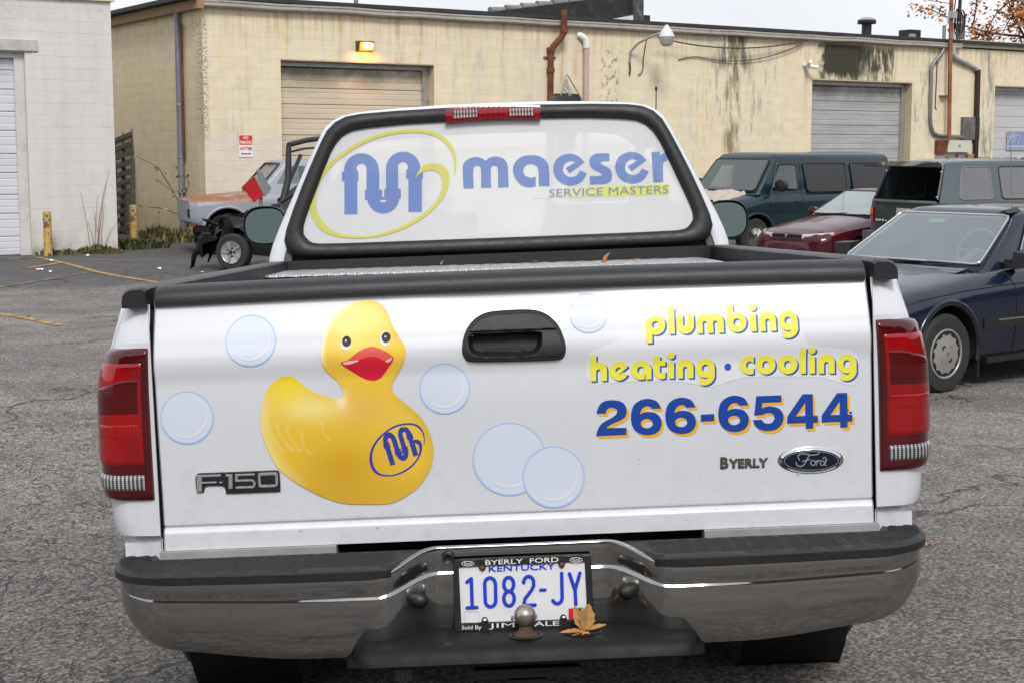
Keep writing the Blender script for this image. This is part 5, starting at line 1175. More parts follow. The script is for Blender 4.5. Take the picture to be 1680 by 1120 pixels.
# plugs and holes in the chrome
def plug(x, z, r, dome, nm):
    y = yb_(x) - .017; ang = math.atan2(yb_(x + .01) - yb_(x - .01), .02)
    g = G(); M_ = Matrix.Translation((x, y, z)) @ Matrix.Rotation(ang, 4, 'Z')
    g.lathe([(r * 1.02, .012), (r, -.003), (r * .86, -.006), (r * .5, -.006 - dome * .8), (.001, -.006 - dome)], M_, 22, 'y'); g.out(nm, brub, bump_, ang=40)
plug(-.238, .517, .0185, .012, 'rubber_plug'); plug(.235, .517, .0185, .012, 'rubber_plug'); plug(-.171, .606, .0135, -.004, 'bumper_hole')
# ------------------------------------------------------------------ licence plate in a dealer frame
def plm(lift):
    def f(a, b, h): x, z = hP(a, b); return x, -.137 + .06 * (z - .44) - lift - h, z
    return f
cP = crop(680, 860, 4.2)
pw_ = mat('plate white', (.70, .71, .73), .35, 0, .05, 5, coat=.3, dirt=.12, ds=12, dcol=(.45, .38, .28)); pb = film('plate blue', (.015, .045, .52))
pl = empty('licence_plate', parent_fix := (0, 0, 0)); pl.parent = tk; pl.location = (0, 0, 0); pl['label'] = 'white plate with blue characters in a black dealer frame'
Fpl = sd_poly(cP([(300, 262), (1180, 222), (1192, 660), (318, 690)]))
relief('plate', Fpl, (748, 968, 908, 1028), 2, plm(.004), pw_, pl, depth=.002)
fo_ = spl(cP([(266, 262), (276, 240), (300, 232), (740, 212, 1), (1180, 196), (1204, 202), (1214, 222), (1224, 450, 1), (1234, 665), (1226, 688), (1204, 698), (760, 712, 1), (310, 726), (288, 720), (276, 700), (271, 480, 1)]), 4)
fi_ = spl(cP([(306, 284, 1), (440, 276, 1), (450, 300), (468, 309), (487, 300), (495, 272, 1), (985, 252, 1), (995, 278), (1012, 290), (1030, 280), (1038, 249, 1), (1170, 246, 1), (1180, 450, 1), (1188, 640, 1), (1048, 642, 1), (1042, 618), (1025, 607), (1006, 616), (998, 643, 1), (510, 660, 1), (502, 636), (485, 625), (466, 634), (460, 662, 1), (324, 668, 1)]), 3)
Ffr = D(sd_poly(fo_), sd_poly(fi_))
pf = relief('plate_frame', Ffr, (741, 976, 904, 1036), .9, lambda a, b, h: (lambda q: (q[0], q[1] - .0035 * nss(-Ffr(a, b), 0, 1.2), q[2]))(plm(.0065)(a, b, h)), brub, pl, depth=.006, smooth=False)
pdig = lambda F, bx: relief('plate_character', F, bx, .5, lambda a, b, h: (lambda q: (q[0], q[1] - .0012 * nss(-F(a, b), 0, 1.), q[2]))(plm(.0062)(a, b, h)), pb, pl, depth=.0004)
sg_ = lambda P, w_=24: sd_seg(cP(P), w_ / 4.2); E_ = lambda cx, cy, rx, ry, a0, a1, n=18: [(cx + rx * math.cos(R_(a0 + (a1 - a0) * k / n)), cy + ry * math.sin(R_(a0 + (a1 - a0) * k / n))) for k in range(n + 1)]
pdig(U(sg_([(362, 385), (392, 362), (398, 556)]), sg_([(364, 562), (430, 559)])), (762, 788, 940, 1000))
pdig(sg_([(484, 400)] + E_(520, 396, 36, 40, 180, 360) + [(558, 396), (560, 510)] + E_(524, 512, 36, 42, 0, 180) + [(488, 512), (484, 400)]), (790, 820, 938, 998))
pdig(U(sg_(E_(649, 400, 34, 48, 0, 360)), sg_(E_(651, 498, 36, 50, 0, 360))), (821, 850, 936, 998))
pdig(U(sg_([(750, 385)] + E_(786, 388, 34, 42, 180, 350) + [(820, 410), (806, 440), (760, 500), (752, 546), (830, 542)])), (852, 882, 936, 998))
pdig(sg_([(868, 440), (898, 439)], 22), (883, 898, 958, 972))
pdig(sg_([(1012, 325), (1016, 490)] + E_(982, 492, 34, 40, 0, 150)), (898, 928, 934, 994))
pdig(U(sg_([(1066, 328), (1104, 440), (1138, 324)]), sg_([(1104, 430), (1110, 538)])), (929, 958, 932, 992))
def ptx(s, x0, x1, base, h, m, par, off, lift, sl=-.042, nm='lettering'):
    (a0, b0), (a1, _) = cP([(x0, base), (x1, base)]); return text_mesh(nm, s, plm(0), m, par, a0, a1, b0, h / 4.2, off, 0, sl, lift)
ptx('KENTUCKY', 512, 968, 314, 42, pb, pl, .012, .0066); ptx('BYERLY  FORD', 488, 990, 264, 32, f_wht, pf, .01, .0118); ptx('Sold By', 326, 462, 706, 26, f_wht, pf, .008, .0118, -.02); ptx('JIM', 512, 688, 696, 32, f_wht, pf, .0, .0118, -.03); ptx('ALE', 822, 995, 684, 32, f_wht, pf, .010, .0118, -.03)
ptx('8', 664, 684, 648, 30, pb, pl, .01, .0066); ptx('0', 826, 846, 638, 30, pb, pl, .01, .0066)
for cx, cy in ((368, 255), (1110, 229)):
    a, b = cx / 4.2 + 680, cy / 4.2 + 860
    relief('frame_oval', D(sd_ell(a, b, 10.4, 4.1), sd_ell(a, b, 9.4, 3.1)), (a - 12, a + 12, b - 6, b + 6), .35, plm(.0115), f_wht, pf)
    ptx('Ford', cx - 24, cx + 24, cy + 9, 18, f_wht, pf, .01, .0118, -.03)
relief('registration_sticker', sd_box(932.5, 994.5, 953, 1011, 1.5), (930, 956, 992, 1013), .7, plm(.0066), film('sticker red', (.62, .012, .02)), pl)
relief('sticker_edge', U(sd_box(946, 993, 957, 994.3), sd_box(953.6, 994, 957, 1003)), (944, 958, 992, 1005), .4, plm(.0064), film('sticker green', (.12, .42, .36)), pl)
ptx('3', 1120, 1140, 600, 32, f_blk, pl, .01, .0072)
relief('plate_mark', D(sd_box(761.5, 999, 786, 1018), sd_box(762.2, 999.7, 785.3, 1017.3)), (760, 788, 998, 1019), .35, plm(.0064), film('faint grey', (.50, .51, .53)), pl)
for cx, cy, m2 in ((468, 286, rust_m), (1012, 264, rust_m), (485, 648, steel), (1026, 630, steel)):
    a, b = cx / 4.2 + 680, cy / 4.2 + 860; x, z = hP(a, b); g = G(); g.lathe([(.0058, .0), (.0056, -.011), (.003, -.0135), (.0005, -.0138)], Matrix.Translation((x, -.137 + .06 * (z - .44), z)), 12, 'y'); g.out('screw', m2, pl, ang=40)

# ------------------------------------------------------------------ cab
CO = [(0, 1.873), (.20, 1.872), (.37, 1.866), (.50, 1.859), (.58, 1.852), (.63, 1.842), (.668, 1.824), (.70, 1.798), (.722, 1.765), (.745, 1.72), (.785, 1.64), (.825, 1.555), (.865, 1.47), (.905, 1.385), (.932, 1.32), (.947, 1.27), (.952, 1.22), (.965, 1.10), (.975, .95), (.970, .80), (.955, .66), (.93, .56), (.0, .56)]
def sym(P): return [(x, z) for x, z in P] + [(-x, z) for x, z in P[::-1] if x > 1e-6]
COs = sym(CO)
def wy(x, z): return 2.63 + .16 * (z - 1.3) + .02 * (x / .8) ** 2
def ringc(y, sc_=1., lean=1., f=None):
    out = []
    for x, z in COs:
        yy = y + (.16 * (z - 1.3) * lean if z > 1.2 else -.016 * lean)
        xx, zz = x * sc_, 1.2 + (z - 1.2) * (1 - (1 - sc_) * 1.5) if z > 1.2 else z
        if f: xx, zz, yy = f(xx, zz, yy)
        out.append((xx, yy, zz))
    return out
rings = [ringc(2.648, .93), ringc(2.640, .955), ringc(2.648, .975), ringc(2.672, .992), ringc(2.70, 1.0), ringc(2.9, 1.0, .8), ringc(3.3, 1.0, .3, lambda x, z, y: (x, z + .008 * (z > 1.8), y)), ringc(3.75, 1.0, 0, lambda x, z, y: (x, z, y)),
         ringc(3.95, 1.0, 0, lambda x, z, y: (x, z - .03 * ss(z, 1.2, 1.85), y)), ringc(4.2, 1., 0, lambda x, z, y: (x, min(z, 1.2) + max(z - 1.2, 0) * .70, y)), ringc(4.5, 1., 0, lambda x, z, y: (x, min(z, 1.2) + max(z - 1.2, 0) * .30, y)), ringc(4.75, 1., 0, lambda x, z, y: (x, min(z, 1.2) + max(z - 1.2, 0) * .02, y))]
cabin_in = mat('cab lining', (.10, .10, .105), .9, 0, .15, 5)
def shell(rings, name, m, parent):
    g = G(); n = len(rings[0]); vs = [q for r in rings for q in r]; fs = []
    for i in range(len(rings) - 1):
        for k in range(n):
            j = k if k < 22 else 43 - k
            if i >= 8 and j <= 7: continue
            if 5 <= i <= 7 and 9 <= j <= 13: continue
            a = i * n + k; b = i * n + (k + 1) % n; fs.append((a, b, b + n, a + n))
    fs.append(tuple(range((len(rings) - 1) * n, len(rings) * n))); g.add(vs, fs); return g.out(name, m, parent, ang=50)
cabo = shell(rings, 'cab', white, tk)
shell([[(x * .965, y + (.012 if i < 8 else -.02), 1.2 + (z - 1.2) * .955 if z > 1.2 else max(z, .58)) for x, y, z in r] for i, r in enumerate(rings)], 'cab_lining', cabin_in, cabo)
g = G(); g.box(-.90, .90, 2.68, 2.72, .58, 1.275); g.out('cab_back_panel', cabin_in, cabo)
for s_x in (-.42, .42):
    g = G(); g.loft([[(s_x + a, y, z) for a, y, z in ((-.24, 2.95, .9), (.24, 2.95, .9), (.24, 3.12, .9), (-.24, 3.12, .9))], [(s_x + a, y, z) for a, y, z in ((-.25, 2.84, 1.30), (.25, 2.84, 1.30), (.25, 2.95, 1.30), (-.25, 2.95, 1.30))], [(s_x + a, y, z) for a, y, z in ((-.20, 2.80, 1.44), (.20, 2.80, 1.44), (.20, 2.88, 1.44), (-.20, 2.88, 1.44))]]); g.box(s_x - .12, s_x + .12, 2.79, 2.86, 1.45, 1.60); g.out('seat', cabin_in, cabo, ang=50)
g = G(); g.box(-.85, .85, 4.25, 4.7, .85, 1.20); g.out('dashboard', cabin_in, cabo)
g = G(); g.tube([(-.42 + .19 * math.cos(a), 4.12 - .05 * math.sin(a), 1.16 + .18 * math.sin(a)) for a in np.linspace(0, 2 * PI, 25)], .016, 6, False); g.out('steering_wheel', cabin_in, cabo)
# hood and fenders
g = G(); rings = []
for y, wd, zt in ((4.75, .962, 1.20), (5.0, .965, 1.17), (5.2, .955, 1.13), (5.36, .93, 1.06), (5.44, .88, .96), (5.46, .86, .80)):
    rings.append([(wd, y, .50), (wd, y, zt - .18), (wd - .03, y, zt - .06), (wd - .12, y, zt), (0, y, zt + .03), (-wd + .12, y, zt), (-wd + .03, y, zt - .06), (-wd, y, zt - .18), (-wd, y, .50)])
g.loft(rings); g.out('hood', white, tk, ang=40)
g = G(); g.box(-.95, .95, 5.44, 5.58, .42, .66); g.out('front_bumper', chrome, tk)
# rear window surround and glass
FRo = sym([(0, 1.855), (.20, 1.853), (.40, 1.849), (.55, 1.842), (.61, 1.833), (.655, 1.812), (.69, 1.778), (.718, 1.727), (.76, 1.640), (.80, 1.552), (.84, 1.455), (.868, 1.38), (.878, 1.335), (.868, 1.300), (.84, 1.276), (.80, 1.264), (.70, 1.260), (0, 1.258)])
GLo = sym([(0, 1.797), (.20, 1.796), (.38, 1.792), (.52, 1.783), (.585, 1.774), (.622, 1.757), (.65, 1.728), (.675, 1.688), (.705, 1.62), (.738, 1.54), (.772, 1.46), (.795, 1.40), (.800, 1.366), (.788, 1.338), (.765, 1.323), (.735, 1.318), (.60, 1.316), (0, 1.315)])
def wr(P, off): return [(x, wy(x, z) - off, z) for x, z in P]
mid = [((a[0] + b[0]) / 2, (a[1] + b[1]) / 2) for a, b in zip(FRo, GLo)]
lerp2 = lambda k: [(a[0] + (b[0] - a[0]) * k, a[1] + (b[1] - a[1]) * k) for a, b in zip(FRo, GLo)]
def ortho(P): 
    Q = []
    n = len(P)
    return P
g = G(); g.loft([wr(FRo, -.02), wr(FRo, .010), wr(lerp2(.06), .020), wr(lerp2(.3), .028), wr(lerp2(.75), .026), wr(lerp2(.95), .014), wr(lerp2(1.0), .004), wr(lerp2(1.0), -.01)], False, False)
wf = g.out('rear_window_frame', brub, cabo, smooth=True)
t = T('perforated window film'); v = t.co(); n = t.noise(v, 5, 5); 
c = t.mix(t.mr(n, .3, .7), (.68, .69, .715), (.72, .73, .755)); t.set(col=c, rough=.5, coat=1, coatr=.015, spec=.4); wfilm = t.m
def see_through(m, k, tint=(1, 1, 1)):
    n_ = m.node_tree; o_ = n_.nodes['Material Output']; tr = n_.nodes.new('ShaderNodeBsdfTransparent'); tr.inputs[0].default_value = (*tint, 1); ms_ = n_.nodes.new('ShaderNodeMixShader'); ms_.inputs[0].default_value = k
    n_.links.new(n_.nodes['Principled BSDF'].outputs[0], ms_.inputs[1]); n_.links.new(tr.outputs[0], ms_.inputs[2]); n_.links.new(ms_.outputs[0], o_.inputs[0]); return m
see_through(wfilm, .22)
def wfm(lift):
    def f(a, b, h):
        x, z = hW(a, b); return x, wy(x, z) - lift - h, z
    return f
Fg = sd_poly([(x, z) for x, z in GLo])
gl = relief('rear_window', Fg, (-.82, .82, 1.30, 1.81), .03, lambda a, b, h: (a, 2.63 + .16 * (b - 1.3) + .02 * (a / .8) ** 2 - h, b), wfilm, cabo, smooth=True)
fw = lambda n_, c_: mat(n_, c_, .5, 0, .04, 6, coat=1, coatr=.015, rv=.03)
w_blu, w_yel = see_through(fw('window print blue', (.045, .15, .50)), .36), see_through(fw('window print yellow', (.58, .57, .07)), .2)
cW = crop(490, 200, 5.6); Tw = lambda P: cW(P)
inw = lambda F: I(F, lambda A, B: Fg(*hW(A, B)) * 400)
relief('window_logo_ring', inw(sd_poly(spl(cW(ringP), 3))), (503, 752, 208, 394), .8, wfm(.004), w_yel, gl)
relief('window_logo_pipes', D(logoM(Tw), sd_poly(spl(cW(ringP), 3))), (556, 698, 244, 356), .7, wfm(.003), w_blu, gl)
cM = crop(750, 230, 4.54)
gm_ = sd_poly(spl(cM([(48, 362, 1), (42, 200), (68, 152), (130, 126), (180, 134), (213, 155, 1), (240, 132), (290, 122), (345, 138), (374, 180), (380, 230), (384, 352, 1), (304, 354, 1), (302, 215), (278, 193), (252, 212), (254, 355, 1), (178, 357, 1), (176, 215), (150, 193), (122, 215), (123, 360, 1)]), 4))
ga_ = sd_poly(spl(cM([(688, 342, 1), (608, 344, 1), (605, 228), (590, 195), (548, 178), (508, 195), (492, 230), (508, 265), (550, 280), (585, 272, 1), (586, 345, 1), (540, 353), (480, 337), (432, 285), (416, 225), (430, 168), (480, 126), (550, 112), (625, 126), (672, 170), (685, 230)]), 4))
ge_ = sd_poly(spl(cM([(950, 165, 1), (838, 248, 1), (808, 210, 1), (882, 165, 1), (840, 157), (802, 180), (788, 222), (805, 258), (845, 275), (890, 262), (915, 225, 1), (968, 248, 1), (928, 310), (860, 338), (790, 328), (735, 282), (715, 215), (735, 150), (788, 111), (850, 102), (908, 123)]), 4))
gs_ = sd_poly(spl(cM([(1135, 98, 1), (1135, 157, 1), (1082, 160), (1072, 174), (1100, 192), (1140, 215), (1155, 262), (1145, 305), (1110, 325), (1070, 329), (990, 331, 1), (988, 268, 1), (1062, 265), (1080, 255), (1060, 240), (1010, 215), (986, 175), (992, 130), (1030, 103), (1080, 98)]), 4))
gr_ = sd_poly(spl(cM([(1448, 88, 1), (1512, 86, 1), (1516, 118, 1), (1540, 96), (1620, 82, 1), (1620, 146, 1), (1560, 152), (1537, 185), (1538, 312, 1), (1464, 315, 1)]), 4))
k4 = 4.54
for F, a, b in ((gm_, 757, 836), (ga_, 840, 903), (ge_, 906, 965), (gs_, 966, 1006), (SH(ge_, 463 / k4, -15 / k4), 1008, 1067), (inw(gr_), 1067, 1104)): relief('window_letter', F, (a, b, 246, 312), .6, wfm(.003), w_blu, gl)
def bar_col(a, b):
    k = nss(a, 872, 1010)[:, None]; return np.array([.70, .71, .735]) * (1 - k) + np.array([.68, .68, .10]) * k
tb = T('window print fade'); at = tb.node('ShaderNodeAttribute', attribute_name='print'); tb.set(col=at.outputs['Color'], rough=.5, coat=1, coatr=.015); see_through(tb.m, .22); 
relief('window_bar', sd_poly(cM([(560, 362), (1583, 325), (1586, 405), (560, 437)])), (870, 1102, 300, 330), 1.5, wfm(.0012), tb.m, gl, col=bar_col)
a0, b0 = 685 / k4 + 750, 423 / k4 + 230
text_mesh('window_lettering', 'SERVICE MASTERS', wfm(0), w_blu, gl, a0, 1577 / k4 + 750, b0, 13.0, .0, 0, -.0335, .006)
# third brake light
g = G(); zc = lambda x: 1.8185 + .008 * (1 - (x / .2) ** 2)
g.loft([[(x, wy(x, 1.82) - .012, zc(x) - .029), (x, wy(x, 1.82) - .036, zc(x) - .027), (x, wy(x, 1.82) - .040, zc(x)), (x, wy(x, 1.84) - .034, zc(x) + .027), (x, wy(x, 1.84) - .01, zc(x) + .030)] for x in np.linspace(-.200, .188, 20)])
bl = g.out('high_brake_light', lens_mat('brake lens red', (.36, .008, .016), 0, 300, 20, .25), cabo, ang=60)
for x0 in (-.170, .062):
    g = G(); g.grid(10, 6, lambda a, b: (x0 + .100 * a, wy(0, 1.82) - .0415, zc(x0 + .1 * a) - .017 + .037 * b)); g.out('cargo_lens', lens_mat('pale striped lens', (.66, .50, .52), 0, 500, 330, .75), bl, fix=False)
# side glass, windshield
sg2 = see_through(mat('tinted glass', (.02, .025, .025), .05, 0, .05, 3, coat=1), .75, (.75, .85, .82))
for sx in (-1, 1):
    P = [(2.98, 1.28), (2.98, 1.72), (3.70, 1.75), (4.05, 1.62), (4.42, 1.30)]
    g = G(); g.add([(sx * (float(np.interp(z, [1.22, 1.27, 1.385, 1.555, 1.72, 1.80], [.952, .947, .905, .825, .745, .70])) + .006 - .0 * y), y, z) for y, z in P], [(0, 1, 2, 3, 4)]); g.out('side_window', sg2, cabo, fix=False)
g = G(); g.grid(12, 8, lambda a, b: ((a - .5) * 2 * (.80 - .12 * b) * 1., 4.70 - .68 * b + .0, 1.235 + .52 * b + .03 * b * (1 - b))); g.out('windshield', sg2, cabo, fix=False)
# antenna on the front wing, seen over the roof
g = G(); g.tube([(.87, 4.72, 1.18), (.885, 4.72, 1.7), (.900, 4.72, 2.06)], [.004, .0035, .003], 6); an = g.out('antenna', dark_m, tk)
g = G(); g.lathe([(.006, 2.06), (.007, 2.075), (.002, 2.082)], Matrix.Translation((.900, 4.72, 0)), 8, 'z'); g.out('antenna_tip', dark_m, an)
# mirrors
for sx, zo, lab in ((-1, 1.405, None), (1, 1.352, None)):
    g = G(); rings = []
    yM = 3.72; cx = 1.105 if sx > 0 else 1.105
    def mo(s, y): return [(sx * (cx + (.105 * s) * np.sign(math.cos(a)) * abs(math.cos(a)) ** .75), y, zo + (.094 * s) * np.sign(math.sin(a)) * abs(math.sin(a)) ** .8) for a in np.linspace(0, 2 * PI, 37)[:-1]]
    for s, y in ((.90, yM + .02), (.92, yM - .002), (.97, yM - .010), (1, yM), (1.0, yM + .04), (.9, yM + .09), (.6, yM + .13)): rings.append(mo(s, y))
    g.loft(rings, False, True); mr_ = g.out('side_mirror', brub, tk, ang=50)
    g = G(); g.add([(x, y + .17 * (z - zo) + .012, z) for x, y, z in mo(.90, yM - .012)], [tuple(range(36))]); g.out('mirror_glass', mat('mirror glass', (.105, .135, .13), .02, 1, .03, 3), mr_, fix=False)
    g = G(); g.tube([(sx * .93, 3.80, zo - .03), (sx * 1.05, 3.79, zo - .02)], .03, 8); g.out('mirror_arm', brub, mr_)
# wheels
def wheel(parent, x, y, z, r, wd, m_rim, side, name='wheel', spokes=8, rimr=.6, dark=True):
    """side = +1 when the visible face looks to +x of its parent frame"""
    M_ = Matrix.Translation((x, y, z)) @ (Matrix.Identity(4) if side > 0 else Matrix.Rotation(PI, 4, 'Z')); h = wd / 2
    g = G(); g.lathe([(r * rimr, -h * .8), (r * .8, -h), (r * .93, -h * .93), (r * .985, -h * .78), (r, -h * .6), (r, -h * .45), (r - .01, -h * .44), (r - .01, -h * .36), (r, -h * .35), (r, -h * .06), (r - .01, -h * .05), (r - .01, h * .05), (r, h * .06), (r, h * .35), (r - .01, h * .36), (r - .01, h * .44), (r, h * .45), (r, h * .6), (r * .985, h * .78), (r * .93, h * .93), (r * .8, h), (r * rimr, h * .8)], M_, 36); w_ = g.out(name, tyre_m, parent, ang=30)
    for k in range(3):
        pass
    g = G(); g.lathe([(r * rimr * 1.02, h * .80), (r * rimr * .98, h * .86), (r * rimr * .90, h * .74), (r * rimr * .84, h * .42), (r * .2, h * .35), (.001, h * .35)], M_, 36); rm = g.out('rim', m_rim, w_, ang=30)
    return w_, rm, M_
alloy = mat('alloy', (.40, .40, .41), .35, .6, .1, 8, dirt=.2)
for x, s in ((-.90, -1), (.90, 1)):
    for y in (1.2, 4.70): wheel(tk, x, y, .385, .385, .27, alloy, s)
# tread grooves on the rear tyres
# underbody
g = G(); g.tube([(-.7, 1.2, .385), (.7, 1.2, .385)], .045, 10); g.lathe([(.02, -.14), (.13, -.06), (.15, 0), (.13, .06), (.02, .14)], Matrix.Translation((0, 1.2, .385)), 14); g.out('rear_axle', bdark, tk)
g = G(); g.box(-.56, -.47, -.02, 4.9, .47, .60); g.box(.47, .56, -.02, 4.9, .47, .60); g.box(-.6, .6, -.02, .10, .44, .57); g.box(-.62, .62, .12, 1.0, .62, .73); g.out('chassis_frame', bdark, tk)
g = G(); g.tube([(.62, .15, .40), (.60, .9, .40), (.3, 2.5, .40)], .035, 10); g.out('exhaust_pipe', rust_m, tk)
g = G(); g.lathe([(.20, .38), (.34, .40), (.36, .47), (.36, .55), (.34, .60), (.2, .6)], Matrix.Translation((0, .52, 0)), 24, 'z'); g.out('spare_wheel', tyre_m, tk, ang=40)
g = G(); g.box(-.045, .045, -.20, .05, .290, .335); g.box(-.06, .06, -.215, -.19, .285, .30); g.box(-.12, .12, -.22, .04, .345, .366); g.out('hitch_receiver', mat('receiver steel', (.03, .03, .032), .4, .5, .3, 8), tk)
g = G(); g.box(.70, .985, .52, .54, .315, .62); g.out('mud_flap', bdark, tk)
g = G(); g.tube([(-.29, -.05, .40), (-.29, -.05, .30)], .012, 6); g.box(-.31, -.27, -.06, -.04, .30, .33); g.out('wiring_plug', mat('grey plug', (.08, .08, .085), .5), tk)
# lower body strip under the tailgate
gps = mat('grey primed steel', (.30, .30, .305), .5, 0, .2, 6, dirt=.4)
for a_, b_ in ((-.86, -.44), (.44, .86)): g = G(); g.box(a_, b_, -.012, .05, .595, .621); g.out('rear_valance', gps, tk)
for sx in (-1, 1):
    g = G(); g.loft([[(sx * x, .03 + .0, z) for x, z in ((.862, .56), (.950, .56), (.950, .64), (.862, .64))], [(sx * x, .4, z) for x, z in ((.862, .50), (.950, .50), (.950, .64), (.862, .64))]]); g.out('lower_corner', white, tk)

# header cap in front of the bed and the tool box
g = G(); g.box(-.862, .862, 2.515, 2.60, 1.17, 1.252); g.out('front_rail_cap', bplas, tk)
tb_ = empty('tool_box', label='aluminium tread plate tool box lying across the truck bed', cat='tool box', matrix=TM)
t = T('tread plate'); v = t.co(None, (1, 1, 1), (0, 0, 0), (0, 0, R_(45))); v2 = t.co()
b1 = t.voro(t.co(None, (60, 22, 1), (0, 0, 0), (0, 0, R_(45))), 1, out=0, rnd=.0); 
bh_ = t.mr(b1, .25, .38, 1, 0); seam = t.mr(t.ma('ABSOLUTE', t.ma('SINE', t.ma('MULTIPLY', t.sep(v2)[0], 78))), 0, .16, .45, 1)
c = t.mix(bh_, (.40, .40, .40), (.62, .62, .62)); c = t.mix(1., c, t.mix(0., seam, seam), 'MULTIPLY'); t.set(col=c, metal=.75, rough=.42, nrm=t.bump(t.ma('ADD', bh_, seam), .6, .004)); tread = t.m
g = G(); g.box(-.845, .79, 1.92, 2.50, 1.06, 1.205); 
g.out('box_body', mat('aluminium', (.45, .45, .46), .4, .8, .1, 6), tb_)
g = G(); NR = 46
ringsT = [[(x, y, z - .006 * x) for y, z in ((1.90, 1.200), (1.895, 1.205), (1.90, 1.2115), (2.505, 1.2135), (2.51, 1.2))] for x in np.linspace(-.855, .80, NR)]
for k, r_ in enumerate(ringsT):
    if k % 2: ringsT[k] = [(x, y, z - .0018) for x, y, z in r_]
g.loft(ringsT); g.out('lid', tread, tb_, ang=20)
# ================================================================== parked vehicles (x forward, y left, z up; origin under the front axle)
def vmat(name, col, rough=.22, dirt=.15):
    t = T(name); v = t.co(); c = t.mix(t.mr(t.noise(v, 2, 5), .3, .7), tuple(k * .9 for k in col), col)
    z = t.sep(v)[2]; c = t.mix(t.ma('MULTIPLY', t.ma('MULTIPLY', t.mr(z, .7, .1), t.mr(t.noise(v, 6, 6, .7), .35, .7)), dirt), c, (.09, .08, .07))
    t.set(col=c, rough=rough, coat=.5, coatr=.05, spec=.35); return t.m
def glassm(name, col, rough=.06): return mat(name, col, rough, 0, .15, 2, coat=1, coatr=.02, rv=.02, spec=.8)
wsg = see_through(glassm('windshield glass', (.13, .15, .155)), .45, (.8, .9, .88)); seatm = mat('seat cloth', (.045, .05, .06), .9, 0, .2, 8); dkg = glassm('dark side glass', (.012, .013, .014))
hub = mat('hub cap silver', (.34, .33, .31), .4, .3, .1, 8, dirt=.25)
def wheelx(parent, x, y, r, wd, rim, side, z=None, **k):
    """wheel for a vehicle whose axle lies on its y axis"""
    e = Matrix.Translation((x, y, z or r)) @ Matrix.Rotation(PI / 2 if side > 0 else -PI / 2, 4, 'Z'); h = wd / 2
    g = G(); g.lathe([(r * .60, -h * .8), (r * .8, -h), (r * .93, -h * .93), (r, -h * .6), (r, h * .6), (r * .93, h * .93), (r * .8, h), (r * .62, h * .84)], e, 36); w_ = g.out('wheel', tyre_m, parent, ang=30)
    g = G(); g.lathe([(r * .635, h * .80), (r * .62, h * .92), (r * .585, h * .93), (r * .56, h * .80), (r * .50, h * .84), (r * .2, h * .98), (r * .16, h * 1.02), (.001, h * 1.03)], e, 36); rm = g.out('hub_cap', rim, w_, ang=25)
    return w_, rm, e, h
def body_loft(name, st, m, root, wells=(), wr_=.34, ww=.30, zc=None, seg=True, ang=32):
    """st: (x, half width, z bottom, z waist, z top, top half width, crown)"""
    # refine stations smoothly
    A = np.array(st, float); xs_ = A[:, 0][::-1]; 
    X = np.unique(np.concatenate([np.linspace(xs_[0], xs_[-1], 46), xs_]))
    rings = []
    for x in X:
        w_, zb, zw, zt, tw, cr = [np.interp(x, xs_, A[::-1, k]) for k in range(1, 7)]
        h = [(w_ * .80, zb), (w_ * .95, zb + .015), (w_ * .99, zb + .07), (w_, (zb + zw) / 2), (w_, zw - .03), (w_ * .997, zw), (w_ * .985, zw + (zt - zw) * .35), (tw + (w_ - tw) * .55, zt - (zt - zw) * .22), (tw + (w_ - tw) * .22, zt - .012), (tw, zt), (tw * .6, zt + cr * .7), (0, zt + cr)]
        rings.append([(x, a, b) for a, b in h] + [(x, -a, b) for a, b in h[-2::-1]])
    g = G(); g.loft(rings); o = g.out(name, m, root, ang=ang)
    if wells:
        for (x, z, r) in wells:
            for s in (-1, 1):
                g = G(); wdt = max(a[1] for a in st) + .2
                g.lathe([(r, min(s * (wdt - ww - .2), s * wdt)), (r, max(s * (wdt - ww - .2), s * wdt))], Matrix.Translation((x, 0, z)), 40, 'y'); c = g.out('cut', bdark, root)
                md = o.modifiers.new('b', 'BOOLEAN'); md.operation = 'DIFFERENCE'; md.object = c; md.solver = 'EXACT'
        dg = bpy.context.evaluated_depsgraph_get(); me = bpy.data.meshes.new_from_object(o.evaluated_get(dg))
        cs = [md.object for md in o.modifiers]; o.modifiers.clear(); old = o.data; o.data = me
        for c in cs: bpy.data.objects.remove(c)
        me.polygons.foreach_set('use_smooth', [True] * len(me.polygons)); me.set_sharp_from_angle(angle=R_(ang))
        # dark inside of the arches
        if len(me.materials) < 2: me.materials.append(bdark)
        for p in me.polygons:
            c = p.center
            for (x, z, r) in wells:
                d = math.hypot(c[0] - x, c[2] - z)
                if d < r + .004 and abs(c[1]) < max(a[1] for a in st) - .012 and c[2] > -1: p.material_index = 1; p.use_smooth = False
    return o
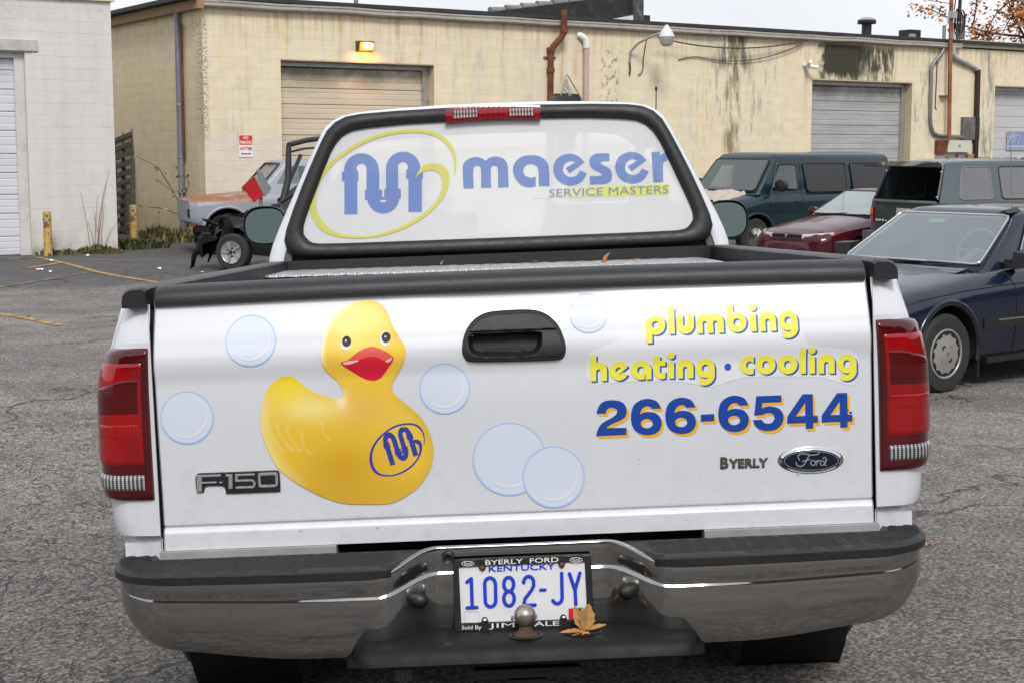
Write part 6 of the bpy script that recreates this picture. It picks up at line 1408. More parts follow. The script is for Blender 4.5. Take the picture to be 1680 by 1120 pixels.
def house(name, m, root, F, zb, zt, wb, wt, crown=.03, ebulge=.02):
    """F: (x front base, x front top, x rear top, x rear base) -> greenhouse shell; returns corner lookup"""
    fb, ft, rt, rb = F; rings = []
    def rect(x0, x1, w_, z, r, sh=0):
        P = []; n = 5
        for (cx, cy, a0) in ((x0 - r, w_ - r, 0), (x1 + r, w_ - r, 90), (x1 + r, -w_ + r, 180), (x0 - r, -w_ + r, 270)):
            for k in range(n + 1): a = R_(a0 + 90 * k / n); P.append((cx + r * math.cos(a), cy + r * math.sin(a), z))
        return P
    for f, k in ((0, 0), (.33, .3), (.66, .62), (.88, .85), (.95, .93), (1.0, 1.0)):
        x0 = fb + (ft - fb) * f; x1 = rb + (rt - rb) * f; w_ = wb + (wt - wb) * f + ebulge * math.sin(f * PI) * .5; z = zb + (zt - zb) * f
        rings.append(rect(x0, x1, w_, z, .06 + .04 * f))
    rings.append(rect(ft - .05, rt + .05, wt - .05, zt + crown * .55, .10)); rings.append(rect(ft - .16, rt + .16, wt - .18, zt + crown * .85, .12)); rings.append(rect(ft - .35, rt + .35, max(wt - .40, .12), zt + crown, .10))
    g = G(); g.loft(rings); return g.out(name, m, root, ang=40)
def pane(name, C, m, root, rad=.08, off=.012, uv=(0.04, .96, .05, .95), n=5, solid=True, trim=None, trimw=.012):
    """C: four corners (bottom-a, bottom-b, top-b, top-a); rounded pane lifted off the shell"""
    C = [Vector(c) for c in C]; nrm = (C[1] - C[0]).cross(C[3] - C[0]).normalized(); cen = (C[0] + C[1] + C[2] + C[3]) / 4
    if nrm.dot(cen - Vector((.5 if root.name.startswith('grey_suv') else -1.8, 0, .9))) < 0: C = [C[1], C[0], C[3], C[2]]; nrm = -nrm
    W_, H_ = (C[1] - C[0]).length, (C[3] - C[0]).length; u0, u1, v0, v1 = uv; P = []
    for (cu, cv, a0) in ((u1 - rad / W_, v1 - rad / H_, 0), (u0 + rad / W_, v1 - rad / H_, 90), (u0 + rad / W_, v0 + rad / H_, 180), (u1 - rad / W_, v0 + rad / H_, 270)):
        for k in range(n + 1): a = R_(a0 + 90 * k / n); P.append((cu + rad / W_ * math.cos(a), cv + rad / H_ * math.sin(a)))
    bl = lambda u, v: (C[0] * (1 - u) + C[1] * u) * (1 - v) + (C[3] * (1 - u) + C[2] * u) * v + nrm * off
    Q = [bl(u, v) for u, v in P]; g = G(); g.loft([[q - nrm * .02 for q in Q], Q], False, True); o = g.out(name, m, root, fix=False)
    if trim:
        g = G(); g.tube(Q + [Q[0]], trimw, 6, False); g.out('window_trim', trim, o, ang=60)
    return o

def quad_prism(C, ins=.02, dep=.18):
    C = [Vector(c) for c in C]; m_ = sum(C, Vector()) / 4; n_ = (C[1] - C[0]).cross(C[3] - C[0]).normalized(); C = [c + (m_ - c).normalized() * ins for c in C]
    g = G(); g.loft([[c - n_ * dep for c in C], [c + n_ * dep for c in C]]); return g
def hollow(ho, root, F, zb, zt, wb, wt, quads, zf):
    fb, ft, rt, rb = F; g = G(); i = .045
    g.loft([[(fb + .25, wb - i, zb - .02), (fb + .25, -wb + i, zb - .02), (rb, -wb + i, zb - .02), (rb, wb - i, zb - .02)], [(fb - .08, wb - i, zb + .01), (fb - .08, -wb + i, zb + .01), (rb + .08, -wb + i, zb + .01), (rb + .08, wb - i, zb + .01)], [(ft - .07, wt - i, zt - .05), (ft - .07, -wt + i, zt - .05), (rt + .07, -wt + i, zt - .05), (rt + .07, wt - i, zt - .05)]][1:])
    cs = [g.out('cut', seatm, root)] + [quad_prism(q).out('cut', seatm, root) for q in quads]
    for c in cs: md = ho.modifiers.new('b', 'BOOLEAN'); md.operation = 'DIFFERENCE'; md.object = c; md.solver = 'EXACT'; md.material_mode = 'TRANSFER'
    dg = bpy.context.evaluated_depsgraph_get(); me = bpy.data.meshes.new_from_object(ho.evaluated_get(dg)); ho.modifiers.clear(); ho.data = me
    for c in cs: bpy.data.objects.remove(c)
    me.set_sharp_from_angle(angle=R_(40))
def seats(root, x, z, w_, m, wheel_y=None):
    for y in (-w_, w_):
        g = G(); g.loft([[(x + .12, y - .22, z - .25), (x + .12, y + .22, z - .25), (x, y + .22, z - .25), (x, y - .22, z - .25)], [(x - .05, y - .21, z + .17), (x - .05, y + .21, z + .17), (x - .15, y + .21, z + .17), (x - .15, y - .21, z + .17)]]); g.box(x - .15, x - .07, y - .11, y + .11, z + .20, z + .34); g.out('seat', m, root, ang=50)
    if wheel_y is not None:
        g = G(); c = Vector((x + .48, wheel_y, z + .06)); g.tube([c + Vector((-.06 * math.sin(a), .18 * math.cos(a), .17 * math.sin(a))) for a in np.linspace(0, 2 * PI, 25)], .014, 6, False); g.tube([c, c + Vector((.3, 0, -.15))], .03, 6); g.tube([c + Vector((0, -.17, 0)), c + Vector((0, .17, 0))], .015, 5); g.out('steering_wheel', m, root)
# ---------------------------------------------------------------- navy sedan at the right
NS = empty('blue_sedan', (2.76, 12.00, .0), R_(217.0), 'dark blue older sedan parked at the right with silver hub caps', 'car')
navy = vmat('navy paint', (.003, .008, .024), .24, .15); blkt = mat('black trim', (.014, .014, .015), .45, 0, .2, 8); chrt = mat('trim chrome', (.6, .6, .58), .15, 1, .05, 8)
st = [(.86, .70, .26, .46, .62, .60, .01), (.80, .80, .20, .50, .69, .64, .012), (.6, .835, .20, .58, .742, .68, .02), (.2, .845, .22, .66, .80, .71, .03), (-.3, .847, .22, .70, .855, .72, .035), (-.62, .847, .22, .71, .885, .72, .03), (-1.0, .847, .22, .715, .905, .72, .0), (-2.6, .847, .22, .73, .92, .72, .0), (-3.0, .845, .24, .74, .92, .70, .02), (-3.5, .82, .30, .74, .89, .66, .02), (-3.68, .76, .36, .66, .80, .6, .0)]
nb = body_loft('body', st, navy, NS, [(0, .32, .345), (-2.6, .32, .335)])
FN = (-.56, -1.20, -2.55, -3.10); gh = house('cabin', navy, NS, FN, .875, 1.30, .735, .565, .055)
def ns_side(s, P): return [(x, s * (.735 - .17 * (z - .875) / .425), z) for x, z in P]
hollow(gh, NS, FN, .875, 1.30, .735, .565, [[(-.60, .67, .925), (-.60, -.67, .925), (-1.165, -.53, 1.275), (-1.165, .53, 1.275)], [(-3.04, .64, .94), (-3.04, -.64, .94), (-2.6, -.5, 1.26), (-2.6, .5, 1.26)]] + [ns_side(s, P) for s in (1, -1) for P in ([(-.98, .93), (-1.62, .935), (-1.62, 1.245), (-1.27, 1.235)], [(-1.72, .935), (-2.45, .94), (-2.30, 1.23), (-1.72, 1.245)])], .9)
seats(NS, -1.45, .95, .36, mat('pale blue cloth', (.12, .15, .20), .9, 0, .1, 6), .36)
pane('rear_window', [(-3.07, .66, .92), (-3.07, -.66, .92), (-2.57, -.52, 1.28), (-2.57, .52, 1.28)], wsg, NS, .05, .012)
zb, zt = .885, 1.30
pane('windshield', [(-.575, .715, .905), (-.575, -.715, .905), (-1.19, -.56, 1.295), (-1.19, .56, 1.295)], see_through(glassm('painted sky sheen windshield', (.32, .37, .41)), .52, (.8, .9, .9)), NS, .05, .022, (.03, .97, .03, .95), trim=chrt, trimw=.010)  # pale base colour stands in for sky reflected in the glass
for s in (1, -1):
    def sp(x, z, s=s): f = (z - .875) / .425; return (x, s * (.735 + (.565 - .735) * f + .012), z)
    pts = [(-.98, .93), (-1.62, .935), (-1.62, 1.245), (-1.27, 1.235)]
    C = [sp(*p) for p in pts]; C = C if s > 0 else [C[1], C[0], C[3], C[2]]
    pane('front_door_window', C if s < 0 else [C[1], C[0], C[3], C[2]], dkg, NS, .03, .012, (.0, 1, .0, 1), trim=mat('thin chrome', (.45, .44, .42), .3, .9), trimw=.006)
    pts = [(-1.72, .935), (-2.45, .94), (-2.30, 1.23), (-1.72, 1.245)]
    C = [sp(*p) for p in pts]; C = C if s > 0 else [C[1], C[0], C[3], C[2]]
    pane('rear_door_window', C if s < 0 else [C[1], C[0], C[3], C[2]], dkg, NS, .03, .012, (.0, 1, .0, 1))
    # mouldings, sill, arch trim
    g = G(); g.box(-.42, -2.22, s * .838, s * .857, .46, .54); 
    for q in range(8): pass
    g.out('side_moulding', blkt, NS, ang=30)
    g = G(); g.box(-.60, -2.22, s * .857, s * .8585, .515, .526); g.out('chrome_strip', chrt, NS)
    g = G(); g.box(-.50, -2.15, s * .80, s * .836, .19, .235); g.out('sill', blkt, NS)
    for xc in (0, -2.6):
        g = G(); g.tube([(xc + .352 * math.cos(a), s * .846, .32 + .352 * math.sin(a)) for a in np.linspace(-.25, PI + .25, 28)], .013, 6); g.out('arch_trim', blkt, NS, ang=60)
        g = G(); g.tube([(xc + .37 * math.cos(a), s * .838, .32 + .37 * math.sin(a)) for a in np.linspace(.05, PI - .1, 28)], .026, 8); g.out('arch_flare', navy, NS, smooth=True)
    g = G(); g.box(-.395, -.375, s * .60, s * .84, .10, .36); g.out('mud_flap', blkt, NS)
    # mirror
    g = G(); g.loft([[(-.80 + a, s * b, c) for a, b, c in ((0, .80, .90), (.0, .97, .915), (0, .985, 1.02), (0, .82, 1.03))], [(-.92 + a, s * b, c) for a, b, c in ((0, .79, .90), (.0, .98, .91), (0, .99, 1.03), (0, .80, 1.04))]]); g.box(-.94, -.80, s * .74, s * .80, .90, .97); g.out('wing_mirror', blkt, NS, ang=40)
    # shut lines and handle
    g = G(); g.tube([(-.83, s * .8495, .25), (-.84, s * .850, .70), (-.80, s * .83, .80), (-.76, s * .76, .885)], .004, 4); g.tube([(-1.68, s * .850, .25), (-1.68, s * .850, .72), (-1.68, s * .80, .89)], .004, 4); g.tube([(.60, s * .825, .70), (-.2, s * .838, .765), (-.8, s * .842, .79), (-3.3, s * .842, .80)], .0035, 4); g.out('shut_lines', blkt, NS)
    g = G(); g.box(-1.42, -1.60, s * .85, s * .872, .76, .785); g.out('door_handle', blkt, NS)
# hub caps with slots
for x in (0, -2.6):
    for s in (1, -1):
        w_, rm, e, h = wheelx(NS, x, s * .755, .300, .17, hub, s)
        for k in range(12):
            a = 2 * PI * k / 12; g = G(); q = e @ Matrix.Rotation(a, 4, 'X'); g.box(h * .84, h * .905, -.021, .021, .141, .160, q); g.out('slot', bdark, rm)
        for k in range(4):
            a = 2 * PI * (k + .45) / 4; q = e @ Matrix.Rotation(a, 4, 'X'); g = G(); g.lathe([(.022, h * .93), (.022, h * .99), (.012, h * 1.0), (.001, h * .96)], q @ Matrix.Translation((0, 0, .058)), 12, 'x'); g.out('lug_recess', grey_m if k % 2 else blkt, rm, ang=40)
        g = G(); q = e
        for a_ in ((-.009, -.016, -.006, .016), (.006, -.016, .009, .016)): g.box(h * 1.03, h * 1.045, a_[0], a_[2], a_[1], a_[3], q)
        g.box(h * 1.03, h * 1.045, -.006, .006, -.002, .002, q); g.out('centre_letter', blkt, rm)
# wipers, cowl, grille, lights, antenna, sticker
g = G(); g.tube([(-.50, -.50, .895), (-.555, -.10, .925), (-.57, .1, .93)], .007, 6); g.tube([(-.50, .05, .895), (-.545, .42, .925), (-.56, .62, .925)], .007, 6); g.out('wipers', blkt, NS)
g = G(); g.tube([(-.555, .20, .940), (-.56, .64, .935)], .006, 6); g.out('wiper_blade', steel, NS)
g = G(); g.box(-.42, -.56, -.60, .60, .872, .893); g.out('cowl', blkt, NS)
g = G(); g.loft([[(-.36, -.62, .868), (-.36, .62, .868), (-.36, .62, .876), (-.36, -.62, .876)], [(-.47, -.64, .888), (-.47, .64, .888), (-.47, .64, .905), (-.47, -.64, .905)]]); g.out('hood_edge', navy, NS)
for s in (1, -1):
    g = G(); g.box(.80, .868, s * .38, s * .72, .50, .60); g.out('headlight', glassm('lamp glass', (.5, .5, .5)), NS)
g = G(); g.box(.80, .87, -.36, .36, .50, .60); g.out('grille', blkt, NS); g = G(); g.box(.72, .93, -.80, .80, .28, .44); g.out('front_bumper', blkt, NS)
g = G(); g.tube([(-1.22, .50, 1.325), (-1.05, .58, 1.9)], .0035, 5); g.out('antenna', chrt, NS); g = G(); g.loft([[(-1.15, .42, 1.315), (-1.15, .52, 1.31), (-1.15, .47, 1.335)], [(-1.32, .42, 1.33), (-1.32, .52, 1.325), (-1.32, .47, 1.36)]]); g.out('antenna_base', blkt, NS)
g = G(); W_ = [Vector((-.575, .715, .905)), Vector((-.575, -.715, .905)), Vector((-1.19, -.56, 1.295)), Vector((-1.19, .56, 1.295))]
nn_ = (W_[1] - W_[0]).cross(W_[3] - W_[0]).normalized(); wq = lambda u, v, o_=.024: (W_[0] * (1 - u) + W_[1] * u) * (1 - v) + (W_[3] * (1 - u) + W_[2] * u) * v + nn_ * o_
g.add([wq(.58, .86), wq(.71, .86), wq(.71, .94), wq(.58, .94)], [(0, 1, 2, 3)]); g.out('inspection_sticker', mat('green sticker', (.22, .42, .12), .5), NS, fix=False)
# seats and steering wheel hinted behind glass are dark shapes on the inside: headrest silhouettes
# ---------------------------------------------------------------- dark teal van
VN = empty('passenger_van', (4.15, 30.16, -.2), R_(214.8), 'dark teal full size passenger van with a sheet over its hood', 'van')
teal = vmat('teal paint', (.004, .020, .028), .28, .12)
st = [(.72, .80, .42, .70, .92, .70, .0), (.66, .92, .34, .78, 1.00, .78, .02), (.3, .98, .32, .92, 1.12, .80, .03), (-.05, .99, .32, 1.0, 1.19, .80, .02), (-.2, .99, .32, 1.02, 1.22, .86, .0), (-3.9, .99, .34, 1.04, 1.24, .88, .0), (-4.05, .96, .40, 1.04, 1.2, .86, .0)]
body_loft('body', st, teal, VN, [(0, .38, .43), (-3.2, .38, .42)])
FV = (-.02, -.58, -3.88, -4.02); vh = house('cabin', teal, VN, FV, 1.18, 1.90, .93, .80, .10, .04)
hollow(vh, VN, FV, 1.18, 1.90, .93, .80, [[(-.08, .80, 1.27), (-.08, -.80, 1.27), (-.54, -.72, 1.83), (-.54, .72, 1.83)]] + [[(x, s * (.93 - .13 * (z - 1.18) / .72), z) for x, z in [(-.42, 1.30), (-1.12, 1.27), (-1.12, 1.76), (-.68, 1.76)]] for s in (1, -1)], 1.2)
seats(VN, -1.1, 1.25, .42, seatm, .42)
pane('windshield', [(-.06, .86, 1.24), (-.06, -.86, 1.24), (-.56, -.76, 1.86), (-.56, .76, 1.86)], wsg, VN, .07, .03, (.01, .99, .0, .98), trim=blkt, trimw=.015)
for s in (1, -1):
    def sp(x, z, s=s): f = (z - 1.18) / .72; return (x, s * (.93 + (.80 - .93) * f + .022), z)
    for nm, pts in (('door_window', [(-.42, 1.30), (-1.12, 1.27), (-1.12, 1.76), (-.68, 1.76)]), ('side_window', [(-1.38, 1.22), (-2.50, 1.22), (-2.50, 1.78), (-1.32, 1.78)]), ('rear_side_window', [(-2.68, 1.24), (-3.80, 1.26), (-3.72, 1.78), (-2.66, 1.78)])):
        C = [sp(*p) for p in pts]; C = [C[1], C[0], C[3], C[2]] if s > 0 else C
        pane(nm, C, wsg if nm == 'door_window' else mat('smoke glass', (.022, .020, .022), .2, 0, .1, 3, coat=.35, coatr=.15, spec=.4), VN, .07, .012, (0, 1, 0, 1), trim=blkt, trimw=.014)
    g = G(); g.lathe([(.001, -.10), (.09, -.09), (.12, 0), (.11, .05), (.001, .07)], Matrix.Translation((-.45, s * 1.16, 1.36)) @ Matrix.Scale(1.25, 4, (0, 1, 0)), 16); g.tube([(-.5, s * .95, 1.3), (-.47, s * 1.1, 1.33)], .025, 6); g.out('wing_mirror', blkt, VN, ang=50)
    g = G(); g.tube([(-.38, s * .992, .42), (-.36, s * .992, 1.05), (-.40, s * .95, 1.25), (-.62, s * .86, 1.80)], .006, 4); g.tube([(-1.24, s * .992, .42), (-1.24, s * .992, 1.05), (-1.24, s * .93, 1.28), (-1.24, s * .84, 1.8)], .006, 4); g.out('shut_lines', blkt, VN)
    g = G(); g.box(-1.02, -1.20, s * .99, s * 1.01, 1.0, 1.05); g.out('door_handle', blkt, VN)
    g = G(); g.tube([(.43 * math.cos(a) * 1.08, s * .985, .38 + .45 * math.sin(a)) for a in np.linspace(.0, PI, 20)], .03, 6); g.out('arch_flare', teal, VN, smooth=True)
    g = G(); g.box(.55, -3.9, s * .985, s * .999, .87, .885); g.out('body_crease', teal, VN)
    for x in (0, -3.2): 
        w_, rm, e, h = wheelx(VN, x, s * .86, .37, .22, chrt, s)
g = G(); r = random.Random(2); NX, NY = 12, 16
def cl(a, b):
    x = .60 - .62 * a; y = -.72 + 1.44 * b; z = float(np.interp(x, [-.05, .3, .66], [1.225, 1.15, 1.03])) + .045 + .07 * (mnoise.noise(Vector((a * 3.1, b * 5.3, .3)))) + .045 * mnoise.noise(Vector((a * 9, b * 13, 2.)))
    if b > .92: z -= .15 * (b - .92) / .08
    return (x, y, z)
g.grid(14, 40, cl); sh = empty('bed_sheet', (4.15, 30.16, -.2), R_(214.8), 'crumpled beige sheet lying over the hood of the teal van', 'sheet'); g.out('sheet', mat('beige cloth', (.42, .37, .32), .9, 0, .15, 8), sh, smooth=True, fix=False)
# ---------------------------------------------------------------- maroon compact
MS = empty('maroon_car', (5.247, 25.743, -.2), R_(215.4), 'maroon compact sedan facing left in front of the teal van', 'car')
mar = vmat('maroon paint', (.062, .004, .012), .2, .08)
st = [(.86, .55, .30, .50, .62, .50, .0), (.80, .74, .20, .52, .665, .60, .01), (.66, .81, .19, .60, .72, .62, .02), (.3, .84, .20, .68, .80, .64, .035), (-.2, .847, .20, .72, .875, .66, .045), (-.5, .847, .20, .73, .92, .68, .03), (-2.5, .847, .22, .78, .96, .70, .0), (-3.2, .82, .28, .80, .96, .66, .02), (-3.5, .74, .36, .70, .86, .6, .0)]
body_loft('body', st, mar, MS, [(0, .30, .335), (-2.46, .30, .33)])
house('cabin', mar, MS, (-.42, -1.15, -2.3, -3.0), .90, 1.33, .74, .54, .055)
pane('windshield', [(-.43, .70, .925), (-.43, -.70, .925), (-1.13, -.53, 1.325), (-1.13, .53, 1.325)], glassm('pale windshield', (.20, .24, .24)), MS, .05, .024, (.02, .98, .02, .97), trim=blkt, trimw=.012)
for s in (1, -1):
    def sp(x, z, s=s): f = (z - .90) / .43; return (x, s * (.74 + (.54 - .74) * f + .014), z)
    for nm, pts in (('front_door_window', [(-.75, .95), (-1.55, .96), (-1.55, 1.27), (-1.22, 1.27)]), ('rear_door_window', [(-1.63, .96), (-2.5, .98), (-2.2, 1.25), (-1.63, 1.27)])):
        C = [sp(*p) for p in pts]; C = [C[1], C[0], C[3], C[2]] if s > 0 else C
        pane(nm, C, dkg, MS, .03, .012, (0, 1, 0, 1))
    for x in (0, -2.46): wheelx(MS, x, s * .745, .295, .18, hub, s)
    g = G(); Q = [(.842, .335), (.815, .50), (.74, .66), (.60, .765), (.56, .775)]
    zt_ = [.665, .675, .69, .705, .708]; zb_2 = [.57, .555, .555, .58, .62]
    rings = [[(x, s * y, b), (x + .028, s * (y + .010), (a + b) / 2 - .01), (x + .008, s * (y + .004), a), (x - .06, s * (y - .03), (a + b) / 2)] for (x, y), a, b in zip(Q, zt_, zb_2)]
    g.loft(rings); hl = g.out('headlight', mat('headlamp lens', (.62, .62, .60), .12, 0, .1, 14, coat=1), MS, ang=60)
    g = G(); g.lathe([(.001, .030), (.030, .025), (.038, .0)], Matrix.Translation((.61, s * .768, .655)) @ Matrix.Rotation(R_(50 * s), 4, 'Z'), 12); g.out('indicator', mat('amber lens', (.75, .22, .01), .2, 0, .05, 8, coat=1), hl)
    g = G(); g.lathe([(.001, -.07), (.07, -.05), (.08, .03), (.001, .05)], Matrix.Translation((-.72, s * .92, .98)) @ Matrix.Scale(1.3, 4, (0, 1, 0)), 12); g.out('wing_mirror', mar, MS, ang=50)
g = G(); g.loft([[(x, y * 1., z) for y, z in ((-.31, .590), (.31, .590), (.33, .655), (-.33, .655))] for x in (.78, .868)]); gr = g.out('grille', bdark, MS)
g = G(); g.lathe([(.001, .884), (.030, .882), (.032, .868)], Matrix.Translation((0, 0, .625)), 14); g.out('badge', chrt, gr)
g = G(); g.tube([(.875, -.32, .585), (.88, 0, .58), (.875, .32, .585)], .008, 6); g.out('grille_bar', mar, MS)
def bmp(w_, x): return [(x + .0, w_, .20), (x + .05, w_, .26), (x + .055, w_, .48), (x + .02, w_, .54), (x - .1, w_, .54), (x - .1, w_, .20)]
g = G(); rings = []
for y in np.linspace(-.80, .80, 25): x = .885 - .23 * abs(y / .8) ** 3.0; rings.append([(x - .12, y, .19), (x, y, .20), (x + .03, y, .28), (x + .035, y, .47), (x + .01, y, .535), (x - .12, y, .54)])
g.loft(rings); bmo = g.out('front_bumper', mar, MS, ang=35)
g = G(); g.loft([[(x, y, z) for x, z in ((.86, .24), (.915, .24), (.915, .34), (.86, .34))] for y in (-.35, .35)]); g.out('lower_intake', bdark, bmo)
g = G(); g.tube([(-.40, -.45, .945), (-.47, .1, .975)], .009, 5); g.tube([(-.40, .15, .945), (-.47, .6, .965)], .009, 5); g.out('wipers', blkt, MS)
g = G(); g.box(-.36, -.44, -.62, .62, .905, .925); g.out('cowl', blkt, MS)
# ---------------------------------------------------------------- grey SUV with open rear glass
SV = empty('grey_suv', (6.86, 24.2, -.02), R_(24.5), 'blue grey sport utility vehicle with its rear hatch glass open', 'suv')
gry = vmat('blue grey paint', (.085, .108, .122), .35, .12); gtl = mat('bare tailgate', (.035, .045, .045), .5, 0, .25, 5, dirt=.3, ds=3, dcol=(.16, .17, .17))
# origin at the rear axle here; x forward
st = [(3.5, .74, .45, .75, .88, .66, .0), (3.3, .82, .40, .82, .98, .72, .02), (2.4, .84, .38, .92, 1.04, .74, .02), (1.9, .845, .38, .95, 1.06, .78, .0), (-.60, .845, .42, .95, 1.06, .80, .0), (-.80, .835, .46, .94, 1.05, .79, .0)]
body_loft('body', st, gry, SV, [(0, .36, .40), (2.62, .36, .40)])
# upper shell as open frame: roof, pillars, sides
g = G(); rf = []
for x, w_, z in ((-.62, .60, 1.655), (-.55, .625, 1.675), (0, .64, 1.70), (1.2, .64, 1.70), (1.45, .62, 1.68)): rf.append([(x, w_ + .03, z - .06), (x, w_ + .01, z - .015), (x, w_ - .06, z + .005), (x, 0, z + .025), (x, -w_ + .06, z + .005), (x, -w_ - .01, z - .015), (x, -w_ - .03, z - .06), (x, -w_ + .04, z - .065), (x, w_ - .04, z - .065)])
g.loft(rf); g.out('roof', gry, SV, ang=40)
def qp(g, P, th):  # thick quad
    P = [Vector(p) for p in P]; n_ = (P[1] - P[0]).cross(P[2] - P[0]).normalized() * th; g.loft([[p - n_ for p in P], P])
for s in (1, -1):
    yb2, yt2 = s * .80, s * .655
    g = G(); 
    qp(g, [(-.80, yb2, 1.04), (-.70, yb2, 1.04), (-.50, yt2, 1.64), (-.60, yt2, 1.64)], .02 * s)
    qp(g, [(-.70, yb2, 1.04), (1.95, yb2, 1.04), (1.95, s * .787, 1.10), (-.68, s * .787, 1.10)], .02 * s)
    qp(g, [(-.52, s * .665, 1.58), (1.40, s * .665, 1.58), (1.40, yt2, 1.64), (-.50, yt2, 1.64)], .02 * s)
    for xa, xb in ((-.70, -.40), (.22, .42), (1.08, 1.20)): qp(g, [(xa, s * .787, 1.10), (xb, s * .787, 1.10), (xb + (.1 if xa < 0 else 0), s * .665, 1.58), (xa + .16 * (xa < 0), s * .665, 1.58)], .02 * s)
    qp(g, [(1.80, s * .787, 1.08), (1.95, s * .787, 1.08), (1.46, s * .66, 1.62), (1.34, s * .66, 1.62)], .02 * s)
    g.out('side_pillars', gry, SV)
    for nm, pts in (('quarter_window', [(-.42, 1.095), (.24, 1.095), (.24, 1.59), (-.30, 1.59)]), ('rear_door_window', [(.42, 1.095), (1.09, 1.095), (1.09, 1.59), (.42, 1.59)]), ('front_door_window', [(1.2, 1.095), (1.82, 1.095), (1.38, 1.59), (1.2, 1.59)])):
        f = lambda x, z: (x, s * (.787 + (.665 - .787) * (z - 1.1) / .48), z); C = [f(*p) for p in pts]; C = C if s < 0 else [C[1], C[0], C[3], C[2]]
        pane(nm, C, glassm('grey side glass', (.10, .10, .105)), SV, .07, .022, (0, 1, 0, 1), trim=blkt if nm != 'quarter_window' else grey_m, trimw=.010)
    g = G(); g.loft([[(-.83, s * .80 - s * .0, z), (-.80, s * .855, z), (-.72, s * .858, z), (-.72, s * .74, z), (-.83, s * .74, z)] for z in (.72, .94)]); tl = g.out('tail_light', mat('suv red lens', (.40, .01, .012), .2, 0, .1, 8, coat=1), SV)
    g = G(); g.loft([[(-.838, s * .80, z), (-.805, s * .862, z), (-.72, s * .864, z), (-.72, s * .74, z), (-.838, s * .74, z)] for z in (.84, .945)]); g.out('indicator', mat('suv amber lens', (.70, .16, .01), .2, 0, .1, 8, coat=1), tl)
    for x in (0, 2.62): wheelx(SV, x, s * .75, .37, .23, alloy, s)
    g = G(); g.tube([(-.78, s * .74, 1.10), (-.60, s * .62, 1.60)], .022, 6); g.out('hatch_seal', blkt, SV)
    for z in (1.14, 1.52): g = G(); k = (z - 1.1) / .5; g.lathe([(.001, -.02), (.016, -.015), (.018, 0)], Matrix.Translation((-.80 + .18 * k, s * (.745 - .12 * k), z)), 8); g.out('hatch_stud', chrt, SV)
g = G(); qp(g, [(-.815, .73, .50), (-.815, -.73, .50), (-.805, -.73, 1.045), (-.805, .73, 1.045)], .015); g.out('tailgate', gtl, SV)
g = G(); g.tube([(-.82, .74, 1.05), (-.82, -.74, 1.05)], .03, 8); g.out('tailgate_rail', mat('rail grey', (.10, .12, .12), .4, 0, .2, 5), SV)
g = G(); g.box(-.835, -.822, -.18, .16, .80, .95); g.out('rear_plate', mat('tag white', (.5, .5, .46), .5), SV)
for k in range(4): g = G(); g.box(-.8335, -.826, .62 - .075 * k, .665 - .075 * k, .735, .765 if k != 3 else .75); g.out('badge_mark', wht, SV)
g = G(); qp(g, [(-.66, .58, 1.665), (-.66, -.58, 1.665), (-1.16, -.60, 1.60), (-1.16, .60, 1.60)], .012); g.out('open_hatch_glass', dkg, SV)
g = G(); qp(g, [(1.98, .74, 1.06), (1.98, -.74, 1.06), (1.48, -.60, 1.64), (1.48, .60, 1.64)], .01); g.out('windshield', wsg, SV)
g = G(); g.box(.9, 1.1, -.55, .55, .95, 1.35); g.box(.2, .35, -.6, .6, .9, 1.25); g.out('seats', bdark, SV)
g = G(); g.box(-.78, 1.9, -.76, .76, 1.03, 1.06); g.out('cargo_floor', bdark, SV)
g = G(); g.box(-1.0, -.80, -.78, .78, .42, .58); g.out('rear_bumper', mat('bumper grey', (.12, .12, .12), .4, .3, .1, 5), SV)
# ---------------------------------------------------------------- wrecked black car at the left
WK = empty('wrecked_black_car', (-3.98, 24.0, 0), R_(160), 'wrecked black car with a torn off nose and alloy wheel behind the truck cab', 'car')
blk2 = vmat('black car paint', (.006, .0065, .008), .5, .1)
st = [(.30, .60, .34, .50, .62, .5, .0), (.05, .78, .30, .58, .72, .62, .03), (-.3, .84, .24, .66, .80, .66, .04), (-.6, .85, .22, .70, .86, .7, .02), (-2.6, .85, .22, .74, .92, .72, .0), (-3.4, .78, .3, .72, .88, .62, .0)]
body_loft('body', st, blk2, WK, [(0, .31, .35), (-2.6, .31, .34)])
FK = (-.50, -1.15, -2.3, -2.9); kh = house('cabin', blk2, WK, FK, .84, 1.30, .74, .55, .05)
hollow(kh, WK, FK, .84, 1.30, .74, .55, [[(-.55, .64, .90), (-.55, -.64, .90), (-1.11, -.5, 1.27), (-1.11, .5, 1.27)]] + [[(x, s * (.74 - .19 * (z - .84) / .46), z) for x, z in [(-.82, .90), (-1.6, .92), (-1.6, 1.25), (-1.25, 1.25)]] for s in (1, -1)], .9)
seats(WK, -1.4, .92, .36, seatm, .36)
pane('windshield', [(-.52, .70, .88), (-.52, -.70, .88), (-1.13, -.54, 1.29), (-1.13, .54, 1.29)], wsg, WK, .05, .02, (.05, .95, .04, .95), trim=blkt, trimw=.03)
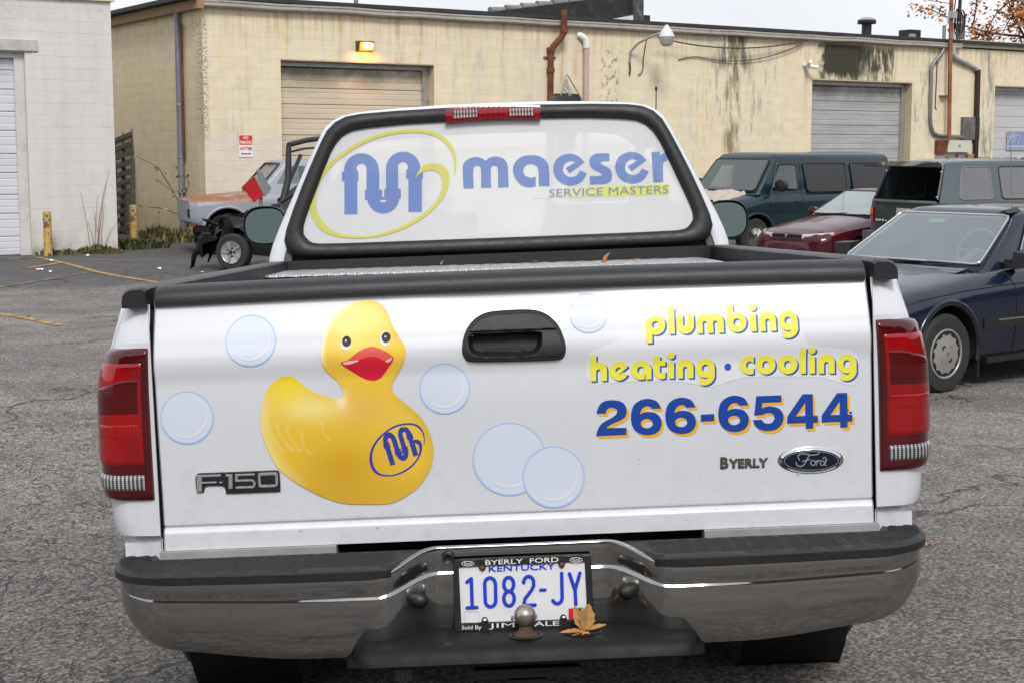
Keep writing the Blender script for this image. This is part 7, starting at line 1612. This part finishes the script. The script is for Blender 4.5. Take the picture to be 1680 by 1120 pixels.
for s in (1, -1):
    def sp(x, z, s=s): f = (z - .84) / .46; return (x, s * (.74 + (.55 - .74) * f + .014), z)
    C = [sp(*p) for p in [(-.82, .90), (-1.6, .92), (-1.6, 1.25), (-1.25, 1.25)]]; C = [C[1], C[0], C[3], C[2]] if s > 0 else C
    pane('door_window', C, glassm('smoky glass', (.05, .055, .055)), WK, .04, .012, (0, 1, 0, 1))
    for x in (0, -2.6):
        w_, rm, e, h = wheelx(WK, x, s * .77, .285, .2, blkt, s)
        for k in range(5):
            q = e @ Matrix.Rotation(2 * PI * k / 5 + .3, 4, 'X'); g = G(); g.box(h * .95, h * 1.1, -.018, .018, .03, .165, q); g.out('spoke', alloy, rm)
        g = G(); g.lathe([(.158, h * .95), (.172, h * 1.05), (.176, h * .9)], e, 28); g.out('rim_lip', alloy, rm, ang=40)
g = G(); g.loft([[(-.78, .84, .90), (-.78, 1.0, .93), (-.78, 1.0, 1.03), (-.78, .84, 1.03)], [(-.90, .84, .90), (-.92, .98, .93), (-.92, .98, 1.03), (-.9, .84, 1.03)]]); g.out('wing_mirror', blkt, WK, ang=40)
r = random.Random(8); g = G()
for k in range(26):   # torn engine bay: bent bars and hoses
    p = Vector((r.uniform(.1, .6), r.uniform(-.7, .8), r.uniform(.3, .75))); g.tube([p, p + Vector((r.uniform(-.2, .3), r.uniform(-.3, .3), r.uniform(-.2, .2))), p + Vector((r.uniform(-.1, .4), r.uniform(-.4, .4), r.uniform(-.35, .2)))], r.uniform(.008, .03), 6)
for k in range(9):
    p = (r.uniform(.0, .5), r.uniform(-.6, .7), r.uniform(.35, .6)); g.box(p[0], p[0] + r.uniform(.08, .25), p[1], p[1] + r.uniform(.08, .3), p[2], p[2] + r.uniform(.05, .2), Matrix.Rotation(r.uniform(-.1, .1), 4, 'X'))
g.out('exposed_engine', mat('grimy metal', (.007, .007, .0075), .7, 0, .5, 9, spec=.2), WK)
g = G()
bl_ = mat('torn black plastic', (.004, .0045, .005), .6, 0, .3, 6, spec=.25)
rings = []
for k in range(15):
    f = k / 14; y = .82 - 1.5 * f; x = .55 + .28 * math.sin(PI * min(f * 1.15, 1)) ** .7; dz = -.10 * (1 - f) ** 2 + .012 * math.sin(k * 1.7); w2 = .5 + .5 * math.sin(PI * (.12 + .8 * f))
    rings.append([(x - .30, y, .60 + dz), (x - .05, y, .62 + dz), (x + .03, y, .56 + dz), (x + .05, y + .02, .44 + dz), (x + .02, y, .34 + dz - .04 * w2), (x - .03, y, .27 + dz + .015 * math.sin(k * 2.9)), (x - .02, y, .35 + dz), (x - .02, y, .50 + dz), (x - .25, y, .56 + dz)])
g.loft(rings); g.out('torn_bumper', bl_, WK, ang=45)
g = G(); g.tube([(.62, .84, .30), (.66, .86, .20), (.72, .80, .06), (.80, .74, .02)], [.05, .04, .03, .015], 6); g.tube([(.55, .5, .28), (.60, .55, .10)], [.03, .015], 5); g.out('hanging_trim', bl_, WK, ang=45)
g = G()
g.add([(.10, .84, .70), (.02, .86, .84), (-.28, .86, .90), (-.42, .80, .80), (-.3, .85, .70), (-.05, .86, .70)], [(0, 1, 2, 3, 4, 5)]); o_ = g.out('bent_fender', blk2, WK, fix=False); sm = o_.modifiers.new('s', 'SOLIDIFY'); sm.thickness = .02
# raised hood of something dark behind
HB = empty('raised_black_hood', (-4.2, 25.6, 0), R_(216), 'raised black hood and bent frame standing up behind the wrecked black car', 'car part')
g = G(); g.tube([(-.1, .55, .9), (-.25, .50, 1.35), (-.3, .45, 1.92)], [.07, .06, .045], 8); g.tube([(-.3, .45, 1.92), (-.75, .25, 2.0), (-1.4, -.2, 2.05)], .045, 8); g.tube([(-.32, .42, 1.80), (-.7, .25, 1.86), (-1.3, -.2, 1.88)], .02, 6); g.tube([(-.22, .48, 1.2), (-.6, .3, 1.75)], .035, 6); g.tube([(-.1, .5, 1.0), (-.6, .2, 1.2), (-1.2, -.1, 1.4)], .06, 8); g.tube([(-.1, .55, .9), (.0, .6, .02)], .05, 6); g.tube([(-1.4, -.2, 2.05), (-1.4, -.2, .02)], .05, 6); g.out('frame', blkt, HB, ang=50)
# red lamp panel propped up
RD = empty('broken_tail_light_panel', (-4.08, 24.0, 0), R_(30), 'broken red car tail light panel propped among the wrecks', 'car part')
g = G(); g.add([(-.16, 0, 1.27), (.03, 0, 1.42), (.17, -.02, 1.12), (.02, -.02, 1.02)], [(0, 1, 2, 3)]); o_ = g.out('red_lens', mat('red plastic', (.42, .006, .012), .25, 0, .1, 8, coat=1), RD, fix=False); sm = o_.modifiers.new('s', 'SOLIDIFY'); sm.thickness = .04
g = G(); g.add([(.035, .02, 1.42), (.09, .02, 1.38), (.30, .0, 1.18), (.20, .0, 1.10)], [(0, 1, 2, 3)]); g.add([(.10, .05, 1.52), (.14, .05, 1.55), (.34, .05, 1.22), (.20, .05, 1.16)], [(0, 1, 2, 3)]); g.tube([(.15, .0, 1.12), (.15, .05, .5)], .03, 6); o_ = g.out('panel_edge', grey_m, RD, fix=False); sm = o_.modifiers.new('s', 'SOLIDIFY'); sm.thickness = .03
# ---------------------------------------------------------------- stripped grey pickup front at the left
SP = empty('rusted_grey_pickup', (-5.35, 27.8, 0), R_(200), 'stripped light grey pickup with a rusted hood and a missing nose', 'pickup truck')
t = T('grey rusty paint'); v = t.co(); s_ = t.sep(v)
ru = t.ma('MULTIPLY', t.ma('MULTIPLY', t.mr(s_[2], .88, .97), t.mr(s_[0], -.7, -.5)), t.mr(t.noise(v, 3.5, 6, .65), .36, .50)); c = t.mix(ru, (.27, .29, .33), (.27, .095, .032)); c = t.mix(t.mr(t.noise(v, 14, 5, .7), .58, .68, 0, .5), c, (.16, .10, .07)); t.set(col=c, rough=.5, coat=.2); gp = t.m
st = [(.62, .80, .58, .86, .94, .70, .0), (.50, .93, .50, .86, .98, .80, .01), (.0, .96, .46, .90, 1.02, .82, .03), (-.6, .96, .42, .94, 1.07, .82, .02), (-.8, .96, .40, .94, 1.08, .85, .0), (-4.2, .96, .45, .96, 1.08, .88, .0)]
body_loft('body', st, gp, SP, [(-.02, .40, .43), (-3.1, .40, .43)])
house('cabin', gp, SP, (-.55, -1.05, -1.9, -2.05), 1.05, 1.62, .86, .72, .05)
pane('windshield', [(-.58, .80, 1.09), (-.58, -.80, 1.09), (-1.04, -.70, 1.60), (-1.04, .70, 1.60)], wsg, SP, .05, .02, (.03, .97, .04, .96), trim=blkt, trimw=.02)
C = [(-1.85, .86 - .04, 1.12), (-.85, .86 - .04, 1.12), (-1.12, .755, 1.55), (-1.85, .755, 1.55)]; pane('door_window', C, glassm('greenish glass', (.10, .13, .12)), SP, .05, .02, (0, 1, 0, 1))
for s in (1, -1):
    g = G(); g.tube([(-.02 + .44 * math.cos(a), s * .955, .40 + .44 * math.sin(a)) for a in np.linspace(0, PI, 22)], .03, 6); g.out('arch_lip', gp, SP, smooth=True)
    for x in (-.02, -3.1): wheelx(SP, x, s * .80, .36, .24, mat('dull wheel', (.10, .10, .10), .6, .3), s)
g = G(); g.box(.58, .64, .62, .80, .66, .80); g.out('headlight_hole', bdark, SP)
g = G(); g.box(.35, .62, .80, .90, .50, .56); g.out('bumper_bracket', rust_m, SP)
weedp = empty('hood_weeds', (-5.35, 27.8, 1.06), R_(200), 'moss and small weeds growing on the rusted pickup hood', 'weeds'); vs = []; fs = []; r = random.Random(6)
for k in range(60): leafq(vs, fs, Vector((r.uniform(-.75, -.55), r.uniform(.2, .7), r.uniform(.0, .05))), r.uniform(.03, .06), r)
mk('leaves', vs, fs, mat('moss', (.16, .18, .03), .9, 0, .3, 20), weedp)

# ================================================================== fallen leaves
lm = mat('dry leaf', (.42, .17, .06), .7, 0, .35, 60, bump=.3, bs=120)
lm2 = mat('brown leaf', (.36, .18, .055), .75, 0, .4, 50, bump=.4, bs=90)
def leaflet(g, base, d, up, L, W_, curl=.2, n=8):
    """one pointed serrated leaflet"""
    d = Vector(d).normalized(); up = Vector(up).normalized(); side = d.cross(up).normalized(); up = side.cross(d).normalized(); vs = []; fs = []
    for i in range(n + 1):
        t = i / n; ww = W_ * math.sin(PI * min(t ** .8, 1)) ** .9 * (1.08 if i % 2 else .9); c = Vector(base) + d * L * t + up * (curl * L * t * t)
        vs += [c + side * ww + up * ww * .35, c - up * ww * .1, c - side * ww + up * ww * .35]
    for i in range(n):
        for k in (0, 1): a = i * 3 + k; fs.append((a, a + 3, a + 4, a + 1))
    g.add(vs, fs)
def tkp(x, y, z): return TM @ Vector((x, y, z))
def leafobj(name, p, label, build, m=lm, group='fallen leaves'):
    o = empty(name, p, 0, label, 'leaf', group); o.rotation_euler = TM.to_euler(); 
    gg = G(); build(gg); gg.out('blade', m, o, fix=False); return o
o = leafobj('fallen_leaf', tkp(.135, -.20, .4385), 'brown five lobed leaf on the bumper step beside the licence plate', lambda g: (leaflet(g, (0, 0, .006), (-.42, .25, .95), (0, -1, .2), .058, .014, -.1), leaflet(g, (0, 0, .006), (.22, .25, .95), (.1, -1, 0), .060, .018, -.08), leaflet(g, (0, 0, .004), (-1, -.18, -.03), (0, -.3, 1), .060, .009, .05), leaflet(g, (0, 0, .006), (1, .0, .16), (0, -.5, 1), .052, .008, .05), leaflet(g, (0, 0, .003), (.05, -1, -.3), (.2, 0, 1), .03, .010, -.3), g.tube([(0, 0, .005), (-.018, -.02, .002), (-.03, -.028, .002)], .0014, 5)), lm2)
for x, y, L, lb, st_ in ((.385, 2.05, .038, 'curled orange leaf standing on the tool box near the right', 1), (-.235, 2.46, .022, 'tiny orange leaf tip at the left part of the tool box', 1), (.13, 2.45, .022, 'small brown leaf lying near the middle of the tool box', 0), (.36, 1.98, .035, 'flat brown leaf under the curled leaf on the tool box', 0), (.49, 2.1, .03, 'flat rusty leaf right of the curled leaf on the tool box', 0)):
    leafobj('fallen_leaf', tkp(x, y, 1.2145), lb, (lambda g, L=L, st_=st_: (leaflet(g, (0, 0, .001), (.1, .1, 1) if st_ else (1, .2, .12), (-1, -.6, .1) if st_ else (0, 0, 1), L, L * .36, -.5 if st_ else .1), st_ and leaflet(g, (0, 0, .001), (.5, 0, .6), (-1, 0, .4), L * .7, L * .22, .4))), lm)
for x, y, L, lb in ((1.69, 6.02, .05, 'pale orange leaf lying on the paving at the right of the bumper'), (2.0, 6.05, .016, 'tiny dark brown leaf bit right of the pale leaf'), (1.93, 5.75, .014, 'second tiny dark leaf bit nearer the truck'), (-5.3, 16.6, .05, 'dark twig like leaf on the paving at the left')):
    o = empty('fallen_leaf', (x, y, tz(x, y) + .004), random.uniform(0, 6), lb, 'leaf', 'fallen leaves'); g = G(); leaflet(g, (0, 0, .002), (1, 0, .1), (0, 0, 1), L, L * .3, .2); 
    if L > .04: leaflet(g, (0, 0, .002), (-.4, 1, .2), (0, 0, 1), L * .6, L * .22, .3); leaflet(g, (0, 0, .002), (-.9, -.5, .3), (0, 0, 1), L * .7, L * .22, .2)
    g.out('blade', lm if L > .03 and x > 0 else mat('dark leaf', (.05, .03, .02), .8), o, fix=False)

# ================================================================== unseen dark buildings added behind and beside the camera to darken reflections
bk = mat('dark brick', (.11, .075, .06), .9, 0, .25, 2); bt = mat('dark brick trim', (.2, .19, .18), .8)
def added_building(label, x, y, rz, L, H, dep, n):
    o = empty('added_brick_building', (x, y, 0), rz, label, 'building'); g = G(); g.box(-L / 2, L / 2, 0, dep, -.5, H); g.out('wall', bk, o)
    g = G(); g.box(-L / 2 - .1, L / 2 + .1, -.1, dep + .1, H, H + .25); g.out('parapet_cap', bt, o)
    for k in range(n):
        a = -L / 2 + (k + .5) * L / n
        if k % 3 == 1: g = G(); g.box(a - 1.6, a + 1.6, -.04, -.002, -.1, 3.2); g.out('roller_door', mat('brown door', (.16, .13, .11), .7) if k == 1 else bpy.data.materials['brown door'], o)
        else:
            g = G(); g.box(a - .9, a + .9, -.05, -.002, 1.4, 3.0); w_ = g.out('window', bt, o); g = G(); g.box(a - .82, a + .82, -.056, -.051, 1.48, 2.92); g.out('pane', dkg, w_)
added_building('long unseen brick building added behind the camera to darken reflections', 6, -17, PI, 64, 7.5, 12, 13)
added_building('unseen brick building added on the far right to darken reflections', 34, 6, -PI / 2, 44, 6.5, 10, 9)
